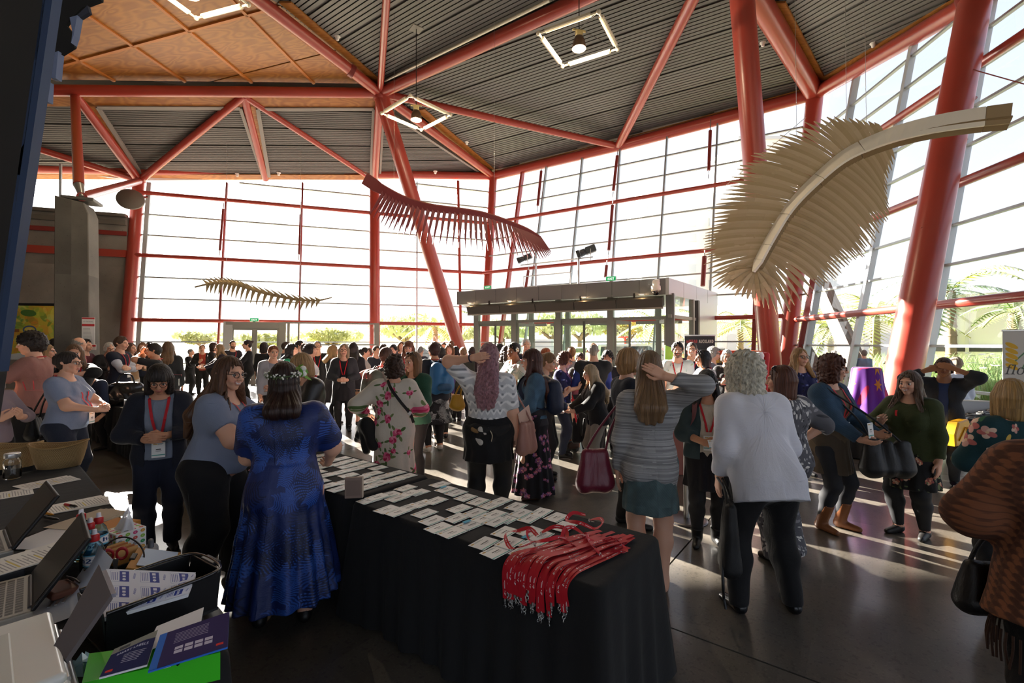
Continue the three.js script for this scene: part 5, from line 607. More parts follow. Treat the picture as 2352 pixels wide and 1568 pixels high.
const BLUELEAF=PR(print('#152b68',blobs(1,46,leafy(['#0d1a42','#254c9e','#10204e','#2d58b0']))),0.5),ROSES=PR(print('#cfc8bc',blobs(2,15,rose))),NAVYFLORAL=PR(print('#14121a',blobs(3,70,flower(['#a85470','#c77a90','#7d4a76','#8f5f9a'],9,20)))),BLACKFLORAL=PR(print('#131210',blobs(4,60,flower(['#c7785f','#d9b79a','#93504a'],9,20)),blobs(41,40,speckle(['#53603a','#76805a'])))),TEALFLORAL=PR(print('#123b42',blobs(5,26,flower(['#d9a79c','#e6c7b3','#c26f6a'],16,32)),blobs(51,30,speckle(['#3a6a4a','#d8b85a'])))),SNAKE=PR(print('#5a5a60',blobs(6,260,speckle(['#c7c5c2','#8d8c90','#34343a','#dedbd6'])))),NAVYPRINT=PR(print('#1d2150',blobs(7,160,speckle(['#3a4a9a','#5a4a8c','#8a8fc0','#101430'])))),BWPRINT=PR(print('#141519',blobs(8,26,leafy(['#c9cccf','#8f9499','#2a2c33'])))),TAPA=PR(print('#d9dad2',blobs(9,40,leafy(['#4f8f8c','#3a6f6c','#d9dad2','#8fb3a8'])))),PALEPRINT=PR(print('#dfe9e8',blobs(10,60,speckle(['#9fc4c9','#c9dde0','#b5d0a8'])))),DENIM=(c)=>PR(dataTex(128,(x,y,i,j)=>{const q=new THREE.Color(c),v=0.8 + 0.4*fbm(x*8,y*8,3)+((i + j)%4===0?0.1:0);return[255*Math.pow(q.r,0.4545)*v,255*Math.pow(q.g,0.4545)*v,255*Math.pow(q.b,0.4545)*v];})),DEN1=DENIM(0x3f5f78),DEN2=DENIM(0x2e4a63),DEN3=DENIM(0x4a5f62);
const STRIPEKNIT=PR(canvas(128,256,(g,w,h)=>{const r=rng(4);g.fillStyle='#8d8f90';g.fillRect(0,0,w,h);for(let y=0;y<h;y +=3){const v=105 + 70*r()|0;g.fillStyle=`rgb(${v},${v},${v + 2})`;const x=r()*w;g.fillRect(0,y,w,2);g.fillStyle=`rgba(215,215,212,${0.5 * r()})`;g.fillRect(x,y,50,2);}})),LACE=PR(canvas(128,128,(g,w,h)=>{g.fillStyle='#c9ccd0';g.fillRect(0,0,w,h);for(let y=-8;y<h + 8;y +=16)for(let x=-8;x<w + 8;x +=16){g.strokeStyle='#f1f2f3';g.lineWidth=4;g.beginPath();g.moveTo(x,y);g.lineTo(x + 8,y + 9);g.lineTo(x + 16,y);g.stroke();g.fillStyle='#85898f';g.fillRect(x + 6,y + 1,4,4);}})),BROWNKNIT=PR(canvas(64,64,(g,w,h)=>{g.fillStyle='#5a3522';g.fillRect(0,0,w,h);for(let y=0;y<h;y +=8)for(let x=0;x<w;x +=16){g.fillStyle=(x / 16 + y / 8)%2?'#7a4a2e':'#4a2a1b';g.beginPath();g.ellipse(x + 8 +(y%16?8:0),y + 4,8,4.5,0.4,0,7);g.fill();}},[5,5]));
const SCRIPT=PR(canvas(512,512,(g,w,h)=>{g.fillStyle='#7d8799';g.fillRect(0,0,w,h);g.strokeStyle='#2b2c33';g.lineWidth=4;g.beginPath();for(let i=0;i<26;i++){const x=150 + i*9,y=210 + 18*Math.sin(i*2.1)*(i%3?1:-1)- i;i?g.lineTo(x,y):g.moveTo(x,y);}g.stroke();g.fillStyle='#2b2c33';g.fillRect(190,250,130,4);}));
const LEATHER=M(0x17171a,0.34,{clearcoat:0.35,clearcoatRoughness:0.4,bumpMap:rep1(clothB,1,1.4),bumpScale:0.01}),WHITEBL=M(0xe6e8f2,0.8,{bumpMap:rep1(clothB,1,0.7),bumpScale:0.02,transmission:0.15});
const BLK=0x141416,NVY=0x1b2236,SLATE=0x7f8aa2,CHAR=0x2b2c30;
const p={};
// ---- volunteers and visitors near the camera
p.bob=person({x:368,d:3.95,top:836,f:34,pitch:24,label:'woman with dark bob looking down at her hands in navy cardigan',skin:'b',hair:'bob',len:0.1,vol:0.022,hc:0x1c120e,fringe:1,glasses:1,shirt:SCRIPT,shirtHem:0.5,jacket:0x191d2a,jacketName:'cardigan',jhem:0.42,open:0.058,pants:0x1a2033,wideH:0.02,shoe:0x1b1a1a,sole:0x9a948a,lan:1,lanW:1.25,lanY:0.615,al:{p:'clasp',w:[0.03,0.635,0.16]},ar:{p:'clasp',w:[0.05,0.625,0.16]}});
p.laugh=person({x:490,d:3.42,top:824,f:98,yaw:-26,lean:9,b:1.38,smile:1,label:'laughing woman with long brown hair and glasses in slate grey tee',hair:'long',len:0.4,hc:0x5b3a22,glasses:0x2b1c14,shirt:SLATE,hem:0.505,sl:0.62,loose:0.012,pants:0x131315,wide:0.03,wideH:0.03,shoe:0x111112,lan:1,lanY:0.7,al:{p:'mouth',w:[0.03,0.83,0.16]},ar:{p:'fwd',w:[0.09,0.62,0.22]},stance:[[0.06,0,0.06],[-0.07,0,-0.03]]});
p.blue=person({x:655,d:2.92,top:838,f:200,tilt:-3,lean:3,b:1.3,label:'woman in blue leaf print dress wearing a white flower wreath',hair:'long',len:0.1,front:0,hc:0x2c1711,dress:BLUELEAF,hem:0.125,flare:0.2,sl:0.82,puff:1,folds:16,famp:0.075,shoe:0x121110,al:'clasp',ar:{p:'fwd',w:[0.13,0.57,0.16],e:[0.9,-0.3,-0.8]},stance:[[0.07,0,0.02],[-0.06,0,0]]});
p.leather=person({x:726,d:4.9,top:813,f:-46,lean:10,pitch:8,label:'blonde bobbed woman in black leather jacket leaning across the badge table',hair:'bob',len:0.09,hc:0xb08a5c,fringe:1,glasses:0x20252c,shirt:0x5d6350,jacket:LEATHER,jhem:0.46,open:0.03,jsl:1.9,pants:0x161618,shoe:BLK,lan:1,al:{p:'table'},ar:'down'});
p.floral=person({x:905,d:4.95,top:820,f:186,b:1.25,label:'curly haired woman seen from behind in pale tunic with pink roses',hair:'curlbob',len:0.06,vol:0.026,hc:0x3a2416,dress:ROSES,hem:0.12,flare:0.155,sl:1.72,loose:0.03,folds:10,famp:0.035,shoe:0x1b1a19,al:{p:'hip',w:[0.16,0.6,0.06]},ar:{p:'clasp',w:[0.1,0.6,0.14]}});
p.green1=person({x:952,d:5.65,top:811,f:-28,yaw:-10,label:'woman with sunglasses on her head in green cardigan holding cards',hair:'bob',len:0.15,hc:0x7d5734,shades:'up',shirt:0x26323a,jacket:0x24503e,jacketName:'cardigan',open:0.04,jhem:0.48,pants:BLK,shoe:BLK,al:'phone',ar:'clasp'});
p.pink=person({x:1122,d:4.5,top:794,f:176,pitch:6,b:1.28,label:'woman with long pink hair raising a hand to her head',hair:'curllong',len:0.36,front:0,camp:0.005,hc:0x9a6f78,shirt:LACE,hem:0.575,sl:0.85,loose:0.02,skirt:0x121214,skHem:0.37,skR:0.115,tights:0x121214,shoe:BLK,al:'head',ar:'down',bracelet:'l'});
p.denim=person({x:1226,d:5.3,top:805,f:-88,yaw:-6,label:'woman with long auburn hair in denim jacket and floral maxi skirt',hair:'long',len:0.42,fringe:1,hc:0x4a2215,jacket:DEN1,jhem:0.545,jsl:1.9,open:0.02,shirt:0x2c2a30,skirt:NAVYFLORAL,skHem:0.035,skR:0.15,famp:0.06,shoe:0x4d3020,al:'clasp',ar:'phone'});
p.sling=person({x:1250,d:6.1,top:811,f:72,pitch:14,label:'blonde woman with hair pinned up looking down at a phone',hair:'updo',hc:0x8a643c,shirt:0x161618,sl:1.9,pants:BLK,shoe:BLK,al:'phone',ar:'phone'});
p.redcurl=person({x:1290,d:7.2,top:810,f:72,pitch:12,label:'woman with curly auburn hair in navy print blouse and jeans',hair:'curlbob',len:0.02,vol:0.026,hc:0x5c2c1a,glasses:1,shirt:NAVYPRINT,sl:1.2,hem:0.47,pants:0x1b2338,shoe:0x131314,sole:0x8d8d8d,lan:1,al:'phone',ar:'phone'});
p.redskirt=person({x:1334,d:7.9,top:811,f:-20,pitch:14,label:'woman in black shirt and bright red skirt reading a leaflet',hair:'updo',hc:0x3f2a1e,glasses:1,shirt:0x18191d,sl:1.3,skirt:0xb01f2b,skHem:0.27,skR:0.115,shoe:0x2a2422,al:'fwd',ar:'phone'});
p.bald=person({x:1362,d:7.1,top:788,m:1,b:1.15,f:184,label:'bald man seen from behind in black vest and blue shirt',hair:'crop',balding:1,hc:0xa09a92,vol:0.003,shirt:0x2c3f8c,sl:1.9,jacket:0x202225,jacketName:'vest',vest:1,jsl:0.16,jhem:0.49,pants:0x24262a,shoe:BLK,lan:0,al:'clasp',ar:'clasp'});
p.blond2=person({x:1372,d:6.2,top:838,f:-82,lean:6,pitch:10,label:'woman with long pale blonde hair in black jacket holding leaflets',hair:'long',len:0.34,hc:0xb59c78,jacket:0x17181a,jsl:1.9,open:0.02,shirt:0x2a2b2d,jhem:0.46,pants:0x8b857a,shoe:0xa5755a,sandal:1,low:0.03,al:'fwd',ar:'fwd'});
p.sunny=person({x:1440,d:4.45,top:806,f:96,yaw:8,label:'woman with short wavy blonde hair and dark sunglasses in navy jacket',hair:'bob',len:0.045,vol:0.024,hc:0xa37c4e,shades:1,jacket:0x1a1e2b,jsl:1.92,open:0.03,shirt:0x3a3f4a,jhem:0.47,pants:0x131314,wide:0.02,shoe:BLK,al:'clasp',ar:'down'});
p.hand=person({x:1492,d:3.35,top:812,f:166,label:'woman in grey striped cardigan and denim skirt holding her hair back',hair:'long',len:0.26,front:0,hc:0x7a5f42,shirt:STRIPEKNIT,shirtName:'cardigan',hem:0.44,sl:1.9,loose:0.018,skirt:DEN3,skHem:0.335,skR:0.118,bare:1,al:{p:'down'},ar:{p:'headb',w:[0.055,0.91,-0.115],e:[1,-0.1,-0.1]},stance:[[0.05,0,0.0],[-0.05,0,-0.02]]});
p.asian=person({x:1622,d:4.08,top:853,f:-14,yaw:8,label:'woman with long black hair and dark glasses wearing a red lanyard',skin:'b',hair:'long',len:0.36,fringe:1,hc:0x120d0b,shades:1,shirt:0xc9bfae,jacket:0x36474c,open:0.045,jhem:0.5,jsl:1.45,skirt:0x17151a,skHem:0.33,skR:0.125,famp:0.06,tights:0x131215,shoe:0x121212,boot:0.25,lan:1,lanW:1.2,lanY:0.66,al:{p:'clasp',w:[0.06,0.61,0.17]},ar:{p:'clasp',w:[0.04,0.62,0.18]}});
p.white=person({x:1757,d:3.08,top:830,f:182,lean:22,b:1.15,label:'woman with white curly hair in white blouse bending forward',hair:'curlbob',len:0.12,vol:0.056,camp:0.009,hc:0xd0cab8,shirt:WHITEBL,hem:0.42,sl:1.8,loose:0.03,flare:0.012,pants:0x0f0f11,wide:0.014,wideH:0.012,shoe:0x121214,shoeR:0.25,al:{p:'down',w:[0.12,0.53,0.12]},ar:'clasp',stance:[[0.11,0,-0.01],[-0.08,0,-0.02]]});
p.snake=person({x:1802,d:3.75,top:844,f:-160,yaw:26,b:1.18,label:'auburn haired woman with hand on hip in grey snake print outfit',hair:'bob',len:0.12,hc:0x5c3320,shades:'up',shirt:SNAKE,hem:0.5,sl:1.15,loose:0.026,pants:SNAKE,wide:0.03,wideH:0.05,shoe:0x2a2220,al:'clasp',ar:{p:'hip',w:[0.12,0.6,0.02],e:[1,0.2,-0.4]},bracelet:'r'});
p.blonde3=person({x:1836,d:6.2,top:802,f:4,pitch:-6,label:'blonde woman with glasses looking up in dark denim shirt',hair:'long',len:0.2,hc:0xa9814f,glasses:1,shirt:NAVYPRINT,sl:1.9,pants:BLK,shoe:BLK,al:'phone',ar:'clasp'});
p.boots=person({x:1905,d:4.4,top:820,f:26,yaw:34,label:'curly auburn woman in denim jacket with tan lace-up boots',hair:'curlbob',len:0.09,vol:0.03,hc:0x5a2f1c,glasses:0x3a2a20,jacket:DEN2,open:0.045,jhem:0.53,jsl:1.92,shirt:0x6b5a45,shirtHem:0.42,skirt:0x54483a,skHem:0.335,skR:0.115,tights:0x1a1c22,shoe:0x7d4a26,boot:0.5,lan:1,lanW:1.2,al:{p:'fwd',w:[0.07,0.58,0.2]},ar:{p:'fwd',w:[0.08,0.56,0.2]},stance:[[0.07,0,0.03],[-0.06,0,0]]});
p.sweater=person({x:2092,d:4.25,top:855,f:-64,b:1.15,smile:1,label:'woman with long ash hair in green jumper and floral skirt',hair:'long',len:0.36,hc:0x5d4632,shirt:0x37401f,shirtName:'jumper',hem:0.47,sl:1.85,loose:0.022,skirt:BLACKFLORAL,skHem:0.3,skR:0.125,famp:0.05,tights:0x16171b,shoe:0x131212,low:0.05,lan:1,lanW:1.2,lanY:0.66,bt:-0.2,al:'down',ar:{p:'phone',w:[0.1,0.68,0.15]}});
p.shade=person({x:2168,d:5.75,top:824,m:1,f:-45,skin:'c',label:'person in dark jacket shielding eyes with raised arms by the window',hair:'bob',len:0.05,hc:0x4a2c20,shirt:0x23345c,jacket:0x1d2026,open:0.025,jsl:1.92,jhem:0.5,pants:0x121316,shoe:0x121214,al:'brow',ar:{p:'brow',w:[0.1,0.91,0.1]}});
p.teal=person({x:2325,d:3.0,top:876,f:160,label:'blonde person in teal floral top at the right edge',hair:'bob',len:0.12,hc:0xa8854f,shirt:TEALFLORAL,sl:1.9,loose:0.025,hem:0.48,pants:BLK,shoe:BLK,al:'clasp',ar:'clasp'});
p.shawl=person({x:2462,d:1.85,top:915,f:140,lean:9,label:'brown haired person wrapped in brown woven shawl at right edge',hair:'bob',len:0.11,vol:0.03,hc:0x4a2e22,shirt:BLK,jacket:BROWNKNIT,jacketName:'shawl',jsl:1.9,jhem:0.4,flare:0.04,loose:0.045,pants:0x101012,wide:0.03,shoe:BLK,al:{p:'clasp',w:[0.09,0.62,0.1]},ar:{p:'clasp',w:[0.12,0.6,0.1]}});
// ---- left group
p.tee=person({x:78,d:5.9,top:768,m:1,b:1.12,f:-66,label:'man with thick wavy dark hair in dusty pink tee',hair:'curlbob',len:-0.01,vol:0.036,hc:0x241712,shirt:0x96685f,hem:0.47,sl:0.8,loose:0.026,pants:0x111113,wide:0.02,shoe:BLK,lan:1,al:{p:'out'},ar:'out'});
p.profile=person({x:152,d:5.15,top:811,f:102,b:1.18,label:'woman with dark pulled-back hair and glasses in pale grey-blue tee',hair:'updo',hc:0x2a1c16,glasses:1,shirt:0x8793ad,hem:0.49,sl:0.72,pants:0x1e2638,shoe:BLK,lan:1,lanY:0.62,al:{p:'clasp',w:[0.05,0.63,0.19]},ar:{p:'clasp',w:[0.06,0.62,0.19]}});
person({x:-22,d:4.6,top:842,f:80,label:'person in mauve top half hidden by the black drape',hair:'bob',hc:0x8d8078,shirt:0x8f8088,sl:1.5,pants:BLK,shoe:BLK,al:'phone',ar:'phone'});
person({x:103,d:8.4,top:792,f:118,label:'blonde woman with glasses behind the man in pink tee',hair:'long',len:0.2,hc:0xa07c50,glasses:1,shirt:0x9a8464,sl:1.6,pants:BLK,shoe:BLK,ar:'phone'});
person({x:124,d:11,top:778,m:1,f:150,skin:'c',label:'man in dark navy shirt below the yellow banner',hair:'crop',hc:0x17110f,shirt:0x171c30,sl:0.9,pants:BLK,shoe:BLK,lan:1});
person({x:172,d:6.6,top:793,f:40,label:'woman raising her black sleeved arm across in slate tee',hair:'long',len:0.2,hc:0x77583c,shirt:0x7f8aa2,jacket:0x151518,open:0.06,pants:BLK,shoe:BLK,lan:1,al:{p:'cross',w:[-0.02,0.76,0.16],e:[1,0.1,0.3]},ar:{p:'brow',w:[0.1,0.84,0.12]}});
person({x:178,d:9.4,top:776,m:1,f:150,label:'grey haired man in red shirt by the concrete pillar',hair:'crop',hc:0x8f8a82,balding:1,shirt:0x9e2830,sl:1.6,pants:BLK,shoe:BLK});
person({x:194,d:10.3,top:781,f:95,label:'dark haired person behind the man in red shirt',hair:'short',m:1,hc:0x1c1411,shirt:0x5c2630,sl:0.9,pants:BLK,shoe:BLK});
person({x:249,d:10.6,top:787,f:60,pitch:12,label:'white haired woman in dark jacket beside the man in vest',hair:'bob',len:0.03,hc:0xd2cdc4,glasses:1,shirt:0x2a2024,jacket:0x1e1d22,open:0.05,pants:BLK,shoe:BLK,lan:1,al:'phone',ar:'phone'});
person({x:275,d:9.6,top:775,m:1,f:96,label:'brown haired man in navy vest over pale shirt, arms folded',hair:'short',hc:0x4d3524,shirt:0xc5c9d6,sl:1.9,jacket:0x1c2132,jacketName:'vest',vest:1,jsl:0.3,jhem:0.5,pants:BLK,shoe:BLK,lan:1,al:'cross',ar:'cross'});
person({x:299,d:11.2,top:789,f:84,label:'woman in tan top with clasped hands near left red post',hair:'long',len:0.15,hc:0x5b3a26,shirt:0x9a7c5c,sl:1.9,pants:0xb9b2a4,shoe:BLK,al:'phone',ar:'phone'});
person({x:328,d:12.3,top:788,f:28,label:'red-blonde woman in navy top standing by left red post',hair:'long',len:0.14,hc:0x8a5a34,shirt:0x1d2233,sl:0.9,pants:BLK,shoe:BLK});
person({x:345,d:13,top:787,f:2,label:'dark haired woman behind the person with arm across face',hair:'bob',hc:0x2a1b14,shirt:0x232530,sl:1.9,pants:BLK,shoe:BLK});
person({x:357,d:8.5,top:791,m:1,f:-58,skin:'b',label:'black haired person in black tee with an arm across the face',hair:'short',hc:0x17110f,shirt:0x1b1c1f,sl:0.85,pants:BLK,shoe:BLK,lan:1,al:{p:'brow',w:[-0.02,0.88,0.15]},ar:'brow'});
person({x:386,d:9.7,top:786,f:210,label:'long haired woman seen from behind in dark jacket left of bright window',hair:'long',len:0.22,hc:0x6c5138,jacket:0x25262a,open:0,shirt:0x25262a,jhem:0.44,pants:0x5c1f2a,shoe:BLK});
p.bent=person({x:256,d:7.7,h:1.35,lean:42,pitch:20,f:-12,label:'person in navy top bending over the far registration table',hair:'short',m:1,hc:0x4a3022,shirt:0x1f2a44,sl:1.9,pants:BLK,shoe:BLK,al:'table',ar:'table'});
// ---- group in front of the bright far glass
person({x:437,d:16,top:802,f:104,label:'short grey haired woman in long black coat against bright floor',hair:'crop',hc:0x8a8a88,jacket:0x1b1b1e,jacketName:'coat',jhem:0.24,open:0,shirt:BLK,pants:BLK,shoe:BLK,al:'phone',ar:'phone'});
person({x:465,d:15.6,top:792,f:34,label:'woman in black jacket over red blouse with red lanyard by bright floor',hair:'crop',hc:0x5a3c28,jacket:0x1d1d20,open:0.05,shirt:0xa8503c,pants:BLK,shoe:BLK,lan:1,al:'clasp',ar:'phone'});
person({x:489,d:15,top:787,f:110,label:'dark haired woman in black behind the woman with long fair hair',hair:'bob',hc:0x3a2418,shirt:0x1b1b1e,sl:1.9,pants:BLK,shoe:BLK,ar:'phone'});
person({x:506,d:13.5,top:791,f:-48,label:'woman with long fair hair holding white papers, maroon skirt',hair:'long',len:0.25,hc:0x8f7350,shirt:0x241f2c,sl:1.9,skirt:0x6a1f2b,skHem:0.28,shoe:BLK,al:'fwd',ar:'fwd'});
person({x:534,d:15,top:783,m:1,f:50,beard:0x3a281c,label:'bearded man in dark shirt with lanyard near far double doors',hair:'crop',hc:0x3a281c,shirt:0x25232c,sl:1.9,pants:BLK,shoe:BLK,lan:1,al:'fwd',ar:'clasp'});
person({x:570,d:13.6,top:782,f:-56,label:'woman with hair in a bun in profile before far doors',hair:'bun',hc:0x2a1a12,shirt:0x1d1c20,sl:1.9,pants:BLK,shoe:BLK,al:'fwd',ar:'fwd'});
person({x:606,d:13.2,top:788,f:185,label:'woman with dark wavy hair seen from behind before far doors',hair:'curlbob',len:0.1,hc:0x2b1a12,shirt:0x1c1b1f,sl:1.5,pants:BLK,shoe:BLK});
person({x:627,d:8.6,top:795,f:42,label:'auburn haired woman in pale grey cardigan with bag strap',hair:'updo',hc:0x8a4a26,shirt:0x8d8f9a,sl:1.9,jacket:0x9a9aa2,jacketName:'cardigan',open:0.05,pants:BLK,shoe:BLK});
person({x:655,d:13,top:787,m:1,f:120,label:'brown haired man in navy suit behind the woman in green',hair:'short',hc:0x3a281c,shirt:0x1d2740,sl:1.9,pants:BLK,shoe:BLK});
person({x:668,d:9.6,top:792,f:92,label:'woman with black curly hair in bright green top',hair:'curllong',len:0.15,hc:0x17110f,shirt:0x14805a,sl:0.9,pants:BLK,shoe:BLK});
person({x:686,d:14,top:784,m:1,f:100,label:'dark haired man far back left of the man in glasses',hair:'short',hc:0x1f1612,shirt:0x33343c,sl:1.9,pants:BLK,shoe:BLK});
person({x:699,d:13.4,top:790,f:80,label:'brown haired woman far back beside the dark haired man',hair:'bob',len:0.05,hc:0x4d3322,shirt:0x3c3038,sl:1.9,pants:BLK,shoe:BLK});
person({x:710,d:9.1,top:792,f:104,label:'woman with short black hair in profile wearing white',hair:'curlbob',len:0.01,hc:0x1b1310,shirt:0xd5d5da,sl:0.9,pants:BLK,shoe:BLK});
person({x:729,d:11,top:784,m:1,f:22,label:'man with glasses in black jacket with lanyard and white badge',hair:'crop',hc:0x77716a,glasses:1,jacket:0x202124,open:0.04,shirt:0x1b1b1e,pants:BLK,shoe:BLK,lan:1});
person({x:763,d:10.2,top:794,f:125,label:'blonde woman in black dress left of the woman in grey coat',hair:'long',len:0.15,hc:0x9a7a4e,dress:0x17171a,hem:0.28,flare:0.13,sl:1.9,tights:0x17171a,shoe:BLK,al:'phone'});
p.coat=person({x:790,d:9.3,top:791,f:16,label:'grey-blonde woman with clasped hands in long charcoal coat',hair:'bob',len:0.12,hc:0x9a8468,glasses:1,shirt:0x16161a,jacket:0x2b2e33,jacketName:'coat',jhem:0.32,open:0.035,flare:0.03,skirt:0x1b1c20,skHem:0.36,tights:0x18181b,shoe:0x141416,boot:0.15,lan:1,al:'clasp',ar:'clasp'});
person({x:811,d:9.9,top:788,f:195,label:'woman with long black hair seen from behind in black dress',hair:'long',len:0.2,hc:0x1d1412,dress:0x1b1c20,hem:0.3,flare:0.12,sl:0.7,shoe:BLK});
person({x:836,d:11.3,top:799,f:105,label:'woman with pinned-up black hair in pale grey top',hair:'updo',hc:0x1b1411,shirt:0xa8a49c,sl:1.9,pants:BLK,shoe:BLK});
person({x:848,d:13.5,top:800,f:-20,label:'person with brown hair far behind the grey top woman',hair:'bob',len:0.04,hc:0x5a3a26,shirt:0x3a3a44,sl:1.9,pants:BLK,shoe:BLK});
person({x:863,d:12.4,top:796,m:1,f:55,label:'man in dark suit near the windbreak post',hair:'short',hc:0x4d382a,shirt:0x20232e,sl:1.9,pants:BLK,shoe:BLK});
person({x:879,d:13.2,top:792,m:1,f:130,label:'brown haired man in purple-blue shirt near the car window',hair:'short',hc:0x4a3626,shirt:0x45456a,sl:1.9,pants:BLK,shoe:BLK});
p.back1=person({x:885,d:6.8,top:800,m:1,f:145,label:'person with cropped hair in taupe top wearing grey backpack',hair:'crop',vol:0.012,hc:0x54301f,shirt:0x8a7c78,sl:1.9,pants:0x23252a,shoe:BLK,lan:1,al:'clasp',ar:'clasp'});
person({x:904,d:10.4,top:793,m:1,f:-8,label:'dark haired young man facing the camera behind the backpack',hair:'short',hc:0x1f1511,shirt:0x6d7078,sl:0.9,pants:BLK,shoe:BLK,lan:1});
person({x:921,d:13.8,top:786,f:20,label:'woman far back under the round tree outside',hair:'bob',hc:0x6c4a30,shirt:0x514a55,sl:1.9,pants:BLK,shoe:BLK});
person({x:939,d:8.7,top:785,f:4,label:'woman with auburn fringe in pale pink top with lanyard',hair:'long',len:0.12,fringe:1,hc:0x6e3d24,shirt:0xd0aeb2,sl:1.9,pants:BLK,shoe:BLK,lan:1});
person({x:965,d:13,top:796,m:1,f:160,label:'grey haired person far back between auburn fringe and cropped red hair',hair:'crop',hc:0x8f8a84,shirt:0x3d4350,sl:1.9,pants:BLK,shoe:BLK});
p.bluepack=person({x:998,d:7.6,top:788,f:-148,b:1.2,label:'person with cropped dark red hair wearing navy and bright blue backpack',hair:'crop',vol:0.018,hc:0x3a1712,skin:'b',shirt:0x1b1e2a,jacket:0x1c1f2b,jsl:1.9,jhem:0.47,open:0,skirt:BWPRINT,skHem:0.26,skR:0.14,tights:0x15161a,shoe:0xd9d4cc,sole:0xf0efea,lan:1,al:'fwd',ar:'down'});
person({x:1013,d:8.6,top:799,f:200,label:'person with short black hair in purple top behind blue backpack',hair:'crop',vol:0.014,hc:0x17110f,shirt:0x43286a,sl:1.9,skirt:0x1b1b1f,skHem:0.26,tights:BLK,shoe:0x2a2a2e});
person({x:1006,d:13.4,top:789,f:170,label:'black haired person far back above the blue backpack',hair:'bob',len:0.04,hc:0x1a1310,shirt:0x24252b,sl:1.9,pants:BLK,shoe:BLK});
person({x:1019,d:14,top:788,f:10,label:'brown haired woman far back left of bald dark skinned man',hair:'long',len:0.1,hc:0x3f281b,shirt:0x3a2c33,sl:1.9,pants:BLK,shoe:BLK});
person({x:1036,d:13.6,top:782,m:1,f:20,skin:'d',label:'bald dark skinned man far back near the raking column',hair:'none',shirt:0x2c2d33,sl:1.9,pants:BLK,shoe:BLK});
person({x:1033,d:10.6,top:792,f:2,label:'woman with curly light brown hair in purple with red lanyard',hair:'curlbob',len:0.08,hc:0x7a5232,shirt:0x4a2a60,sl:1.9,pants:BLK,shoe:BLK,lan:1,ar:'phone',al:'phone'});
person({x:1047,d:12.4,top:796,f:180,label:'black haired person at the foot of the raking column',hair:'bob',len:0.05,hc:0x15100e,shirt:0x1d1e22,sl:1.9,pants:BLK,shoe:BLK});
person({x:1064,d:10.6,top:799,m:1,f:190,label:'person in dark olive jacket seen behind the pink haired woman',hair:'crop',vol:0.014,hc:0x8a6a48,shirt:0x2c3128,jacket:0x2a2f26,open:0,jhem:0.42,pants:0x16171a,shoe:BLK});
person({x:1083,d:12.8,top:797,f:150,label:'dark haired person far back left of pink hair',hair:'bob',len:0.04,hc:0x261914,shirt:0x2a2226,sl:1.9,pants:BLK,shoe:BLK});
person({x:1146,d:9.4,top:791,f:112,label:'dark haired woman with a small bun right of pink hair',hair:'updo',hc:0x191210,shirt:0x17171b,sl:1.9,pants:BLK,shoe:BLK,lan:1});
person({x:1130,d:12.6,top:793,f:60,label:'brown haired woman far back in front of lobby left door',hair:'bob',hc:0x54301f,shirt:0x7d3440,sl:1.9,pants:BLK,shoe:BLK});
person({x:1163,d:8.2,top:797,f:48,label:'woman with long curly brown hair in grey top before the lobby',hair:'curllong',len:0.25,hc:0x3f271a,shirt:0x55524c,sl:1.9,pants:BLK,shoe:BLK,ar:'phone'});
p.flower=person({x:1184,d:7.3,top:788,f:-48,yaw:6,pitch:8,skin:'c',label:'person with yellow flower behind the ear in white and teal print',hair:'updo',hc:0x16100e,shirt:TAPA,sl:1.2,loose:0.022,hem:0.45,pants:0x1c1c20,shoe:BLK,lan:1,al:'phone',ar:'phone'});
person({x:1208,d:9.6,top:780,m:1,f:6,label:'white haired man in navy suit before the lobby',hair:'crop',vol:0.01,hc:0xd6d2cb,shirt:0x2c3f6a,jacket:0x1c2230,open:0.04,pants:BLK,shoe:BLK,lan:1});
person({x:1252,d:9.2,top:801,f:95,label:'copper haired woman behind the one with pinned-up hair',hair:'bob',len:0.03,hc:0x9a5026,shirt:0x3a2f30,sl:1.9,pants:BLK,shoe:BLK});
person({x:1313,d:9.6,top:798,f:178,label:'woman with light brown bun seen from behind in grey jacket',hair:'bun',hc:0x8a5c34,shirt:0x8b8c90,sl:1.9,pants:BLK,shoe:BLK});
p.asian2=person({x:1395,d:7.5,top:805,m:1,f:-8,pitch:18,skin:'b',label:'black haired person looking down in black top right of bald man',hair:'curlbob',len:-0.02,vol:0.018,hc:0x17120f,shirt:0x151518,sl:1.9,pants:BLK,shoe:BLK,lan:1,al:'phone',ar:'phone'});
person({x:1425,d:9.4,top:810,f:60,label:'dark haired person behind the woman in sunglasses',hair:'bob',len:0.02,hc:0x2a2422,shirt:0x26262b,sl:1.9,pants:BLK,shoe:BLK});
person({x:1499,d:8.2,top:815,f:150,label:'ginger haired person glimpsed behind the raised hand',hair:'bob',len:0.04,hc:0x8f4c22,shirt:0x54504a,sl:1.9,pants:BLK,shoe:BLK});
p.beard=person({x:1556,d:7.8,top:788,m:1,f:-18,beard:0x1c130f,glasses:1,label:'bearded man with glasses in pale patterned tee before the lobby',hair:'short',vol:0.018,hc:0x17110f,shirt:PALEPRINT,sl:0.85,hem:0.46,pants:0x2a2d36,shoe:BLK,lan:1});
person({x:1589,d:8.7,top:788,m:1,b:1.15,f:-24,glasses:1,smile:1,label:'smiling man with glasses in navy shirt before black banner',hair:'crop',vol:0.01,hc:0x33241b,shirt:0x1a2036,sl:1.9,pants:BLK,shoe:BLK,lan:1});
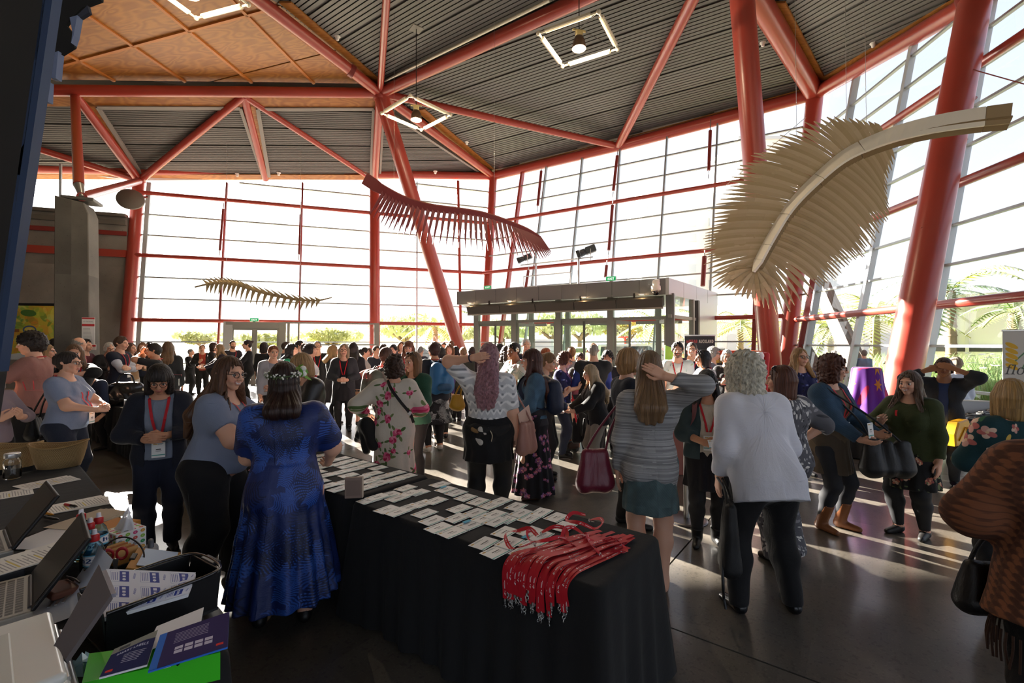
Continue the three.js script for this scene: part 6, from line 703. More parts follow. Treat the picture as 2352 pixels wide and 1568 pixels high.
p.whitetop=person({x:1618,d:6.8,top:806,f:-88,label:'woman with dark bob and sunglasses on head in white top',hair:'bob',len:0.1,hc:0x1b1310,shades:'up',skin:'b',shirt:0xdfd9d4,sl:1.3,loose:0.02,pants:0xd5cfc8,shoe:0x8a8078,lan:1,al:'phone',ar:'fwd'});
person({x:1636,d:8.8,top:799,f:58,label:'woman with short silver hair behind the white top woman',hair:'curlbob',len:-0.01,hc:0xb9b4ac,glasses:1,shirt:0x6a6c74,sl:1.9,pants:BLK,shoe:BLK});
person({x:1649,d:9.4,top:803,f:170,label:'black haired person behind the silver haired woman',hair:'long',len:0.12,hc:0x17110f,shirt:0x2a2a2e,sl:1.9,pants:BLK,shoe:BLK});
person({x:1670,d:7.9,top:805,f:-22,label:'grey bobbed woman with glasses in black before the orange cloth',hair:'bob',len:0.04,hc:0xc2beb6,glasses:1,shirt:0x18181b,sl:1.9,pants:BLK,shoe:BLK,lan:1,al:'phone',ar:'phone'});
person({x:1985,d:14.6,h:1.55,f:170,label:'person in denim jacket walking outside the right glass wall',hair:'crop',vol:0.014,hc:0x6a5a50,shirt:0x4d6a8a,sl:1.9,pants:0x3c4350,shoe:BLK});
p.capman=person({x:2196,d:7.4,top:822,m:1,f:172,label:'person in pale cap and white shirt behind the raised arm',hair:'crop',vol:0.016,hc:0xa08c74,shirt:0xc9d3e6,sl:1.5,pants:0x9a948a,shoe:BLK});
p.statue=null;
// ================================================================ TABLES AND THINGS
const CLOTHB=M(0x141415,0.92,{sheen:0.35,sheenColor:new THREE.Color(0x666666),bumpMap:rep1(clothB,3,3),bumpScale:0.004});
function drape(L,W,h,seed,flare=0.05){
const N=200,rings=[],r=0.035,cor=(q)=>{const per=2*(L + W);let t=q*per,x,z,nx,nz,c;if(t<L){x=t;z=0;nx=0;nz=1;c=Math.min(t,L - t);}else if(t<L + W){t -=L;x=L;z=-t;nx=1;nz=0;c=Math.min(t,W - t);}else if(t<2*L + W){t -=L + W;x=L - t;z=-W;nx=0;nz=-1;c=Math.min(t,L - t);}else{t -=2*L + W;x=0;z=-W + t;nx=-1;nz=0;c=Math.min(t,W - t);}return[x,z,nx,nz,c];};
const pos=[],uv=[],ix=[],add=(x,y,z)=>{pos.push(x,y,z);uv.push(x,z + y);};
const prof=[[0,0],[0.5,0],[0.97,0],[1,0.006],[1,0.03],[1,0.12],[1,0.3],[1,0.5],[1,0.7],[1,0.97]];
for(const[s,dn]of prof)for(let i=0;i<N;i++){
const[x,z,nx,nz,c]=cor(i / N);let X=L / 2 +(x - L / 2)*s,Z=-W / 2 +(z + W / 2)*s;const k=dn / 1,cf=Math.exp(-c / 0.09);const out=dn>0.02?0.012 + k*flare*(0.35 + 1.6*cf)+ k*0.018*Math.sin(i*0.9 + seed)*(1 - cf)+ k*0.012*Math.sin(i*0.37 + seed*3):0;let mx=nx,mz=nz;if(c<0.09){const a=x>L / 2?1:-1,b=z>-W / 2?1:-1;mx=lerp(nx,a*0.707,cf);mz=lerp(nz,b*0.707,cf);}
if(s===1&&c<r){const a=x>L / 2?-1:1,b=z>-W / 2?-1:1;X +=a*(r - c)*0.3;Z +=b*(r - c)*0.3;}add(X + mx*out,h - dn*h,Z + mz*out);
}
for(let q=0;q + 1<prof.length;q++)for(let i=0;i<N;i++){const a=q*N + i,b=q*N +(i + 1)%N,c=a + N,d=b + N;ix.push(a,c,b,b,c,d);}
const g=new THREE.BufferGeometry();g.setAttribute('position',new THREE.Float32BufferAttribute(pos,3));g.setAttribute('uv',new THREE.Float32BufferAttribute(uv,2));g.setIndex(ix);g.computeVertexNormals();return g;
}
const TH=0.74,tA=G(812,1150,TH),tD=G(1380,1352,TH),tE1=tD.clone().sub(tA).setY(0).normalize(),tE2=V(tE1.z,0,-tE1.x),tL=tA.distanceTo(tD),tW=0.66,tTurn=Math.atan2(-tE1.z,tE1.x);
const tAt=(s,t,y=TH)=>tA.clone().addScaledVector(tE1,s).addScaledVector(tE2,t).setY(y);
const clothLabels=['black tablecloth on nearest badge table, draped to the floor','black tablecloth on badge table beside the blue dress','black tablecloth behind the dark bobbed woman','black tablecloth on registration table right of the grey-blue tee','black tablecloth on the far end registration table','black tablecloth on the farthest table with a flax basket'];
for(let k=0;k<6;k++){const o=single('tablecloth',drape(tL,tW,TH,k*2.1,k?0.035:0.06),CLOTHB,clothLabels[k],'tablecloth',null,tAt(-k*(tL + 0.05),k>1?0.28:k?0.02:0,0));o.rotation.y=tTurn;}
// ---- name badges laid out on the tables
const bT=[0,1,2].map((q)=>canvas(192,136,(g,w,h)=>{g.fillStyle=q===2?'#e3e4e4':'#f0f0ee';g.fillRect(0,0,w,h);g.fillStyle='#2f9d93';g.fillRect(0,h - 16,w,9);g.fillStyle='#b8913c';g.fillRect(12,12,30,14);g.fillStyle='#6d8a86';g.fillRect(46,14,70,4);g.fillRect(46,22,90,4);g.fillStyle='#333';g.fillRect(60,54 + q*3,56 + q*14,9);g.fillStyle='#8d8d90';g.fillRect(66,74,70,4);g.fillRect(76,83,50,4);})),bM=bT.map((t)=>M(0xffffff,0.5,{map:t})),bGeo=new THREE.BoxGeometry(0.138,0.0014,0.098),ordn=['first','second','third','fourth','fifth','sixth','seventh','eighth','ninth','tenth','eleventh','twelfth','thirteenth','fourteenth','fifteenth','sixteenth',...['seven','eigh','nine'].map((q)=>q + 'teenth'),'twentieth',...['first','second','third','fourth','fifth','sixth','seventh','eighth','ninth'].map((q)=>'twenty-' + q),'thirtieth'];
const br=rng(77);let bk=0;
function badge(p,turn,label,group){const m=single('name_badge',bGeo,bM[bk%3],label,'name badge',group,p.clone().setY(TH + 0.0022 +(bk++%4)*0.0016));m.rotation.y=turn + tTurn + Math.PI / 2;return m;}
{
const src=[[1138,686],[1215,738],[1300,685],[1392,737],[1445,690],[1492,642],[1270,620],[1432,612],[935,622],[1000,585],[850,588],[810,543],[760,497],[590,492],[522,470],[660,458],[745,435],[830,418],[668,372],[722,362],[588,402],[410,415],[462,396],[535,376],[640,336],[858,313],[895,345],[960,370],[1020,398],[1100,420],[1180,445],[1240,420],[980,470],[1080,497],[965,528],[1205,508],[1135,530],[1060,568],[1215,552],[1290,530],[1340,452],[1372,497],[1425,528],[1500,492],[1598,522],[1642,585]];
const pts=src.map(([x,y])=>{const p=G(700 + x / 2.76,1000 + y / 2.76,TH),q=p.clone().sub(tA);return{p,s:q.dot(tE1),t:q.dot(tE2)};});const col=(q)=>Math.floor(q.s / 0.12);const byCol={};for(const q of pts)(byCol[col(q)]??=[]).push(q);const keys=Object.keys(byCol).map(Number).sort((a,b)=>b - a);
keys.forEach((c,i)=>byCol[c].sort((a,b)=>a.t - b.t).forEach((q,j)=>badge(q.p,(br()- 0.5)*0.16,`white name badge, ${ordn[j]} from front edge, ${ordn[i]} row from lanyard heap`,'name badges on the nearest table')));
for(let i=0;i<13;i++){let j=0;for(let r=0;r<5;r++){if(br()<0.14)continue;badge(tAt(-0.16 - i*0.125 +(br()- 0.5)*0.02,0.07 + r*0.125 +(br()- 0.5)*0.02),(br()- 0.5)*0.14,`white name badge on second table, ${ordn[j++]} from front, ${ordn[i]} row back`,'name badges on the second table');}}
for(let k=2;k<5;k++)for(let i=0;i<11;i++)for(let r=0;r<4;r++){if(br()<0.2)continue;badge(tAt(-k*(tL + 0.05)+ 0.2 + i*0.14,0.34 + r*0.135),(br()- 0.5)*0.1,`white name badge on ${['third', 'fourth', 'fifth'][k - 2]} table, ${ordn[r]} from front, ${ordn[i]} from the left`,`name badges on the ${['third', 'fourth', 'fifth'][k - 2]} table`);}
}
// blue tabs stuck on badges
[[1207,1236],[1072,1201],[1018,1121]].forEach(([x,y],i)=>{const m=single('sticky_tab',rbox(0.05,0.003,0.02,0.001),M(0x35a9c9,0.5),['blue sticky tab on a badge nearest the lanyard heap','blue sticky tab on a badge in the middle of nearest table','blue sticky tab on a badge near the table join'][i],'tab',null,G(x,y,TH).setY(TH + 0.011));m.rotation.y=tTurn + 1.5;});
{const o=thing('card_box','small brown cardboard box standing on the badge table join','box',G(813,1143,TH).setY(TH + 0.001),0.12);part(o,'box',rbox(0.112,0.135,0.03,0.003,0,0.068,0),M(0x8c786c,0.7));part(o,'lid_edge',box(0.004,0.133,0.031,0.0565,0.068,0),M(0xc9b7a4,0.6));part(o,'print',box(0.09,0.1,0.001,0,0.068,0.0155),M(0x7d6a60,0.7));}
// ---- heap of red lanyards, each a folded ribbon with a metal clip
const lanT=canvas(64,512,(g,w,h)=>{g.fillStyle='#c01226';g.fillRect(0,0,w,h);for(let y=20;y<h;y +=170){g.fillStyle='#f2e9ea';g.fillRect(20,y,10,12);g.fillRect(33,y + 5,8,9);g.fillRect(24,y + 18,8,6);g.fillRect(26,y + 34,5,40);g.fillRect(35,y + 34,4,30);}}),LANM=M(0xffffff,0.55,{map:lanT,side:THREE.DoubleSide,sheen:0.4,sheenColor:new THREE.Color(0xff8080)});
function ribbon(pts,w,nrmHint,tw=0){const c=new THREE.CatmullRomCurve3(pts),n=26,pos=[],uv=[],ix=[];const L=c.getLength();for(let i=0;i<=n;i++){const p=c.getPoint(i / n),t=c.getTangent(i / n);let s=t.clone().cross(typeof nrmHint==='function'?nrmHint(i / n):nrmHint).normalize();if(tw)s.applyAxisAngle(t,tw*Math.sin(i / n*9));for(const e of[-1,1]){pos.push(p.x + s.x*w*e / 2,p.y + s.y*w*e / 2,p.z + s.z*w*e / 2);uv.push(e<0?0:1,i / n*L*2.2);}}for(let i=0;i<n;i++){const a=i*2;ix.push(a,a + 1,a + 2,a + 1,a + 3,a + 2);}const g=new THREE.BufferGeometry();g.setAttribute('position',new THREE.Float32BufferAttribute(pos,3));g.setAttribute('uv',new THREE.Float32BufferAttribute(uv,2));g.setIndex(ix);g.computeVertexNormals();return g;}
{
const r=rng(19),N=30;for(let i=0;i<N;i++){
const o=thing('lanyard',`red printed lanyard hanging in the heap, ${ordn[i]} from the left`,'lanyard',tAt(tL - 0.3,0,TH),0,'red lanyards heaped on the table corner');const q=(s,t,y)=>tAt(s,t,y).sub(o.position);const lay=0.006 + 0.03*Math.sin(Math.PI*(i + 0.5)/ N)*r(),s0=tL - 0.46 + 0.31*i / N + 0.04*(r()- 0.5),s1=tL - 0.27 + 0.22*i / N + 0.06*(r()- 0.5),t1=0.4 + 0.16*r(),hang=0.09 + 0.09*r();const bow=0.03*(r()- 0.5);
const pts=[q(s1,t1,TH + lay),q(lerp(s1,s0,0.35)+ bow,t1*0.65,TH + lay + 0.008*r()),q(lerp(s1,s0,0.7)- bow,t1*0.3,TH + lay + 0.004),q(s0,0.015,TH + lay),q(s0 - 0.01,-0.03 - lay*0.4,TH - 0.035),q(s0 - 0.015 + 0.02*r(),-0.04 - lay*0.4,TH - hang)];
part(o,'ribbon',ribbon(pts,0.027,(k)=>k<0.72?UP:k>0.85?tE2.clone().negate():UP.clone().lerp(tE2.clone().negate(),(k - 0.72)/ 0.13)),LANM);const e=pts[5];part(o,'clip',[cyl(e,e.clone().add(V(0,-0.012,0)),0.006),xf(new THREE.TorusGeometry(0.008,0.0022,6,12),e.clone().add(V(0,-0.02,0)),EU(0,r()*3,0)),xf(new THREE.TorusGeometry(0.006,0.002,6,12,4.6),e.clone().add(V(0,-0.036,0)),EU(0,r()*3,0))],STEEL);
}
for(let i=0;i<5;i++){const o=thing('lanyard',['red lanyard curled in a loop left of the heap','red lanyard looped at the back of the heap','red lanyard bow lying beside the heap on the left','red lanyard twisted across the top of heap','red lanyard fold at the right edge of heap'][i],'lanyard',tAt(tL -[0.5,0.36,0.42,0.3,0.12][i],[0.12,0.52,0.24,0.3,0.3][i],TH + 0.012),i,'red lanyards heaped on the table corner');const R=0.05 + 0.02*r();part(o,'ribbon',ribbon(Array.from({length:9},(_,j)=>V(Math.cos(j*0.75)*R*(1 + 0.3*j / 9),0.012 + 0.03*Math.abs(Math.sin(j*1.1)),Math.sin(j*0.75)*R*1.6)),0.02,UP,0.9),LANM);part(o,'clip',[xf(new THREE.TorusGeometry(0.008,0.0022,6,12),V(R,0.008,0)),cyl(V(R,0.004,0.01),V(R,0.004,0.03),0.004)],STEEL);}
// lanyards lying on the farther tables
[[752,1034,0.22,'heaped red lanyard at far end of second table'],[770,1028,0.2,'red lanyard lying by the brown paper bag'],[592,1072,0.2,'red lanyard hanging between the slate tee and blue dress'],[596,1086,0.18,'lower red lanyard hanging between slate tee and blue dress'],[236,912,0.5,'long red lanyard along the far table front edge'],[300,906,0.5,'long red lanyard behind the far table badges'],[452,944,0.3,'red lanyard beside the black bowl']].forEach(([x,y,l,lb],i)=>{const o=thing('lanyard',lb,'lanyard',G(x,y,TH).setY(TH + 0.004),tTurn);for(let j=0;j<4;j++)part(o,'ribbon',ribbon([V(-l / 2,0.006 + 0.012*r(),0.03*j - 0.05),V(-l / 4,0.02*r()+ 0.006,0.03*r()),V(l / 4,0.02*r()+ 0.006,0.03*j - 0.05),V(l / 2,0.01,0.02*r())],0.022,UP,0.5),LANM);});
}
// ---- left: laptop tables
const uA=G(526,1494,TH),uB=G(186,1072,TH),uE1=uB.clone().sub(uA).setY(0).normalize(),uE2=V(uE1.z,0,-uE1.x),uTurn=Math.atan2(-uE1.z,uE1.x),uAt=(s,t,y=TH)=>uA.clone().addScaledVector(uE1,s).addScaledVector(uE2,t).setY(y);
{const W2d=0.74;for(let k=0;k<2;k++){const o=single('tablecloth',drape(1.8,W2d,TH,9 + k,0.035),CLOTHB,k?'creased black tablecloth under the two flax baskets':'black tablecloth under laptops and printer in the near left corner','tablecloth',null,uAt(k*1.82 + 1.8,-W2d,0).setY(0));o.rotation.y=uTurn + Math.PI;const c=o.position;o.position.copy(uAt(k*1.82 + 1.8,0,0));if(uE2.dot(V(-1,0,0.5))>0){o.rotation.y=uTurn;o.position.copy(uAt(k*1.82,0,0));}}}
const FLAX=PR(canvas(128,64,(g,w,h)=>{g.fillStyle='#a88a5c';g.fillRect(0,0,w,h);for(let y=0;y<h;y +=8)for(let x=0;x<w;x +=8){g.fillStyle=(x / 8 + y / 8)%2?'#bfa06e':'#8f7348';g.fillRect(x + 1,y + 1,6,6);}}),0.8);
function basket(p,w,hgt,turn,label,k=0.75,m=FLAX){const o=thing('flax_basket',label,'basket',p,turn),R=w / 2,seg=48,prof=[[0,0.004],[0.55,0.004],[0.74,0.02],[0.84,0.3],[0.95,0.7],[1,0.98],[1.03,1],[1.0,1.02],[0.97,1],[0.91,0.68],[0.8,0.3],[0.7,0.06],[0,0.05]];const g=new THREE.LatheGeometry(prof.map(([x,y])=>new THREE.Vector2(x*R,y*hgt)),seg),q=g.attributes.position;for(let i=0;i<q.count;i++){const a=Math.atan2(q.getZ(i),q.getX(i));q.setXYZ(i,q.getX(i),q.getY(i)*(1 + 0.09*(q.getY(i)/ hgt)*Math.cos(2*a)),q.getZ(i)*k);}const uv=g.attributes.uv;for(let i=0;i<uv.count;i++)uv.setXY(i,uv.getX(i)*12,uv.getY(i)*8);g.computeVertexNormals();part(o,'basket_body',g,m);const rim=new THREE.CatmullRomCurve3(Array.from({length:24},(_,i)=>{const a=i / 24*6.2832;return V(Math.cos(a)*R*1.01,hgt*(1 + 0.09*Math.cos(2*a)),Math.sin(a)*R*1.01*k);}),true);part(o,'rim',new THREE.TubeGeometry(rim,60,0.008,6,true),M(0x9a7c50,0.8));return o;}
basket(G(136,1072,TH),0.36,0.19,0.5,'woven flax basket, right one of the pair on the left table');basket(G(30,1072,TH),0.36,0.18,0.3,'woven flax basket behind the glass jar');basket(tAt(-4.55*tL,0.42,TH),0.52,0.18,0.2,'olive oval basket on the farthest black table',0.6,PR(canvas(16,16,(g)=>{g.fillStyle='#8a8450';g.fillRect(0,0,16,16);})));basket(tAt(-2.62*tL,0.5,TH),0.34,0.15,0,'black bowl on the table right of the dark bobbed woman',0.9,M(0x1a1a1b,0.5));
{const o=thing('glass_jar','clear glass jar with silver lid before the left basket','jar',G(28,1098,TH));part(o,'jar_glass',lathe([[0.044,0],[0.05,0.006],[0.05,0.13],[0.038,0.15],[0.038,0.16],[0.034,0.16],[0.034,0.148],[0.046,0.128],[0.046,0.01],[0,0.008],[0,0]],28),M(0xffffff,0.05,{transmission:1,thickness:0.004,ior:1.45}));part(o,'lid',lathe([[0,0.19],[0.043,0.19],[0.046,0.185],[0.046,0.158],[0.041,0.156]],28),M(0xd2d3d4,0.3,{metalness:0.8}));}
const paperT=canvas(128,180,(g,w,h)=>{g.fillStyle='#efeeec';g.fillRect(0,0,w,h);g.fillStyle='#9b9ba0';for(let y=16;y<h - 10;y +=8)g.fillRect(12,y,60 +(y*37)%44,2.4);g.fillStyle='#d9c56a';g.fillRect(12,62,80,4);g.fillRect(12,110,60,4);}),PAPER=M(0xffffff,0.7,{map:paperT}),BLANK=M(0xe9e9ee,0.7);
const sheetGeo=new THREE.BoxGeometry(0.21,0.0012,0.297);
function sheet(px,py,turn,label,m=PAPER,h=TH + 0.002,n=1){const o=thing('paper_sheet',label,'paper',G(px,py,h),turn);for(let i=0;i<n;i++){const s=part(o,'sheet',sheetGeo,m);s.position.set(i*0.008,i*0.0016,-i*0.006);s.rotation.y=i*0.09;}}
sheet(112,1108,uTurn + 0.2,'printed list with yellow highlights before the baskets',PAPER,TH + 0.003,2);sheet(2,1138,uTurn,'printed sheet at the left picture edge');sheet(178,1160,uTurn - 0.1,'papers under the red marker',PAPER,TH + 0.003,3);sheet(212,1192,uTurn + 0.35,'crumpled beige papers behind the drink bottles',M(0xd8c9b4,0.8),TH + 0.003,3);sheet(112,1232,uTurn + 0.7,'white sheet with red ring between the laptops',BLANK,TH + 0.004);sheet(62,1284,uTurn + 0.2,'printed sheets between the two laptops',PAPER,TH + 0.05,2);sheet(150,1230,uTurn + 1.2,'cream folder behind the bottles',M(0xe0d8c2,0.7),TH + 0.003);
[[165,1161,0x141414,'black and red marker lying on the papers',0xc02428],[122,1191,0x18181c,'black pen lying on the left table',0x18181c],[110,1180,0xd8942a,'orange pencil beside the black pen',0xd8942a]].forEach(([x,y,c,lb,c2])=>{const o=thing('marker_pen',lb,'pen',G(x,y,TH + 0.012).setY(TH + 0.014),uTurn + 0.4);part(o,'barrel',xf(lathe([[0,-0.06],[0.006,-0.058],[0.007,0.03],[0.004,0.045],[0,0.06]],12),null,EU(0,0,Math.PI / 2)),M(c,0.4));part(o,'cap',xf(lathe([[0.0075,0],[0.0075,0.055],[0,0.06]],12),V(0.01,0,0),EU(0,0,-Math.PI / 2)),M(c2,0.4));});
// laptops
const KEYT=canvas(256,160,(g,w,h)=>{g.fillStyle='#b9b7b0';g.fillRect(0,0,w,h);g.fillStyle='#3a3a3a';for(let y=0;y<5;y++)for(let x=0;x<15;x++)g.fillRect(12 + x*15.6,12 + y*15,13,12);g.fillStyle='#a9a7a0';g.fillRect(90,100,80,50);});
function laptop(p,turn,label,open){const o=thing('laptop',label,'laptop',p,turn);o.scale.setScalar(1.18);part(o,'base',rbox(0.34,0.024,0.24,0.006,0,0.013,0),M(0xb5b3ac,0.35,{metalness:0.5}));part(o,'keyboard',xf(new THREE.PlaneGeometry(0.33,0.23),V(0,0.0256,0),EU(-Math.PI / 2,0,0)),M(0xffffff,0.5,{map:KEYT}));const s=part(o,'screen',[rbox(0.34,0.23,0.012,0.005,0,0.115,0)],M(0x101012,0.5));s.position.set(0,0.024,-0.118);s.rotation.x=-open;const f=part(s,'display',box(0.315,0.2,0.002,0,0.118,0.0066),M(0x050506,0.35));part(o,'hinge',cyl(V(-0.14,0.024,-0.116),V(0.14,0.024,-0.116),0.009),M(0x55555a,0.4,{metalness:0.5}));return o;}
laptop(G(66,1376,TH).setY(TH + 0.002).addScaledVector(uE2,0.13),uTurn + Math.PI - 0.05,'laptop with dark screen nearest the printer',0.62);laptop(G(14,1254,TH).setY(TH + 0.002).addScaledVector(uE2,0.13),uTurn + Math.PI + 0.04,'laptop with dark screen, farther of the two',0.62);
{const o=thing('card_reader','small silver box with cable between the laptops','box',G(18,1322,TH),uTurn);part(o,'case',rbox(0.16,0.04,0.1,0.008,0,0.02,0),M(0x3a3a3c,0.4));part(o,'silver_end',rbox(0.025,0.042,0.102,0.008,0.07,0.02,0),STEEL);part(o,'cable',tube([V(-0.1,0.03,0.1),V(0,0.05,0.06),V(0.1,0.03,0.09),V(0.2,0.02,0)],0.003,20),BLACKP);}
// printer in the corner
{const o=thing('printer','white desktop printer in the near left corner','printer',G(128,1416,TH + 0.15).addScaledVector(uE1,-0.22).addScaledVector(uE2,0.18).setY(TH + 0.002),uTurn + Math.PI);const PW=M(0xcfcfc8,0.35,{clearcoat:0.3});part(o,'body',rbox(0.44,0.15,0.36,0.03,0,0.075,0,null,4),PW);part(o,'lid',rbox(0.42,0.03,0.34,0.014,0,0.165,0,null,3),M(0xd9d9d3,0.3,{clearcoat:0.4}));part(o,'recess',rbox(0.3,0.012,0.2,0.005,0.02,0.178,0.02),M(0xc0c0b8,0.4));part(o,'clear_tab',rbox(0.16,0.014,0.1,0.005,0.06,0.186,0.06),M(0xeef2f2,0.1,{clearcoat:1}));part(o,'output_slot',rbox(0.36,0.05,0.03,0.01,0,0.1,-0.18),M(0x44474a,0.3,{clearcoat:0.6}));part(o,'chrome_bar',cyl(V(-0.17,0.14,-0.172),V(0.17,0.14,-0.172),0.008),STEEL);part(o,'button_panel',rbox(0.06,0.006,0.1,0.002,-0.17,0.181,0.08),M(0xb0b2b4,0.4));part(o,'panel',rbox(0.4,0.05,0.012,0.005,0,0.06,0.182),M(0x9fc3e0,0.4));}
// curved white folder with wallet and keys
{const a=G(150,1392,TH),o=thing('paper_folder','white folder sheet curling upward behind the near laptop','folder',a,uTurn - 1.5),g=new THREE.PlaneGeometry(0.34,0.26,24,1);const q=g.attributes.position;for(let i=0;i<q.count;i++){const x=q.getX(i),y=q.getY(i),u=x + 0.17;q.setXYZ(i,x - Math.max(0,u - 0.2)*0.4,0.006 + Math.pow(Math.max(0,u - 0.14),2)*4.2,-y);}g.computeVertexNormals();part(o,'sheet',g,M(0xdcdde4,0.5,{side:THREE.DoubleSide}));const w=thing('wallet','brown leather wallet on the white folder','wallet',G(138,1362,TH + 0.02).setY(TH + 0.02),uTurn + 0.3);part(w,'leather',rbox(0.11,0.03,0.09,0.01,0,0.015,0,EU(0.1,0,0.1)),M(0x8a5a48,0.5));part(w,'zip',tube([V(-0.05,0.034,0.04),V(0,0.036,0.045),V(0.05,0.038,0.04)],0.004,12),STEEL);const kk=thing('key_bunch','bunch of keys beside the brown wallet','keys',G(124,1380,TH + 0.012).setY(TH + 0.014),0.5);for(let i=0;i<3;i++)part(kk,'key',[xf(new THREE.CylinderGeometry(0.011,0.011,0.003,14),V(0.02*i,0.004*i,0)),box(0.008,0.003,0.045,0.02*i,0.004*i,0.03)],STEEL);part(kk,'ring',xf(new THREE.TorusGeometry(0.014,0.0015,6,18),V(0,0.006,-0.012),EU(1.4,0,0)),STEEL);}
// water bottles with red sports caps
const h2T=canvas(256,96,(g,w,h)=>{g.fillStyle='#5fb6d6';g.fillRect(0,0,w,h);g.fillStyle='#fff';g.beginPath();g.ellipse(w / 2,h / 2,84,40,0,0,7);g.fill();g.fillStyle='#123a78';g.font='bold 50px sans-serif';g.textAlign='center';g.fillText('h2go',w / 2,64);});
{const place=[[216,1346,'sports water bottle with red cap nearest the label tray'],[206,1312,'sports water bottle with red cap, middle one behind the nearest'],[226,1296,'sports water bottle with red cap, right one near tissue box'],[186,1286,'sports water bottle with red cap, leftmost and farthest']];const mk=()=>{const o=thing('water_bottle','','bottle',V(0,0,0),0,'sports water bottles on the left table');part(o,'bottle',lathe([[0,0.004],[0.026,0],[0.033,0.006],[0.034,0.06],[0.03,0.075],[0.034,0.09],[0.034,0.14],[0.026,0.168],[0.014,0.184],[0.014,0.192],[0.012,0.192],[0.012,0.184],[0.024,0.167],[0.032,0.139],[0.032,0.008],[0,0.008]],28),M(0xc9ecf6,0.04,{transmission:1,thickness:0.004,ior:1.4}));part(o,'water',lathe([[0,0.009],[0.0315,0.009],[0.0315,0.1],[0,0.1]],24),M(0xd8f2fa,0.02,{transmission:1,thickness:0.06,ior:1.33}));const l=part(o,'label',new THREE.CylinderGeometry(0.0347,0.0347,0.045,28,1,true),M(0xffffff,0.4,{map:h2T}));l.position.y=0.115;l.rotation.y=Math.PI;const c=part(o,'cap',lathe([[0,0.214],[0.012,0.213],[0.017,0.208],[0.0175,0.186],[0.0155,0.184]],20),M(0xc8282c,0.35));part(c,'spout',lathe([[0,0.232],[0.008,0.231],[0.0095,0.214],[0.012,0.213]],16),M(0xe8e4ea,0.35));return o;};const b0=mk();place.forEach(([x,y,lb],i)=>{const o=i?b0.clone():b0;if(i){o.name=numbered('water_bottle');scene.add(o);}o.userData={...o.userData,label:lb};o.position.copy(G(x,y,TH)).setY(TH + 0.001);o.scale.setScalar(1.02);o.rotation.y=0.5 + i;});}
{const dots=canvas(128,128,(g,w,h)=>{g.fillStyle='#f3f2ee';g.fillRect(0,0,w,h);const c=['#d8483c','#2f9d52','#8d8f93','#e2a02c','#d23a72','#8fbf3a'];let i=0;for(let y=16;y<h;y +=32)for(let x=16 +(y%64?0:8);x<w + 10;x +=32){g.fillStyle=c[(i++*5)%6];g.beginPath();g.arc(x,y,10,0,7);g.fill();g.fillStyle='rgba(255,255,255,.45)';g.beginPath();g.arc(x,y,4,0,7);g.fill();}});const o=thing('tissue_box','white tissue box with coloured dots','tissue box',G(287,1262,TH),uTurn + 0.25);part(o,'box',rbox(0.125,0.105,0.125,0.004,0,0.053,0),M(0xffffff,0.5,{map:dots}));const g=new THREE.ConeGeometry(0.05,0.12,18,8,true),q=g.attributes.position;for(let i=0;i<q.count;i++){const a=Math.atan2(q.getZ(i),q.getX(i)),y=q.getY(i)+ 0.06;const k=1 + 0.35*Math.sin(a*5 + y*20);q.setXYZ(i,q.getX(i)*k - y*0.25,y + 0.1,q.getZ(i)*k*0.6);}g.computeVertexNormals();part(o,'tissue',g,M(0xf2f4f8,0.9,{side:THREE.DoubleSide,transmission:0.3}));}
{const o=thing('envelope','orange envelope lying behind the tissue box','envelope',G(246,1225,TH + 0.01).setY(TH + 0.02),uTurn + 0.5);part(o,'envelope',rbox(0.16,0.05,0.23,0.004,0,0.004,0),M(0xc9822f,0.6));part(o,'flap',extrude([[-0.08,0.1],[0.08,0.1],[0,0.03]],0.003,V(0,0.03,0),EU(-Math.PI / 2,0,0)),M(0xb8722a,0.6));}
{const o=thing('card_index','small box of amber index cards with red scissors','card box',G(272,1306,TH),uTurn + 0.3);part(o,'tray',[rbox(0.19,0.05,0.012,0.003,0,0.025,0.06),rbox(0.19,0.05,0.012,0.003,0,0.025,-0.06),rbox(0.012,0.05,0.13,0.003,0.09,0.025,0),rbox(0.012,0.05,0.13,0.003,-0.09,0.025,0),box(0.18,0.008,0.12,0,0.004,0)],M(0x1d1a1b,0.5));for(let i=0;i<5;i++)part(o,'card_stack',rbox(0.018,0.085,0.1,0.002,-0.055 + i*0.026,0.055,0,EU(0,0,-0.3)),M(i%2?0xb26a24:0xd8a25a,0.6));const s=thing('scissors','red handled scissors standing among the amber cards','scissors',G(262,1283,TH + 0.09).setY(TH + 0.09),0.6);part(s,'handle',[xf(new THREE.TorusGeometry(0.022,0.006,8,20),V(-0.02,0.02,0),EU(0.3,0,0),V(0.8,1.2,1)),xf(new THREE.TorusGeometry(0.022,0.006,8,20),V(0.026,0.018,0.004),EU(0.3,0,0),V(0.8,1.2,1))],M(0xb3262e,0.35));part(s,'blade',[bar(V(0.0,0,0),V(0.01,-0.08,0),0.012,0.003,V(0,0,1)),bar(V(0.01,0,0.004),V(0.0,-0.08,0.004),0.012,0.003,V(0,0,1))],STEEL);const c=thing('power_cable','thin dark cable looping over the amber cards','cable',G(300,1300,TH + 0.02));part(c,'cable',tube([V(-0.13,0.0,0.02),V(-0.1,0.1,0.0),V(-0.03,0.13,0.0),V(0.05,0.11,0.02),V(0.1,0.07,0.05),V(0.11,0.0,0.09)],0.0035,40),M(0x3a3434,0.5));}
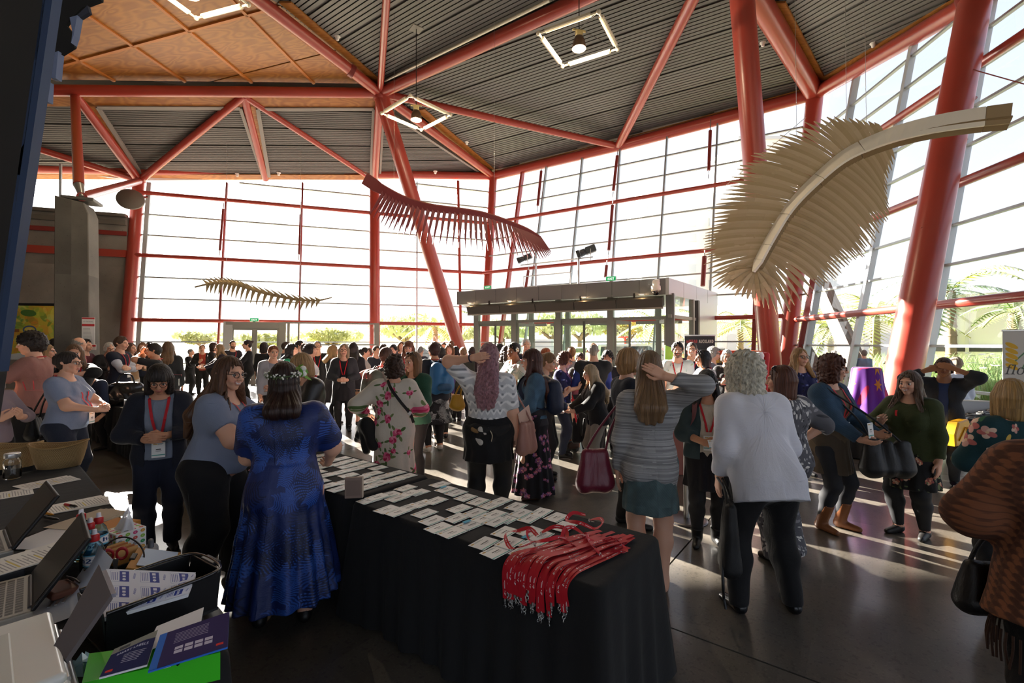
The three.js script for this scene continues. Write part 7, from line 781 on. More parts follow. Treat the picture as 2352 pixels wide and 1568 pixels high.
{const o=thing('tape_dispenser','grey tape dispenser right of the tissue box','dispenser',G(346,1285,TH),uTurn - 0.2);part(o,'body',rbox(0.14,0.06,0.06,0.025,0,0.03,0,null,4),M(0x8d939c,0.4));part(o,'roll',xf(new THREE.TorusGeometry(0.025,0.012,8,20),V(0.02,0.055,0)),M(0x5a5f66,0.4));const k=thing('clipboard','wooden clipboard with pale blue sheet leaning by the label tray','clipboard',G(356,1318,TH).setY(TH + 0.02),uTurn - 0.35);part(k,'board',rbox(0.22,0.008,0.17,0.003,0,0.04,0,EU(0.35,0,0)),M(0xb07c34,0.6));part(k,'sheet',rbox(0.18,0.002,0.13,0.0008,0.0,0.046,0.012,EU(0.35,0,0)),M(0xbcd0ea,0.6));part(k,'clip',rbox(0.06,0.012,0.02,0.004,0,0.072,-0.075,EU(0.35,0,0)),BLACKP);}
// label tray with printed label sheets
const labT=canvas(512,400,(g,w,h)=>{g.fillStyle='#dfe3f2';g.fillRect(0,0,w,h);for(let y=0;y<3;y++)for(let x=0;x<3;x++){const X=24 + x*168,Y=16 + y*132;g.strokeStyle='#8894c4';g.lineWidth=2;g.strokeRect(X,Y,104,92);g.fillStyle='#2a3f9a';g.fillRect(X + 52,Y,52,92);g.fillStyle='#dfe3f2';g.fillRect(X + 66,Y + 8,20,20);g.fillRect(X + 68,Y + 38,18,16);g.beginPath();g.arc(X + 77,Y + 72,10,0,7);g.fill();g.fillStyle='#5a68a8';for(let i=0;i<4;i++)g.fillRect(X + 8 + i*10,Y + 10,4,70);g.save();g.translate(X + 130,Y + 66);g.rotate(-1.4);g.fillStyle='#2a3f9a';g.font='bold 17px sans-serif';g.fillText('AVERY',0,6);g.restore();}});
{
const a=G(242,1508,TH + 0.01),b=G(468,1408,TH + 0.01),e=b.clone().sub(a).setY(0),L=e.length()+ 0.05;e.normalize();const back=V(e.z,0,-e.x);if(back.z>0)back.negate();const turn=Math.atan2(-e.z,e.x),o=thing('label_tray','black plastic tray holding printed label sheets','tray',a.clone().addScaledVector(e,L / 2).addScaledVector(back,0.12).setY(TH),turn);const Lh=L / 2,hh=0.15;
part(o,'tray',[rbox(L,hh,0.008,0.004,0,hh / 2,0.12,EU(0.1,0,0)),rbox(L,hh,0.008,0.004,0,hh / 2,-0.12,EU(-0.1,0,0)),rbox(0.008,hh,0.24,0.004,Lh,hh / 2,0,EU(0,0,-0.1)),rbox(0.008,hh,0.24,0.004,-Lh,hh / 2,0,EU(0,0,0.1)),box(L,0.01,0.24,0,0.006,0)],M(0x131315,0.35,{clearcoat:0.4}));const rim=new THREE.CatmullRomCurve3([V(-Lh,hh,0.13),V(0,hh,0.133),V(Lh - 0.02,hh,0.13),V(Lh + 0.015,hh,0.1),V(Lh + 0.015,hh,-0.1),V(Lh - 0.02,hh,-0.13),V(-Lh,hh,-0.13)],false);part(o,'rim',new THREE.TubeGeometry(rim,50,0.007,8),M(0x1c1c1f,0.25,{clearcoat:0.6}));part(o,'handle',rbox(0.035,0.018,0.1,0.006,Lh + 0.025,hh - 0.005,0),M(0x222225,0.3));
const q=(px,py,h)=>G(px,py,h);const s=thing('label_sheet','white label sheets printed in blue, resting in the black tray','labels',V(0,0,0));const A=q(244,1306,0.93),B=q(450,1314,0.9),C=q(432,1362,0.875),Dd=q(237,1418,0.875);s.position.copy(Dd);const sh=(v)=>v.clone().sub(Dd);const g=quadGeo(sh(Dd),sh(C),sh(B),sh(A));part(s,'sheet',g,M(0xffffff,0.6,{map:labT,side:THREE.DoubleSide}));part(s,'sheet_stack',slab([Dd,C,B,A].map((v)=>sh(v).add(V(0,-0.003,0))),V(0,-1,0.1),0.012),BLANK);
const d=thing('grey_board','dark grey board stack leaning out of the label tray','boards',V(0,0,0));const T1=q(237,1314,0.98),T2=q(259,1368,0.97),T3=q(150,1514,0.91),T4=q(120,1488,0.92);d.position.copy(T3);part(d,'board',slab([T4,T3,T2,T1].map((v)=>v.clone().sub(T3)),V(-0.6,-1,0.2),0.016),M(0x5a565a,0.55));part(d,'edge',bar(T1.clone().sub(T3),T2.clone().sub(T3),0.016,0.012),M(0x8d8a96,0.6));
}
// brochures on a bright green box
{
const navy=canvas(256,256,(g,w,h)=>{g.fillStyle='#141d57';g.fillRect(0,0,w,h);g.fillStyle='#8d8f88';g.fillRect(0,0,w,60);g.fillStyle='#4a4c50';g.fillRect(40,20,60,30);g.fillStyle='#c9cde6';for(let i=0;i<6;i++)g.fillRect(90,130 + i*12,130 - i*8,3);g.font='bold 26px sans-serif';g.fillText('SMART LABELS',40,100);g.fillStyle='#e03a32';g.fillRect(20,222,40,16);}),purp=canvas(256,256,(g,w,h)=>{g.fillStyle='#2b1d5c';g.fillRect(0,0,w,h);g.fillStyle='#2f6fd0';g.fillRect(0,0,26,h);g.fillStyle='#c9c4dc';for(let i=0;i<4;i++){g.fillRect(70 + i*34,150,28,20);g.fillRect(70 + i*34,176,28,20);}for(let i=0;i<7;i++)g.fillRect(60,40 + i*12,120,2.5);g.fillStyle='#e03a32';g.fillRect(214,214,26,14);});
const q=(px,py,h=0.86)=>G(px,py,h),gb=thing('green_box','bright green product box under the brochures','box',q(350,1540,TH)),A=q(188,1568,0.835),B=q(506,1498,0.835),C=q(500,1462,0.835),Dd=q(205,1500,0.835),o0=gb.position,sb=(v)=>v.clone().sub(o0);part(gb,'box_body',slab([A,B,C,Dd].map(sb),V(0,-1,0),0.08),M(0x3cc81e,0.4));part(gb,'white_label',slab([q(352,1541,0.838),q(392,1531,0.838),q(390,1522,0.838),q(350,1531,0.838)].map(sb),UP,0.002),M(0xe9efe6,0.5));part(gb,'warning_mark',slab([q(400,1524,0.838),q(408,1530,0.838),q(415,1522,0.838),q(407,1516,0.838)].map(sb),UP,0.002),BLACKP);
const br1=thing('brochure','navy brochure with photo strip on the green box','brochure',q(300,1530)),s1=(v)=>v.clone().sub(br1.position);const c1=[q(228,1560,0.85),q(338,1530,0.85),q(363,1450,0.85),q(262,1495,0.85)];part(br1,'print',quadGeo(...c1.map((v)=>s1(v).add(V(0,0.006,0)))),M(0xffffff,0.75,{map:navy,specularIntensity:0.3}));part(br1,'pages',slab(c1.map(s1),V(0,1,0),0.005),BLANK);
const br2=thing('brochure','purple and blue brochure hanging over the green box edge','brochure',q(450,1480)),s2=(v)=>v.clone().sub(br2.position);const c2=[q(340,1546,0.858),q(523,1489,0.858),q(527,1408,0.858),q(368,1462,0.858)];part(br2,'print',quadGeo(...c2.map((v)=>s2(v).add(V(0,0.006,0)))),M(0xffffff,0.7,{map:purp,specularIntensity:0.3}));part(br2,'pages',slab(c2.map(s2),V(0,1,0),0.005),M(0x2f6fd0,0.4));
const bl=thing('paper_sheet','plain white sheets under the purple brochure','paper',q(420,1430)),s3=(v)=>v.clone().sub(bl.position);part(bl,'sheet',slab([q(330,1500,0.845),q(460,1440,0.845),q(468,1396,0.845),q(360,1440,0.845)].map(s3),V(0,1,0),0.003),BLANK);
const bw=thing('plastic_wrap','crumpled pale blue plastic wrap by the printer','wrap',q(205,1548,0.78));const r=rng(8);part(bw,'wrap',Array.from({length:6},()=>xf(new THREE.TetrahedronGeometry(0.03 + 0.02*r()),V(0.08*r()- 0.04,0.02,0.08*r()- 0.04),EU(r()*6,r()*6,r()*6),V(1,0.6,1))),M(0x9fc6d8,0.2,{clearcoat:0.5}));
}
// ---- near left: dark leaning panel and torn black cloth
{const o=thing('dark_panel','dark leaning panel edge close to the camera on the left','panel',P(-60,784,1.0));const q=(x,y,d)=>P(x,y,d).sub(o.position),m=M(0x0b0c10,0.5,{clearcoat:0.2});part(o,'panel',slab([q(-420,1500,1.0),q(-6,1000,1.0),q(17,850,1.0),q(142,-20,1.0),q(160,-160,1.0),q(-420,-160,1.0)],V(0,0,1),0.03),m);part(o,'blue_edge',bar(q(18,850,1.0).add(V(0.003,0,0.02)),q(144,-20,1.0).add(V(0.003,0,0.02)),0.02,0.02,V(0,0,1)),M(0x223a5c,0.35));
const c=thing('black_cloth','torn black cloth with pale folded edge hanging top left','cloth',P(150,120,1.6)),w=(x,y)=>P(x,y,1.6).sub(c.position);part(c,'cloth',slab([w(60,-60),w(240,-60),w(238,6),w(195,22),w(172,44),w(158,62),w(180,90),w(176,112),w(150,128),w(120,150),w(115,200),w(100,205),w(60,250)].reverse(),V(0,0,1),0.01),M(0x0c0b0c,0.8));part(c,'fold',slab([w(208,18),w(212,34),w(192,46),w(176,48)],V(0,0,1),0.012),M(0x2a3040,0.6));for(const f of[[[174,50],[191,45],[183,90],[177,108],[180,84]],[[126,135],[148,126],[142,188],[128,186]],[[112,196],[124,194],[122,240],[108,238]]])part(c,'pale_fold',slab(f.map((q)=>w(...q)),V(0,0,1),0.022),M(0x6a7796,0.6));}
// ---- yellow abstract banner on the left
{const t=canvas(256,256,(g,w,h)=>{g.fillStyle='#c9b23a';g.fillRect(0,0,w,h);const r=rng(12),c=['#b8c23c','#d88a2c','#7fae4a','#e0cf5a','#5f8f3a','#d8a03a','#c8d06a'];for(let i=0;i<150;i++){g.fillStyle=c[(r()*7)|0];g.globalAlpha=0.6;g.beginPath();g.ellipse(r()*w,r()*h,6 + r()*26,4 + r()*14,r()*6,0,7);g.fill();}g.globalAlpha=1;for(const[x,y,c1]of[[110,115,'#3f5a8c'],[150,175,'#4a6a8a']]){g.strokeStyle=c1;g.lineWidth=6;g.beginPath();g.ellipse(x,y,26,17,0,0,7);g.stroke();g.fillStyle='#d8c070';g.beginPath();g.ellipse(x,y,16,10,0,0,7);g.fill();}g.fillStyle='#4f7a34';g.beginPath();g.ellipse(105,36,34,16,0.1,0,7);g.fill();g.fillStyle='#8f5a2c';g.fillRect(10,112,56,14);g.fillStyle='#cfd3d6';g.beginPath();g.ellipse(120,262,150,40,0,0,7);g.fill();});
const o=thing('wall_banner','yellow and green abstract painted banner on the left','banner',P(78,790,12.4).setY(0),0.15);const w=1.4,hh=1.45,y=1.75 + 48*12.4 / F;part(o,'print',box(w,hh,0.02,0,y - 0.25,0),M(0xffffff,0.8,{map:t}));part(o,'top_bar',rbox(w + 0.1,0.07,0.05,0.01,0,y + hh / 2 - 0.22,0),BLACKP);part(o,'stand',[cyl(V(0,0,-0.05),V(0,y + hh / 2 - 0.25,-0.05),0.02),rbox(w,0.08,0.3,0.02,0,0.05,0)],M(0x2a2a2c,0.5));}
// ---- black banner with AUCKLAND, lime board, orange cloth
{const t=canvas(512,512,(g,w,h)=>{g.fillStyle='#1b1c22';g.fillRect(0,0,w,h);for(let i=0;i<4;i++){g.font='bold 54px sans-serif';g.textBaseline='middle';g.fillStyle='#a82a2c';g.fillText('mISSAB',22,70 + i*128,196);g.fillStyle='#c9c1b4';g.fillText('AUCKLAND',238,70 + i*128,250);}});
const o=thing('roll_up_banner','black roll-up banner reading AUCKLAND in pale letters','banner',P(1607,790,9.6).setY(0),-0.05);const w=0.62,y1=1.75 + 20*9.6 / F;part(o,'print',box(w,y1 - 0.1,0.012,0,(y1 + 0.1)/ 2,0),M(0xffffff,0.6,{map:rep(t,1,2)}));part(o,'top_bar',rbox(w + 0.02,0.03,0.03,0.008,0,y1,0),STEEL);part(o,'foot',rbox(w + 0.06,0.08,0.16,0.02,0,0.05,0),STEEL);
const l=thing('lime_board','lime green curved board behind the bearded man','board',P(1541,790,9).setY(0),0.3);part(l,'board',extrude([[-0.11,0.3],[0.06,0.3],[0.08,1.2],[0.02,1.66],[-0.14,1.72],[-0.15,1.3]],0.03,V(0,0,0),null,0.01),M(0x7fbf2a,0.5));part(l,'stand',[rbox(0.34,0.04,0.3,0.01,0,0.02,0),cyl(V(0,0,-0.03),V(0,0.5,-0.02),0.015)],STEEL);
const or=print('#c8431c',blobs(21,14,flower(['#b81f3a','#d8862c','#c22a2a'],22,44)),blobs(22,16,leafy(['#2f6a3a','#3f7f9a','#d8a32c'])));const d=thing('draped_bench','low bench back draped with orange red floral cloth','textile',P(1688,790,9.4).setY(0),-0.1);part(d,'floral_cloth',xf(rbox(1.0,1.62,0.42,0.08,0,0.81,0,null,4)),M(0xffffff,0.7,{map:or}));part(d,'cloth_fold',[0,1,2].map((i)=>cyl(V(-0.3 + i*0.3,0.1,0.22),V(-0.32 + i*0.31,1.5,0.215),0.03,0.01)),M(0xffffff,0.7,{map:or}));part(d,'red_edge',xf(rbox(0.1,1.58,0.46,0.05,0.5,0.8,0,EU(0,0,-0.06),3)),M(0xb3242a,0.6));
const c=thing('pink_plinth','dusty pink plinth with brown panel behind the grey cardigan','plinth',P(1556,790,6.4).setY(0),0.1);part(c,'plinth',rbox(0.5,0.95,0.45,0.015,0,0.475,0),M(0xa8695c,0.7));part(c,'panel',rbox(0.24,0.4,0.02,0.006,0.14,0.62,0.23),M(0x4a352e,0.6));part(c,'white_card',rbox(0.18,0.24,0.02,0.005,0.1,0.2,0.235),WHITEP);
const v=thing('white_canister','white cylinder canister right of the orange floral cloth','canister',P(1742,790,8.8).setY(0));part(v,'canister',lathe([[0,0],[0.09,0],[0.09,1.55],[0.075,1.6],[0,1.6]],20),WHITEP);part(v,'cap',lathe([[0.095,1.5],[0.1,1.52],[0.095,1.56]],20),M(0xd8d4cc,0.5));}
// ---- right: table with purple cloth tower, white frame, yellow bag, roll-up banner
{
const pa=P(1992,790,6.9).setY(0),o=single('tablecloth',drape(2.3,0.7,TH,4,0.04),CLOTHB,'black tablecloth on the display table by the right window','tablecloth',null,pa);o.rotation.y=0.5;const at=(s,t,y=TH)=>V(s,y,-t).applyAxisAngle(UP,0.5).add(pa).setY(y);
const pt=canvas(256,256,(g,w,h)=>{g.fillStyle='#6a1c9a';g.fillRect(0,0,w,h);const st=(x,y,r,c)=>{g.fillStyle=c;g.beginPath();for(let i=0;i<12;i++){const a=i*0.5236,q=i%2?r*0.4:r;g.lineTo(x + Math.cos(a)*q,y + Math.sin(a)*q);}g.fill();};for(const dx of[0,128]){st(70 + dx,30,34,'#e0922a');st(62 + dx,96,30,'#e09a2e');st(60 + dx,150,22,'#e09a2e');st(72 + dx,200,14,'#e0a24a');g.fillStyle='#c81f5c';g.beginPath();g.ellipse(112 + dx,80,16,40,0.9,0,7);g.fill();g.beginPath();g.ellipse(118 + dx,180,12,34,0.7,0,7);g.fill();}});
const q=thing('purple_cloth_display','tall display draped in purple cloth with orange star flowers','textile',P(1990,790,6.95).setY(TH + 0.002));const g=new THREE.LatheGeometry([[0,0.66],[0.16,0.66],[0.185,0.64],[0.21,0.4],[0.27,0.12],[0.33,0.003]].map((v)=>new THREE.Vector2(...v)),72),ps=g.attributes.position;for(let i=0;i<ps.count;i++){const a=Math.atan2(ps.getX(i),ps.getZ(i)),k=1 + 0.1*(1 - ps.getY(i)/ 0.66)*Math.sin(a*8);ps.setX(i,ps.getX(i)*k);ps.setZ(i,ps.getZ(i)*k);}const uv=g.attributes.uv;for(let i=0;i<uv.count;i++)uv.setXY(i,uv.getX(i)*2 + 0.72,1 - uv.getY(i));g.computeVertexNormals();part(q,'cloth',g,M(0xffffff,0.75,{map:pt,transmission:0.25,side:THREE.DoubleSide}));part(q,'pink_trim',ribbon([V(0.17,0.65,0.05),V(0.21,0.4,0.07),V(0.26,0.12,0.1),V(0.3,0.02,0.12)],0.04,V(0.4,0,1)),M(0xd11f4c,0.7,{side:THREE.DoubleSide}));
const mug=thing('amber_jug','amber jug with handle at the foot of the right column','jug',at(0.62,0.5));part(mug,'body',lathe([[0,0],[0.06,0],[0.07,0.1],[0.06,0.2],[0.055,0.2],[0.062,0.1],[0.05,0.01],[0,0.01]],20),M(0xd8892a,0.25));part(mug,'handle',xf(new THREE.TorusGeometry(0.06,0.012,8,20,3.6),V(-0.07,0.11,0),EU(0,0,1.4)),M(0xd8952a,0.3));
const fr=thing('display_frame','white framed notice leaning on the right display table','frame',P(2238,935,6.2).setY(TH + 0.03),-0.5);part(fr,'frame',[rbox(0.34,0.02,0.02,0.005,0,0.22,0),rbox(0.34,0.02,0.02,0.005,0,0,0),rbox(0.02,0.24,0.02,0.005,0.16,0.11,0),rbox(0.02,0.24,0.02,0.005,-0.16,0.11,0)],WHITEP);part(fr,'notice',box(0.3,0.2,0.006,0,0.11,0),M(0xb9bfc8,0.5));
const hp=canvas(128,128,(c,w,h)=>{c.fillStyle='#111';c.fillRect(0,0,w,h);c.strokeStyle='#d8d8d4';c.lineWidth=3;for(let i=0;i<8;i++){c.beginPath();c.ellipse(20 +(i%3)*42,16 +((i / 3)|0)*44,22,9,0.3,0,7);c.stroke();}});const hf=new Field(0.016,0.05).add([0,1,2,3,4].map((i)=>rc([-0.4 + i*0.2,0.05,0.05*Math.sin(i*2)],[-0.25 + i*0.2,0.09 + 0.03*(i%2),0.12],0.06,0.05)));hf.cut((x,y,z,d)=>Math.max(d + 0.006*Math.sin(x*50 + z*30),-y));const hc=thing('patterned_fabric','black fabric with white loop pattern heaped on the right table','fabric',P(2235,955,6.0).setY(TH + 0.002),0.5);part(hc,'fabric',hf.mesh({per:3,vs:6}),M(0xffffff,0.6,{map:hp}));const fr2=part(hc,'fold',xf(rbox(0.9,0.02,0.25,0.008,0,0.02,0.1)),M(0xffffff,0.6,{map:hp}));
const yb=thing('yellow_bag','crinkled yellow paper bag on the front of the right table','bag',P(2200,790,5.5).setY(TH - 0.17),0.4);part(yb,'bag',extrude([[-0.16,0],[0.15,0],[0.17,0.14],[0.1,0.27],[-0.1,0.25],[-0.17,0.12]],0.08,V(0,0,-0.04),null,0.015),M(0xd89a14,0.35,{clearcoat:0.3}));part(yb,'crease',[bar(V(-0.12,0.05,0.06),V(0.02,0.2,0.06),0.012,0.01),bar(V(0.1,0.04,0.06),V(0.05,0.2,0.06),0.012,0.01)],M(0xb87c0c,0.4));
const bt=canvas(256,512,(c,w,h)=>{c.fillStyle='#cfccc6';c.fillRect(0,0,w,h);c.fillStyle='#5d8a62';for(let i=0;i<12;i++){c.save();c.translate(120,40);c.rotate(i*0.3 - 1);c.fillRect(0,0,130,5);c.restore();}c.fillStyle='#e0b02a';for(let i=0;i<5;i++){c.beginPath();c.ellipse(30,60 + i*22,24,9,0.5,0,7);c.fill();}c.fillStyle='#4a4a4a';c.font='italic 54px serif';c.fillText('flow',4,180);c.fillStyle='#1b1518';c.fillRect(0,225,w,h);c.fillStyle='#c8281f';c.font='bold 46px sans-serif';c.fillText('ÄLEF',4,276);c.fillStyle='#7a4a38';c.fillRect(10,300,w - 20,190);});const rb=thing('roll_up_banner','roll-up banner with palm leaf print at the right edge','banner',P(2392,790,7.0).setY(0),-0.5);part(rb,'print',box(0.85,1.9,0.012,0,1.0,0),M(0xffffff,0.6,{map:bt}));part(rb,'top_bar',rbox(0.88,0.03,0.03,0.008,0,1.96,0),STEEL);part(rb,'foot',rbox(0.9,0.08,0.2,0.02,0,0.04,0),STEEL);
}
// ---- barrier post on the floor
{const o=thing('barrier_post','steel barrier post on a round floor base behind the grey cardigan','barrier',G(1577,1194));part(o,'base',lathe([[0,0],[0.2,0],[0.2,0.01],[0.17,0.02],[0.04,0.03],[0,0.03]],40),M(0x77757a,0.3,{metalness:0.8}));part(o,'post',lathe([[0.03,0.02],[0.03,0.92],[0.034,0.925],[0.034,0.99],[0.025,1.0],[0,1.0]],24),STEEL);part(o,'belt_head',rbox(0.075,0.06,0.075,0.012,0,0.95,0),BLACKP);}
// ---- dark child figure outside the right glass
{const f=new Field(0.016,0.05).add(rc([0,1.12,0],[0,1.13,0.01],0.13),rc([0,0.62,0],[0,0.92,0],0.15,0.13),rc([-0.12,0.88,0],[-0.34,0.82,0.1],0.055,0.045),rc([0.12,0.88,0],[0.24,0.66,0.14],0.055,0.045),rc([-0.07,0.55,0],[-0.1,0.06,0],0.08,0.06),rc([0.07,0.55,0],[0.1,0.06,0],0.08,0.06),rc([-0.1,0.05,0],[-0.1,0.04,0.12],0.05),rc([0.1,0.05,0],[0.1,0.04,0.12],0.05));const o=thing('bronze_figure','dark bronze child figure outside the right glass wall','statue',P(2046,790,13.6).setY(0.0),0.3);part(o,'figure',f.mesh(),M(0x33404a,0.45,{metalness:0.3}));part(o,'cap',xf(lathe([[0.2,1.16],[0.15,1.19],[0.14,1.24],[0,1.28]],20)),M(0x2b353d,0.5));}
// ================================================================ THINGS CARRIED, WORN OVER OR PUT DOWN BY PEOPLE
function soft(cell,prims,wr=0.003,cuts=[]){const f=new Field(cell,0.03).add(prims);for(const c of cuts)f.cut(c);f.cut((x,y,z,d)=>d + wr*(Math.sin(x*40 + y*23)+ Math.sin(y*37 - z*29))*0.6);return f.mesh({per:2,vs:1.6});}
const BAG=(c,r=0.6)=>M(c,r,{bumpMap:rep1(clothB,1,1.4),bumpScale:0.008});
function backpack(q,label,col,o={}){
const p=q.T(0,0.69,-(o.off??0.13)),t=thing('backpack',label,'backpack',p,q.heading);const k=(o.k??1)*q.k,H2=0.22*k,R=0.105*k;const body=soft(0.014,[rc([-0.075*k,-H2 + R,-0.02],[-0.06*k,H2 - R,-0.01],R,R*0.85),rc([0.075*k,-H2 + R,-0.02],[0.06*k,H2 - R,-0.01],R,R*0.85),rc([0,-H2 + R,-0.06],[0,-0.02,-0.06],R*0.8,R*0.7)]);part(t,'pack',body,BAG(col));part(t,'pocket',soft(0.014,[rc([-0.05*k,-0.12*k,-0.13*k],[0.05*k,-0.12*k,-0.13*k],0.05*k)]),BAG(o.c2??col));part(t,'handle',tube([V(-0.03,H2 - 0.01,0.04),V(0,H2 + 0.03,0.04),V(0.03,H2 - 0.01,0.04)],0.007,10),BAG(o.c2??col));
for(const s of[-1,1]){const L=[V(s*0.075*k,H2 - 0.04,0.06),q.gr.worldToLocal(q.T(s*0.062,0.842,-0.02)),q.gr.worldToLocal(q.T(s*0.072,0.815,0.065)),q.gr.worldToLocal(q.T(s*0.085,0.74,0.1)),q.gr.worldToLocal(q.T(s*0.118,0.64,0.02)),V(s*0.09*k,-H2 + 0.06,0.05)];const off=q.gr.worldToLocal(p.clone());for(let i=1;i<5;i++)L[i].sub(off);part(t,'strap',ribbon(L,0.045,(e)=>L[2].clone().setX(0).lerp(V(0,1,0.4),0.5).add(V(s*0.5,0,0))),BAG(o.c2??col,0.7));}if(o.extra)o.extra(t,k);return t;
}
const BLG=[0.0045,0.0065].map((r)=>new THREE.IcosahedronGeometry(r,1)),blossomG=(r)=>BLG[r()<0.5?0:1],BLOSSOM=M(0xf2f1ea,0.7),SAGE=M(0x6d7a52,0.8,{side:THREE.DoubleSide}),LIME=M(0x6fae2c,0.6,{side:THREE.DoubleSide,transmission:0.3}),LEAFG=extrude([[0,0],[0.006,0.012],[0,0.028],[-0.006,0.012]],0.001),BIGLEAF=extrude([[0,0],[0.016,0.02],[0.013,0.045],[0,0.065],[-0.013,0.045],[-0.016,0.02]],0.0015);
const DS=(m)=>{m.side=THREE.DoubleSide;return m;};
backpack(p.bluepack,'bright blue backpack on the person with cropped dark red hair',0x1d5f92,{k:1.15,c2:0x17486f,off:0.15});
backpack(p.back1,'grey backpack with purple bottle on the person in taupe top',0x595a52,{k:1.1,c2:0x44453f,extra:(t,k)=>part(t,'purple_bottle',lathe([[0,-0.2],[0.03,-0.2],[0.03,-0.02],[0.022,0.0],[0.022,0.04],[0,0.04]],14,V(0.14*k,0,-0.04)),M(0x7a4aa0,0.3))});
backpack(p.denim,'navy backpack with blue and white stripes on the denim jacket',0x1c2740,{k:0.95,c2:0x1c2740,extra:(t,k)=>{for(let i=0;i<6;i++)part(t,'stripe',rbox(0.012,0.022,0.12,0.004,-0.155*k,-0.14 + i*0.042,-0.05),M(i%2?0xe2d5bd:0x5b86b5,0.7));part(t,'rope_strap',tube([V(0.05,0.2,0.02),V(0.12,0.24,0.12),V(0.16,0.1,0.2)],0.01,14),M(0xd2b999,0.6));}});
backpack(p.asian,'dusty pink backpack on the woman with long black hair',0x8c5560,{k:1.05,c2:0x7a4853,off:0.13});
function handbag(at,turn,label,name,w,h,d,col,strapTo,o={}){const t=thing(name,label,'bag',at,turn);const pr=[];for(const[x,y]of[[-1,0],[1,0],[-(o.top??0.75),1],[(o.top??0.75),1]])pr.push([x*w / 2,y*h]);part(t,'bag',soft(0.013,[rc([-w / 2 + d,d,0],[-w / 2*(o.top??0.75)+ d*0.6,h - d*0.5,0],d,d*0.45),rc([w / 2 - d,d,0],[w / 2*(o.top??0.75)- d*0.6,h - d*0.5,0],d,d*0.45),rc([0,d,0],[0,h - d*0.5,0],d,d*0.5),rc([-w / 4,d,0],[-w / 4*0.9,h - d*0.5,0],d,d*0.48),rc([w / 4,d,0],[w / 4*0.9,h - d*0.5,0],d,d*0.48)],o.wr??0.002,[(x,y,z,dd)=>Math.max(dd,y - h)]),BAG(col,o.r??0.4));if(strapTo){const L=t.worldToLocal?null:null;t.updateMatrixWorld();const a=t.worldToLocal(strapTo.clone());for(const s of[-1,1])part(t,'strap',tube([V(s*w*0.24,h - 0.03,d*0.3*s),V(s*w*0.2,h + 0.03,d*0.25*s).lerp(a,0.3),a.clone().add(V(0,0,0.015*s))],o.sr??0.009,18),BAG(col,0.4));}o.extra?.(t);return t;}
const tote=(q,x,y,z,...a)=>handbag(q.T(x,y,z),...a);
handbag(p.hand.T(0.235,0.375,0.03),p.hand.heading + 0.35,'maroon leather tote hanging from the grey cardigan woman\'s shoulder','tote_bag',0.3,0.33,0.07,0x6e1f33,p.hand.T(0.09,0.832,0.0),{r:0.34,top:0.62});
handbag(p.pink.T(-0.215,0.39,0.02),p.pink.heading + 1.0,'dusty pink handbag with white envelope on the pink haired woman','handbag',0.26,0.32,0.06,0xa5776b,p.pink.T(-0.085,0.835,0.0),{r:0.5,top:0.85,extra:(t)=>{part(t,'envelope',xf(rbox(0.2,0.3,0.004,0.002),V(-0.02,0.3,0.02),EU(0,0,-0.35)),M(0xd8b7a4,0.6));part(t,'cord',tube([V(0.08,0.1,0.06),V(0.1,-0.02,0.07),V(0.06,-0.09,0.07),V(0.11,-0.06,0.06),V(0.12,0.06,0.06)],0.005,30),M(0xb08a8a,0.5));}});
handbag(p.blond2.T(-0.16,0.26,0.1),p.blond2.heading + 1.4,'black tote bag with green lettering held by the pale blonde woman','tote_bag',0.36,0.36,0.04,0x151618,p.blond2.wrists[1],{r:0.8,top:0.95,extra:(t)=>{const tt=canvas(128,96,(g,w,h)=>{g.fillStyle='#151618';g.fillRect(0,0,w,h);g.fillStyle='#2fbf3a';g.font='bold 44px sans-serif';g.fillText('OPE',8,42);g.fillText('GLA',8,88);});part(t,'lettering',xf(new THREE.PlaneGeometry(0.12,0.09),V(0.06,0.18,0.043)),M(0xffffff,0.7,{map:tt}));}});
handbag(p.boots.T(0.04,0.36,0.27),p.boots.heading - 0.5,'large black soft bag held open by the woman in tan boots','shoulder_bag',0.46,0.33,0.09,0x121213,p.boots.T(-0.09,0.83,0.02),{r:0.5,top:0.9});
handbag(p.white.T(0.17,0.17,0.09),p.white.heading + 1.2,'black slim backpack hanging beside the white blouse woman','shoulder_bag',0.24,0.46,0.06,0x111112,p.white.wrists[0],{r:0.6,top:0.8,extra:(t)=>part(t,'loose_strap',tube([V(0.08,0.12,0.05),V(0.12,-0.05,0.05),V(0.05,-0.14,0.04),V(0.07,-0.2,0.03)],0.009,20),BLACKP)});
handbag(p.leather.T(0.15,0.3,0.12),p.leather.heading + 1.3,'beige paper carrier bag beside the black leather jacket','paper_bag',0.3,0.36,0.05,0xa88a72,p.leather.wrists[1],{r:0.7,top:1});
handbag(p.profile.T(0.02,0.42,-0.19),p.profile.heading + 0.3,'black bag hanging at the back of the grey-blue tee','shoulder_bag',0.28,0.26,0.06,0x131314,p.profile.T(-0.08,0.83,-0.01),{r:0.6});
handbag(p.coat.T(0.17,0.28,0),p.coat.heading,'kraft paper bag beside the charcoal coat','paper_bag',0.2,0.3,0.04,0x9a7a5a,p.coat.T(0.13,0.48,0.02),{r:0.7,top:1});
handbag(p.shawl.T(0.15,0.36,0.1),p.shawl.heading + 0.4,'dark open bag carried by the shawl wearer','shoulder_bag',0.24,0.24,0.06,0x120f10,p.shawl.T(0.14,0.6,0.05),{r:0.5});
handbag(p.pink.T(0.2,0.62,0.12),p.pink.heading,'mustard yellow pouch at the pink haired woman\'s left side','pouch',0.13,0.16,0.05,0xb8871a,p.pink.T(0.12,0.82,0.02),{r:0.5});
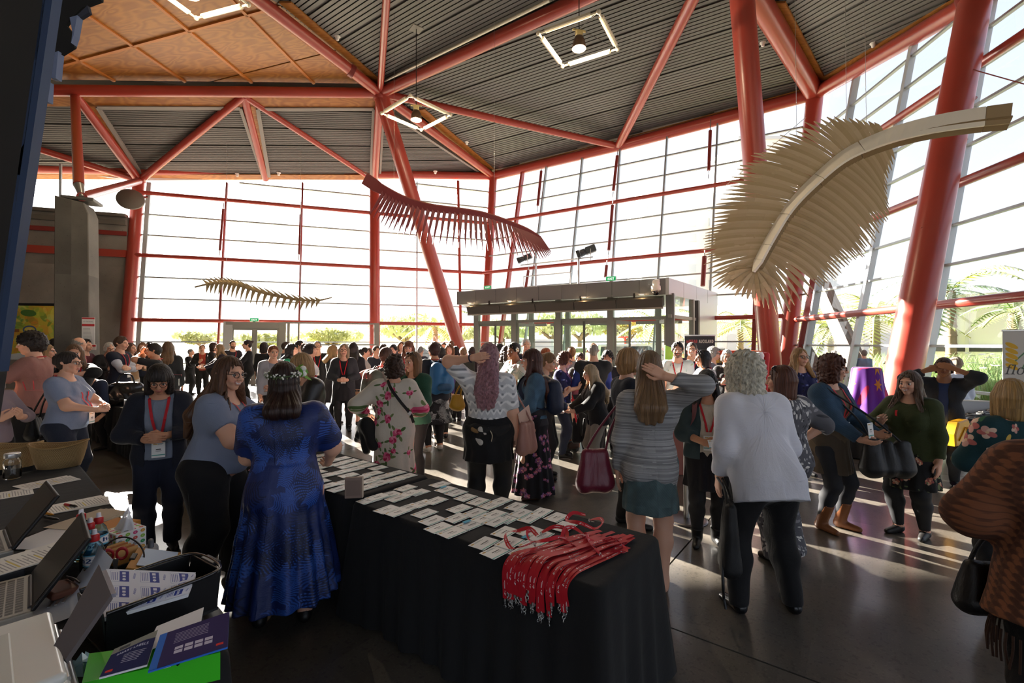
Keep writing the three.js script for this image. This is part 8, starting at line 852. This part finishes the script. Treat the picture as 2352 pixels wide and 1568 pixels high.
{
const q=p.floral,o=thing('folded_jacket','black jacket tucked under the floral tunic woman\'s left arm','jacket',q.T(0.15,0.52,0.0),q.heading);part(o,'jacket',soft(0.014,[rc([0.02,0.08,-0.1],[-0.05,-0.14,-0.15],0.075,0.05),rc([0.06,0.06,-0.04],[0.02,-0.2,-0.1],0.07,0.045),rc([0.08,0.02,0.02],[0.1,-0.05,0.0],0.07,0.06)],0.006),BAG(0x121213,0.85));part(o,'sleeve',soft(0.013,[rc([0.1,-0.02,0],[0.14,-0.1,0.02],0.045,0.04)]),BAG(0x1a1a1b,0.85));
const loc=(x,y,z)=>q.gr.worldToLocal(q.T(x,y,z)),s=thing('crossbody_strap','black cross-body strap over the rose print tunic','strap',q.gr.position.clone(),q.heading);const tp=[[0.035,0.852,-0.045],[0.0,0.8,-0.115],[-0.06,0.72,-0.135],[-0.115,0.64,-0.1],[-0.135,0.57,-0.05]].map((v)=>loc(...v));part(s,'strap',ribbon(tp,0.03,V(0,0.3,-1)),DS(BAG(0x141415,0.6)));part(s,'buckle',rbox(0.034,0.04,0.008,0.002,tp[3].x,tp[3].y,tp[3].z - 0.004,EU(0,0,0.6)),STEEL);}
{
const q=p.pink,o=thing('tied_jacket','dark jacket with white and tan patches tied round the waist','jacket',q.T(0,0.55,0),q.heading),k=q.h;const ring=Array.from({length:12},(_,i)=>{const a=i / 12*6.283,b=(i + 1)/ 12*6.283,R=0.125*k,z=0.098*k;return rc([Math.sin(a)*R,0.012*Math.sin(a*3),Math.cos(a)*z],[Math.sin(b)*R,0.012*Math.sin(b*3),Math.cos(b)*z],0.03,0.03);});part(o,'jacket',soft(0.013,[ring,rc([-0.14,-0.02,-0.12],[-0.04,-0.12,-0.17],0.05,0.04),rc([0.04,-0.02,-0.16],[0.1,-0.13,-0.15],0.05,0.04)],0.006),BAG(0x141416,0.8));part(o,'white_patch',soft(0.011,[rc([0.13,-0.06,-0.15],[0.05,-0.12,-0.19],0.02,0.028),rc([0.05,0.0,-0.185],[0.01,-0.03,-0.19],0.03,0.02)]),M(0xc9c4bc,0.8));part(o,'tan_patch',soft(0.011,[rc([0.12,0.0,-0.165],[0.06,-0.03,-0.185],0.026,0.02),rc([0.17,-0.02,-0.1],[0.15,-0.06,-0.13],0.02)]),M(0x8a6a42,0.8));part(o,'drawstring',[tube([V(-0.02,0.02,-0.19),V(-0.06,-0.05,-0.2),V(-0.05,-0.13,-0.19),V(-0.1,-0.09,-0.18)],0.005,24),tube([V(-0.1,0,-0.17),V(-0.15,-0.06,-0.15),V(-0.16,-0.12,-0.13)],0.005,18)],M(0xc2b29a,0.7));}
{
const q=p.shawl,o=thing('shawl_fringe','brown tasselled fringe of the woven shawl','fringe',q.T(0,0.36,0),q.heading),r=rng(6),g=[];const PI2=Math.PI*2;for(let i=0;i<56;i++){const a=i / 56*PI2,R=0.155*q.h,z=0.13*q.h,x=Math.sin(a)*R,zz=Math.cos(a)*z;g.push(tube([V(x,0.03,zz),V(x*1.03 + 0.01*(r()- 0.5),-0.03,zz*1.03),V(x*1.02 + 0.02*(r()- 0.5),-0.09 - 0.03*r(),zz*1.02)],0.0045,6,5));}g.forEach((t)=>part(o,'tassel',t,M(0x3a2418,0.9)));
const b=p.blue,w=thing('flower_wreath','white baby\'s breath wreath with green leaves on dark hair','wreath',b.hw([0,0.058,-0.012]),b.heading);w.quaternion.copy(b.gr.quaternion).multiply(b.headQ);w.rotateX(-0.12);const R=0.104,Rz=0.118;const band=new THREE.CatmullRomCurve3(Array.from({length:20},(_,i)=>V(Math.sin(i / 20*PI2)*R,0,Math.cos(i / 20*PI2)*Rz)),true);part(w,'band',new THREE.TubeGeometry(band,60,0.006,6,true),M(0x4a5a3a,0.8));const rr=rng(15);for(let i=0;i<90;i++){const a=rr()*PI2,fx=V(Math.sin(a)*(R + 0.012*rr()),(rr()- 0.35)*0.035,Math.cos(a)*(Rz + 0.012*rr()));part(w,'blossom',blossomG(rr),BLOSSOM).position.copy(fx);}for(let i=0;i<26;i++){const a=rr()*PI2;const m=part(w,'small_leaf',LEAFG,SAGE);m.position.set(Math.sin(a)*R*1.05,(rr()- 0.5)*0.03,Math.cos(a)*Rz*1.05);m.rotation.set(rr()*6,rr()*6,rr()*6);}
const sd=-1;for(let i=0;i<6;i++){const m=part(w,'leaf',BIGLEAF,LIME);m.position.set(sd*(R*0.95 + 0.012*(i%2)),0.005 + 0.016*i - 0.03,0.012*i - 0.035);m.rotation.set(i*1.1,i*0.7,i*1.7);}for(let i=0;i<2;i++){const m=part(w,'rose',new THREE.IcosahedronGeometry(0.02,2),M(0xf3f2ea,0.7));m.position.set(sd*R*1.08,0.03 - 0.035*i,-0.01);}
const fl=p.flower,y=thing('hair_flower','white flower with yellow centre behind the ear','flower',fl.hw([0.088,0.035,0.01]),fl.heading);y.quaternion.copy(fl.gr.quaternion).multiply(fl.headQ);for(let i=0;i<5;i++){const m=part(y,'petal',xf(new THREE.SphereGeometry(0.02,10,6),V(0.01,0.022,0),null,V(0.3,1,0.7)),M(0xf4f0de,0.7));m.rotation.x=i*1.2566;}part(y,'centre',ball(0.009,V(0.014,0,0),10,8),M(0xe6b81e,0.6));}
{
const card=(p0,w,h,turn,tilt,label,m=WHITEP)=>{const o=single('hand_card',rbox(w,h,0.002,0.0008),m,label,'card',null,p0);o.rotation.set(tilt,turn,0,'YXZ');return o;};const mid=(q)=>q.hands[0].clone().add(q.hands[1]).multiplyScalar(0.5);
card(mid(p.asian).add(V(0,0.01,0.03)),0.13,0.07,0.1,-0.5,'white card held by the woman with long black hair',M(0xffffff,0.5,{map:bT[0]}));card(mid(p.blond2).add(V(-0.06,0.03,0)),0.15,0.21,-0.6,-1.0,'white leaflets held by the pale blonde woman');card(mid(p.green1).add(V(0,0.03,0.02)),0.12,0.16,0.3,-0.4,'beige card held by the woman in green cardigan',M(0xb99a78,0.6));card(mid(p.redcurl).add(V(0.02,0.03,0)),0.075,0.14,1.2,-0.5,'pale phone held by the curly auburn woman');card(mid(p.redskirt).add(V(-0.06,-0.02,0.04)),0.16,0.22,0.1,-0.7,'dark red folder held by the woman in red skirt',M(0x5a1420,0.5));card(mid(p.whitetop).add(V(-0.02,0.02,0)),0.08,0.15,-0.8,-0.9,'brown phone case held by the woman in white top',M(0x6a4a34,0.5));card(p.back1.T(0.1,0.5,0.14),0.16,0.08,1.0,0.3,'maroon wallet by the taupe top',M(0x4a1c22,0.5));card(mid(p.boots).add(V(-0.1,0.09,0.06)),0.09,0.13,0.5,-0.1,'white badge card hanging on the denim jacket',badgeMat);card(p.sweater.hands[1].clone().add(V(0,0.03,0)),0.09,0.02,0.2,-1.3,'small pale cup lid held by the green jumper woman');
}
{
const o=thing('backpack','grey hiking backpack with orange trim standing on the floor','backpack',G(1308,1040).add(V(0,0.0,0)),0.5);part(o,'pack',soft(0.014,[rc([-0.08,0.1,0],[-0.06,0.42,0],0.1,0.08),rc([0.08,0.1,0],[0.06,0.42,0],0.1,0.08)],0.004,[(x,y,z,d)=>Math.max(d,0.004 - y)]),BAG(0x3d403f,0.8));part(o,'pocket',soft(0.013,[rc([-0.05,0.14,0.1],[0.05,0.14,0.1],0.055)]),BAG(0x4a3a34,0.8));part(o,'orange_trim',[tube([V(-0.1,0.22,0.12),V(0,0.25,0.13),V(0.1,0.22,0.12)],0.005,14),tube([V(0.12,0.1,0.1),V(0.14,0.3,0.08),V(0.1,0.45,0.06)],0.005,14)],M(0xc85a2a,0.6));
const b=thing('black_holdall','shiny black leather holdall on the farthest table','bag',tAt(-4.05*tL,0.42,TH),0.3);part(b,'bag',soft(0.02,[rc([-0.22,0.14,0],[0.22,0.14,0],0.16,0.15),rc([-0.12,0.26,0],[0.14,0.28,0],0.13,0.11)],0.006,[(x,y,z,d)=>Math.max(d,0.003 - y)]),M(0x17171a,0.25,{clearcoat:0.5}));part(b,'handle',tube([V(-0.12,0.36,0.03),V(-0.06,0.5,0.03),V(0.08,0.5,0.03),V(0.13,0.36,0.03)],0.013,20),BLACKP);
const n=thing('denim_heap','crumpled navy jacket lying beside the olive basket','jacket',tAt(-4.75*tL,0.2,TH),0.1);part(n,'jacket',soft(0.018,[rc([-0.16,0.05,0],[0.16,0.08,0.03],0.07,0.08),rc([0,0.06,-0.08],[0.1,0.05,0.1],0.07,0.06)],0.008,[(x,y,z,d)=>Math.max(d,0.003 - y)]),BAG(0x1c2740,0.9));part(n,'sleeve',soft(0.016,[rc([0.14,0.05,0.06],[0.28,0.035,0.12],0.045,0.03)]),BAG(0x222f4c,0.9));
const c=thing('table_sign','small white table sign standing among far badges','sign',tAt(-3.42*tL,0.2,TH),tTurn + 0.6);part(c,'card',rbox(0.13,0.19,0.006,0.002,0,0.096,0),WHITEP);part(c,'print',box(0.1,0.06,0.002,0,0.12,0.004),M(0x6a86b0,0.6));part(c,'foot',rbox(0.13,0.006,0.06,0.002,0,0.004,0),WHITEP);
}
// ================================================================ HANGING FEATHER AND FROND SCULPTURES
function blade(pts,ws,th,up){
const n=pts.length,pos=[],ix=[];for(let i=0;i<n;i++){const t=pts[Math.min(n - 1,i + 1)].clone().sub(pts[Math.max(0,i - 1)]).normalize(),nn=up.clone().addScaledVector(t,-up.dot(t)).normalize(),s=t.clone().cross(nn);for(const[a,b]of[[-1,1],[1,1],[1,-1],[-1,-1]]){const p=pts[i].clone().addScaledVector(s,a*ws[i]/ 2).addScaledVector(nn,b*th / 2);pos.push(p.x,p.y,p.z);}}for(let i=0;i + 1<n;i++)for(let k=0;k<4;k++){const a=i*4 + k,b=i*4 +(k + 1)%4,c=a + 4,d=b + 4;ix.push(a,c,b,b,c,d);}const e=(n - 1)*4;ix.push(0,1,2,0,2,3,e,e + 2,e + 1,e,e + 3,e + 2);let g=new THREE.BufferGeometry();g.setAttribute('position',new THREE.Float32BufferAttribute(pos,3));g.setIndex(ix);g=g.toNonIndexed();g.computeVertexNormals();g.setAttribute('uv',new THREE.Float32BufferAttribute(new Float32Array(g.attributes.position.count*2),2));return g;
}
{
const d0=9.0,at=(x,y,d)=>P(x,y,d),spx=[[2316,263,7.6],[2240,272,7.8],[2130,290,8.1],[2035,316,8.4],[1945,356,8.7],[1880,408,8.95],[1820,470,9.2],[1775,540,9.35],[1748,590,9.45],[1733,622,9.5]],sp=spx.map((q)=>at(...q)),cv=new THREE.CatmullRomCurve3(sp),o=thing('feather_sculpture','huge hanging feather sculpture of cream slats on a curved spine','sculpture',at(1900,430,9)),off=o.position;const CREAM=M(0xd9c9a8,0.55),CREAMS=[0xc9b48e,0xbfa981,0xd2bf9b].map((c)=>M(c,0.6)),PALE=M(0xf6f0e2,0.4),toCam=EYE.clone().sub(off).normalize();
const side=cv.getTangent(0.6).cross(toCam).normalize();
// spine in segments: pale top face over a darker underside
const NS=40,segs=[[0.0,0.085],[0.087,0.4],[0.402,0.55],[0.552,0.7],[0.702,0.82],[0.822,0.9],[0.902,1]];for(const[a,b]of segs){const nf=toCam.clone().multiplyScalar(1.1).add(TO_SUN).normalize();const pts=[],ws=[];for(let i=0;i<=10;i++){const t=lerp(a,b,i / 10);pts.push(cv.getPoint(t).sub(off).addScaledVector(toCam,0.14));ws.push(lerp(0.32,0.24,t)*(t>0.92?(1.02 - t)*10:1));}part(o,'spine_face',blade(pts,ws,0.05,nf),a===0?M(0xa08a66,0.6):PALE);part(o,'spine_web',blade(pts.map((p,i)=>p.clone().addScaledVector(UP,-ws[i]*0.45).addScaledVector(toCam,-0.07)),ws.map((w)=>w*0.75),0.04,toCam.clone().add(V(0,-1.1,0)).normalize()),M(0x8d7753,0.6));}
const r=rng(5),N=64;for(const s of[1,-1])for(let i=0;i<N;i++){
const t=0.34 + 0.65*i /(N - 1),b=cv.getPoint(Math.min(1,t)).sub(off),tg=cv.getTangent(Math.min(1,t));const e=(i /(N - 1));let out=tg.clone().cross(toCam).normalize().multiplyScalar(s);
const prof=Math.pow(Math.sin(Math.PI*clamp(0.1 + 0.8*e,0,1)),0.75),L=(s>0?1.45:1.4)*prof*(e>0.9?lerp(1,0.62,(e - 0.9)*10):1)*(0.93 + 0.1*r())*(i<8?0.6 + 0.05*i:1);const fan=e>0.8?(e - 0.8)*5:0;const lf=out.x<0,ph=(lf?lerp(3,26,e)+ fan*50:lerp(-18,-2,e)+ fan*84)*D2R,gr=V(0,lf?0.05:-0.95,0);const pts=[],ws=[],wj=r();const M2=8,cup=0.34*(s>0?1:1);
for(let k=0;k<=M2;k++){const u=k / M2;const p=b.clone().addScaledVector(out,L*Math.cos(ph)*(u - 0.1*u*u)).addScaledVector(tg,L*u*Math.sin(ph)).addScaledVector(tg,L*0.3*u*u*(lf?0.5:0)).addScaledVector(gr,L*0.42*u*u).addScaledVector(toCam,cup*L*(u - u*u*1.1)*0.7 +(r()- 0.5)*0.01);pts.push(p);ws.push((0.05 + 0.03*wj)*(0.62 + 0.8*u*(1 - u)*2)*(u>0.95?0.25:u>0.8?0.6:1)*(0.75 + 0.5*prof));}
part(o,'barb',blade(pts,ws,0.012,toCam.clone().addScaledVector(out,0.25)),CREAMS[i%3]);
}
for(let i=0;i<14;i++){const a=lerp(-1.45,1.45,i / 13),tg=cv.getTangent(1),out=tg.clone().cross(toCam).normalize(),b=cv.getPoint(0.985).sub(off),L=0.5 + 0.08*r(),q=[],w=[];for(let k=0;k<=6;k++){const u=k / 6;q.push(b.clone().addScaledVector(tg,L*u*Math.cos(a)).addScaledVector(out,L*u*Math.sin(a)).addScaledVector(toCam,0.16*L*Math.sin(u*3)- 0.02*(i%2)).add(V(0,-0.12*u*u,0)));w.push(0.1*(0.3 + 1.5*u*(1.15 - u))*(u>0.95?0.4:1));}part(o,'barb',blade(q,w,0.012,toCam),CREAMS[i%3]);}
part(o,'support_wire',[[1830,275,8.9],[1945,265,8.7],[1990,262,8.6]].map(([x,y,d])=>cyl(at(x,y + 40,d).sub(off),at(x - 6,y + 40,d).setY(11.1).sub(off),0.004,undefined,5)),STEEL);
}
{
const px=[[838,410,13.4],[885,440,13.4],[930,462,13.5],[990,478,13.6],[1060,486,13.7],[1120,496,13.8],[1180,516,13.9],[1215,530,13.95],[1240,545,14]],cv=new THREE.CatmullRomCurve3(px.map((q)=>P(...q))),o=thing('frond_sculpture','dark red palm frond sculpture hanging before the far glass','sculpture',P(1040,485,13.6)),off=o.position,toCam=EYE.clone().sub(off).normalize(),MAR=M(0x74262c,0.5),MAR2=M(0x8a3034,0.5);const pts=[],ws=[];for(let i=0;i<=30;i++){const t=i / 30;pts.push(cv.getPoint(t).sub(off));ws.push(t<0.1?0.34:lerp(0.3,0.04,t));}part(o,'stem',blade(pts,ws,0.08,toCam),MAR);part(o,'stem_edge',blade(pts.map((p,i)=>p.clone().add(V(0,ws[i]*0.5,0)).addScaledVector(toCam,-0.05)),ws.map((w)=>w*0.3),0.06,V(0,1,0)),M(0x9a5a4a,0.5));
const N=40;for(let i=0;i<N;i++){const t=0.12 + 0.87*i /(N - 1),b=cv.getPoint(t).sub(off),tg=cv.getTangent(t);const L=0.66 + 0.4*Math.sin(Math.PI*Math.min(1,t*0.95))-(t>0.85?(t - 0.85)*2:0),dir=V(lerp(-0.75,0.62,t),-1,0).normalize();for(const z of[0,1]){const q=[],w=[];for(let k=0;k<=5;k++){const u=k / 5;q.push(b.clone().addScaledVector(dir,L*u*(z?0.8:1)).addScaledVector(tg,L*0.35*(t>0.7?(t - 0.7)*3:0)*u).addScaledVector(toCam,(z?-0.5:0.28)*L*(u - 0.3*u*u)));w.push(0.1*(1 - u)+ 0.014);}part(o,'leaflet',blade(q,w,0.014,toCam.clone().add(V(z?-0.3:0.3,0,0))),z?MAR2:MAR);}}
part(o,'support_wire',[[905,448,13.45],[1135,500,13.8]].map(([x,y,d])=>cyl(P(x,y,d).sub(off),P(x,y,d).setY(11.4).sub(off),0.004,undefined,5)),STEEL);
}
{
const px=[[448,659,17],[480,652,17],[515,650,17.1],[550,655,17.2],[590,668,17.3],[640,680,17.4],[690,689,17.5],[730,690,17.5],[762,683,17.5]],cv=new THREE.CatmullRomCurve3(px.map((q)=>P(...q))),o=thing('fern_sculpture','slim brown fern frond sculpture hanging before the bright far glass','sculpture',P(600,670,17.2)),off=o.position,toCam=EYE.clone().sub(off).normalize(),BR=M(0x8a7a5a,0.6);const pts=[],ws=[];for(let i=0;i<=24;i++){pts.push(cv.getPoint(i / 24).sub(off));ws.push(0.1*Math.sin(Math.PI*(0.12 + 0.8*i / 24))+ 0.012);}part(o,'stem',blade(pts,ws,0.05,toCam),BR);
for(let i=0;i<22;i++){const t=0.12 + 0.76*i / 21,b=cv.getPoint(t).sub(off),L=0.55*Math.pow(Math.sin(Math.PI*(0.15 + 0.75*(i / 21))),0.6);for(const s of[-1,1]){const dir=V(-0.5 - 0.1*s,s>0?0.55:-1,0).normalize(),q=[],w=[];for(let k=0;k<=4;k++){const u=k / 4;q.push(b.clone().addScaledVector(dir,L*u*(s>0?0.75:1)).add(V(0.1*u*u*L*(s>0?-1:1),0,0)).addScaledVector(toCam,s*0.2*u));w.push(0.12*(1 - u)+ 0.014);}part(o,'leaflet',blade(q,w,0.014,toCam),BR);}}
part(o,'support_wire',[[520,651,17.1],[690,689,17.5]].map(([x,y,d])=>cyl(P(x,y,d).sub(off),P(x,y,d).setY(9.2).sub(off),0.004,undefined,5)),STEEL);
}
renderer.render(scene,camera);
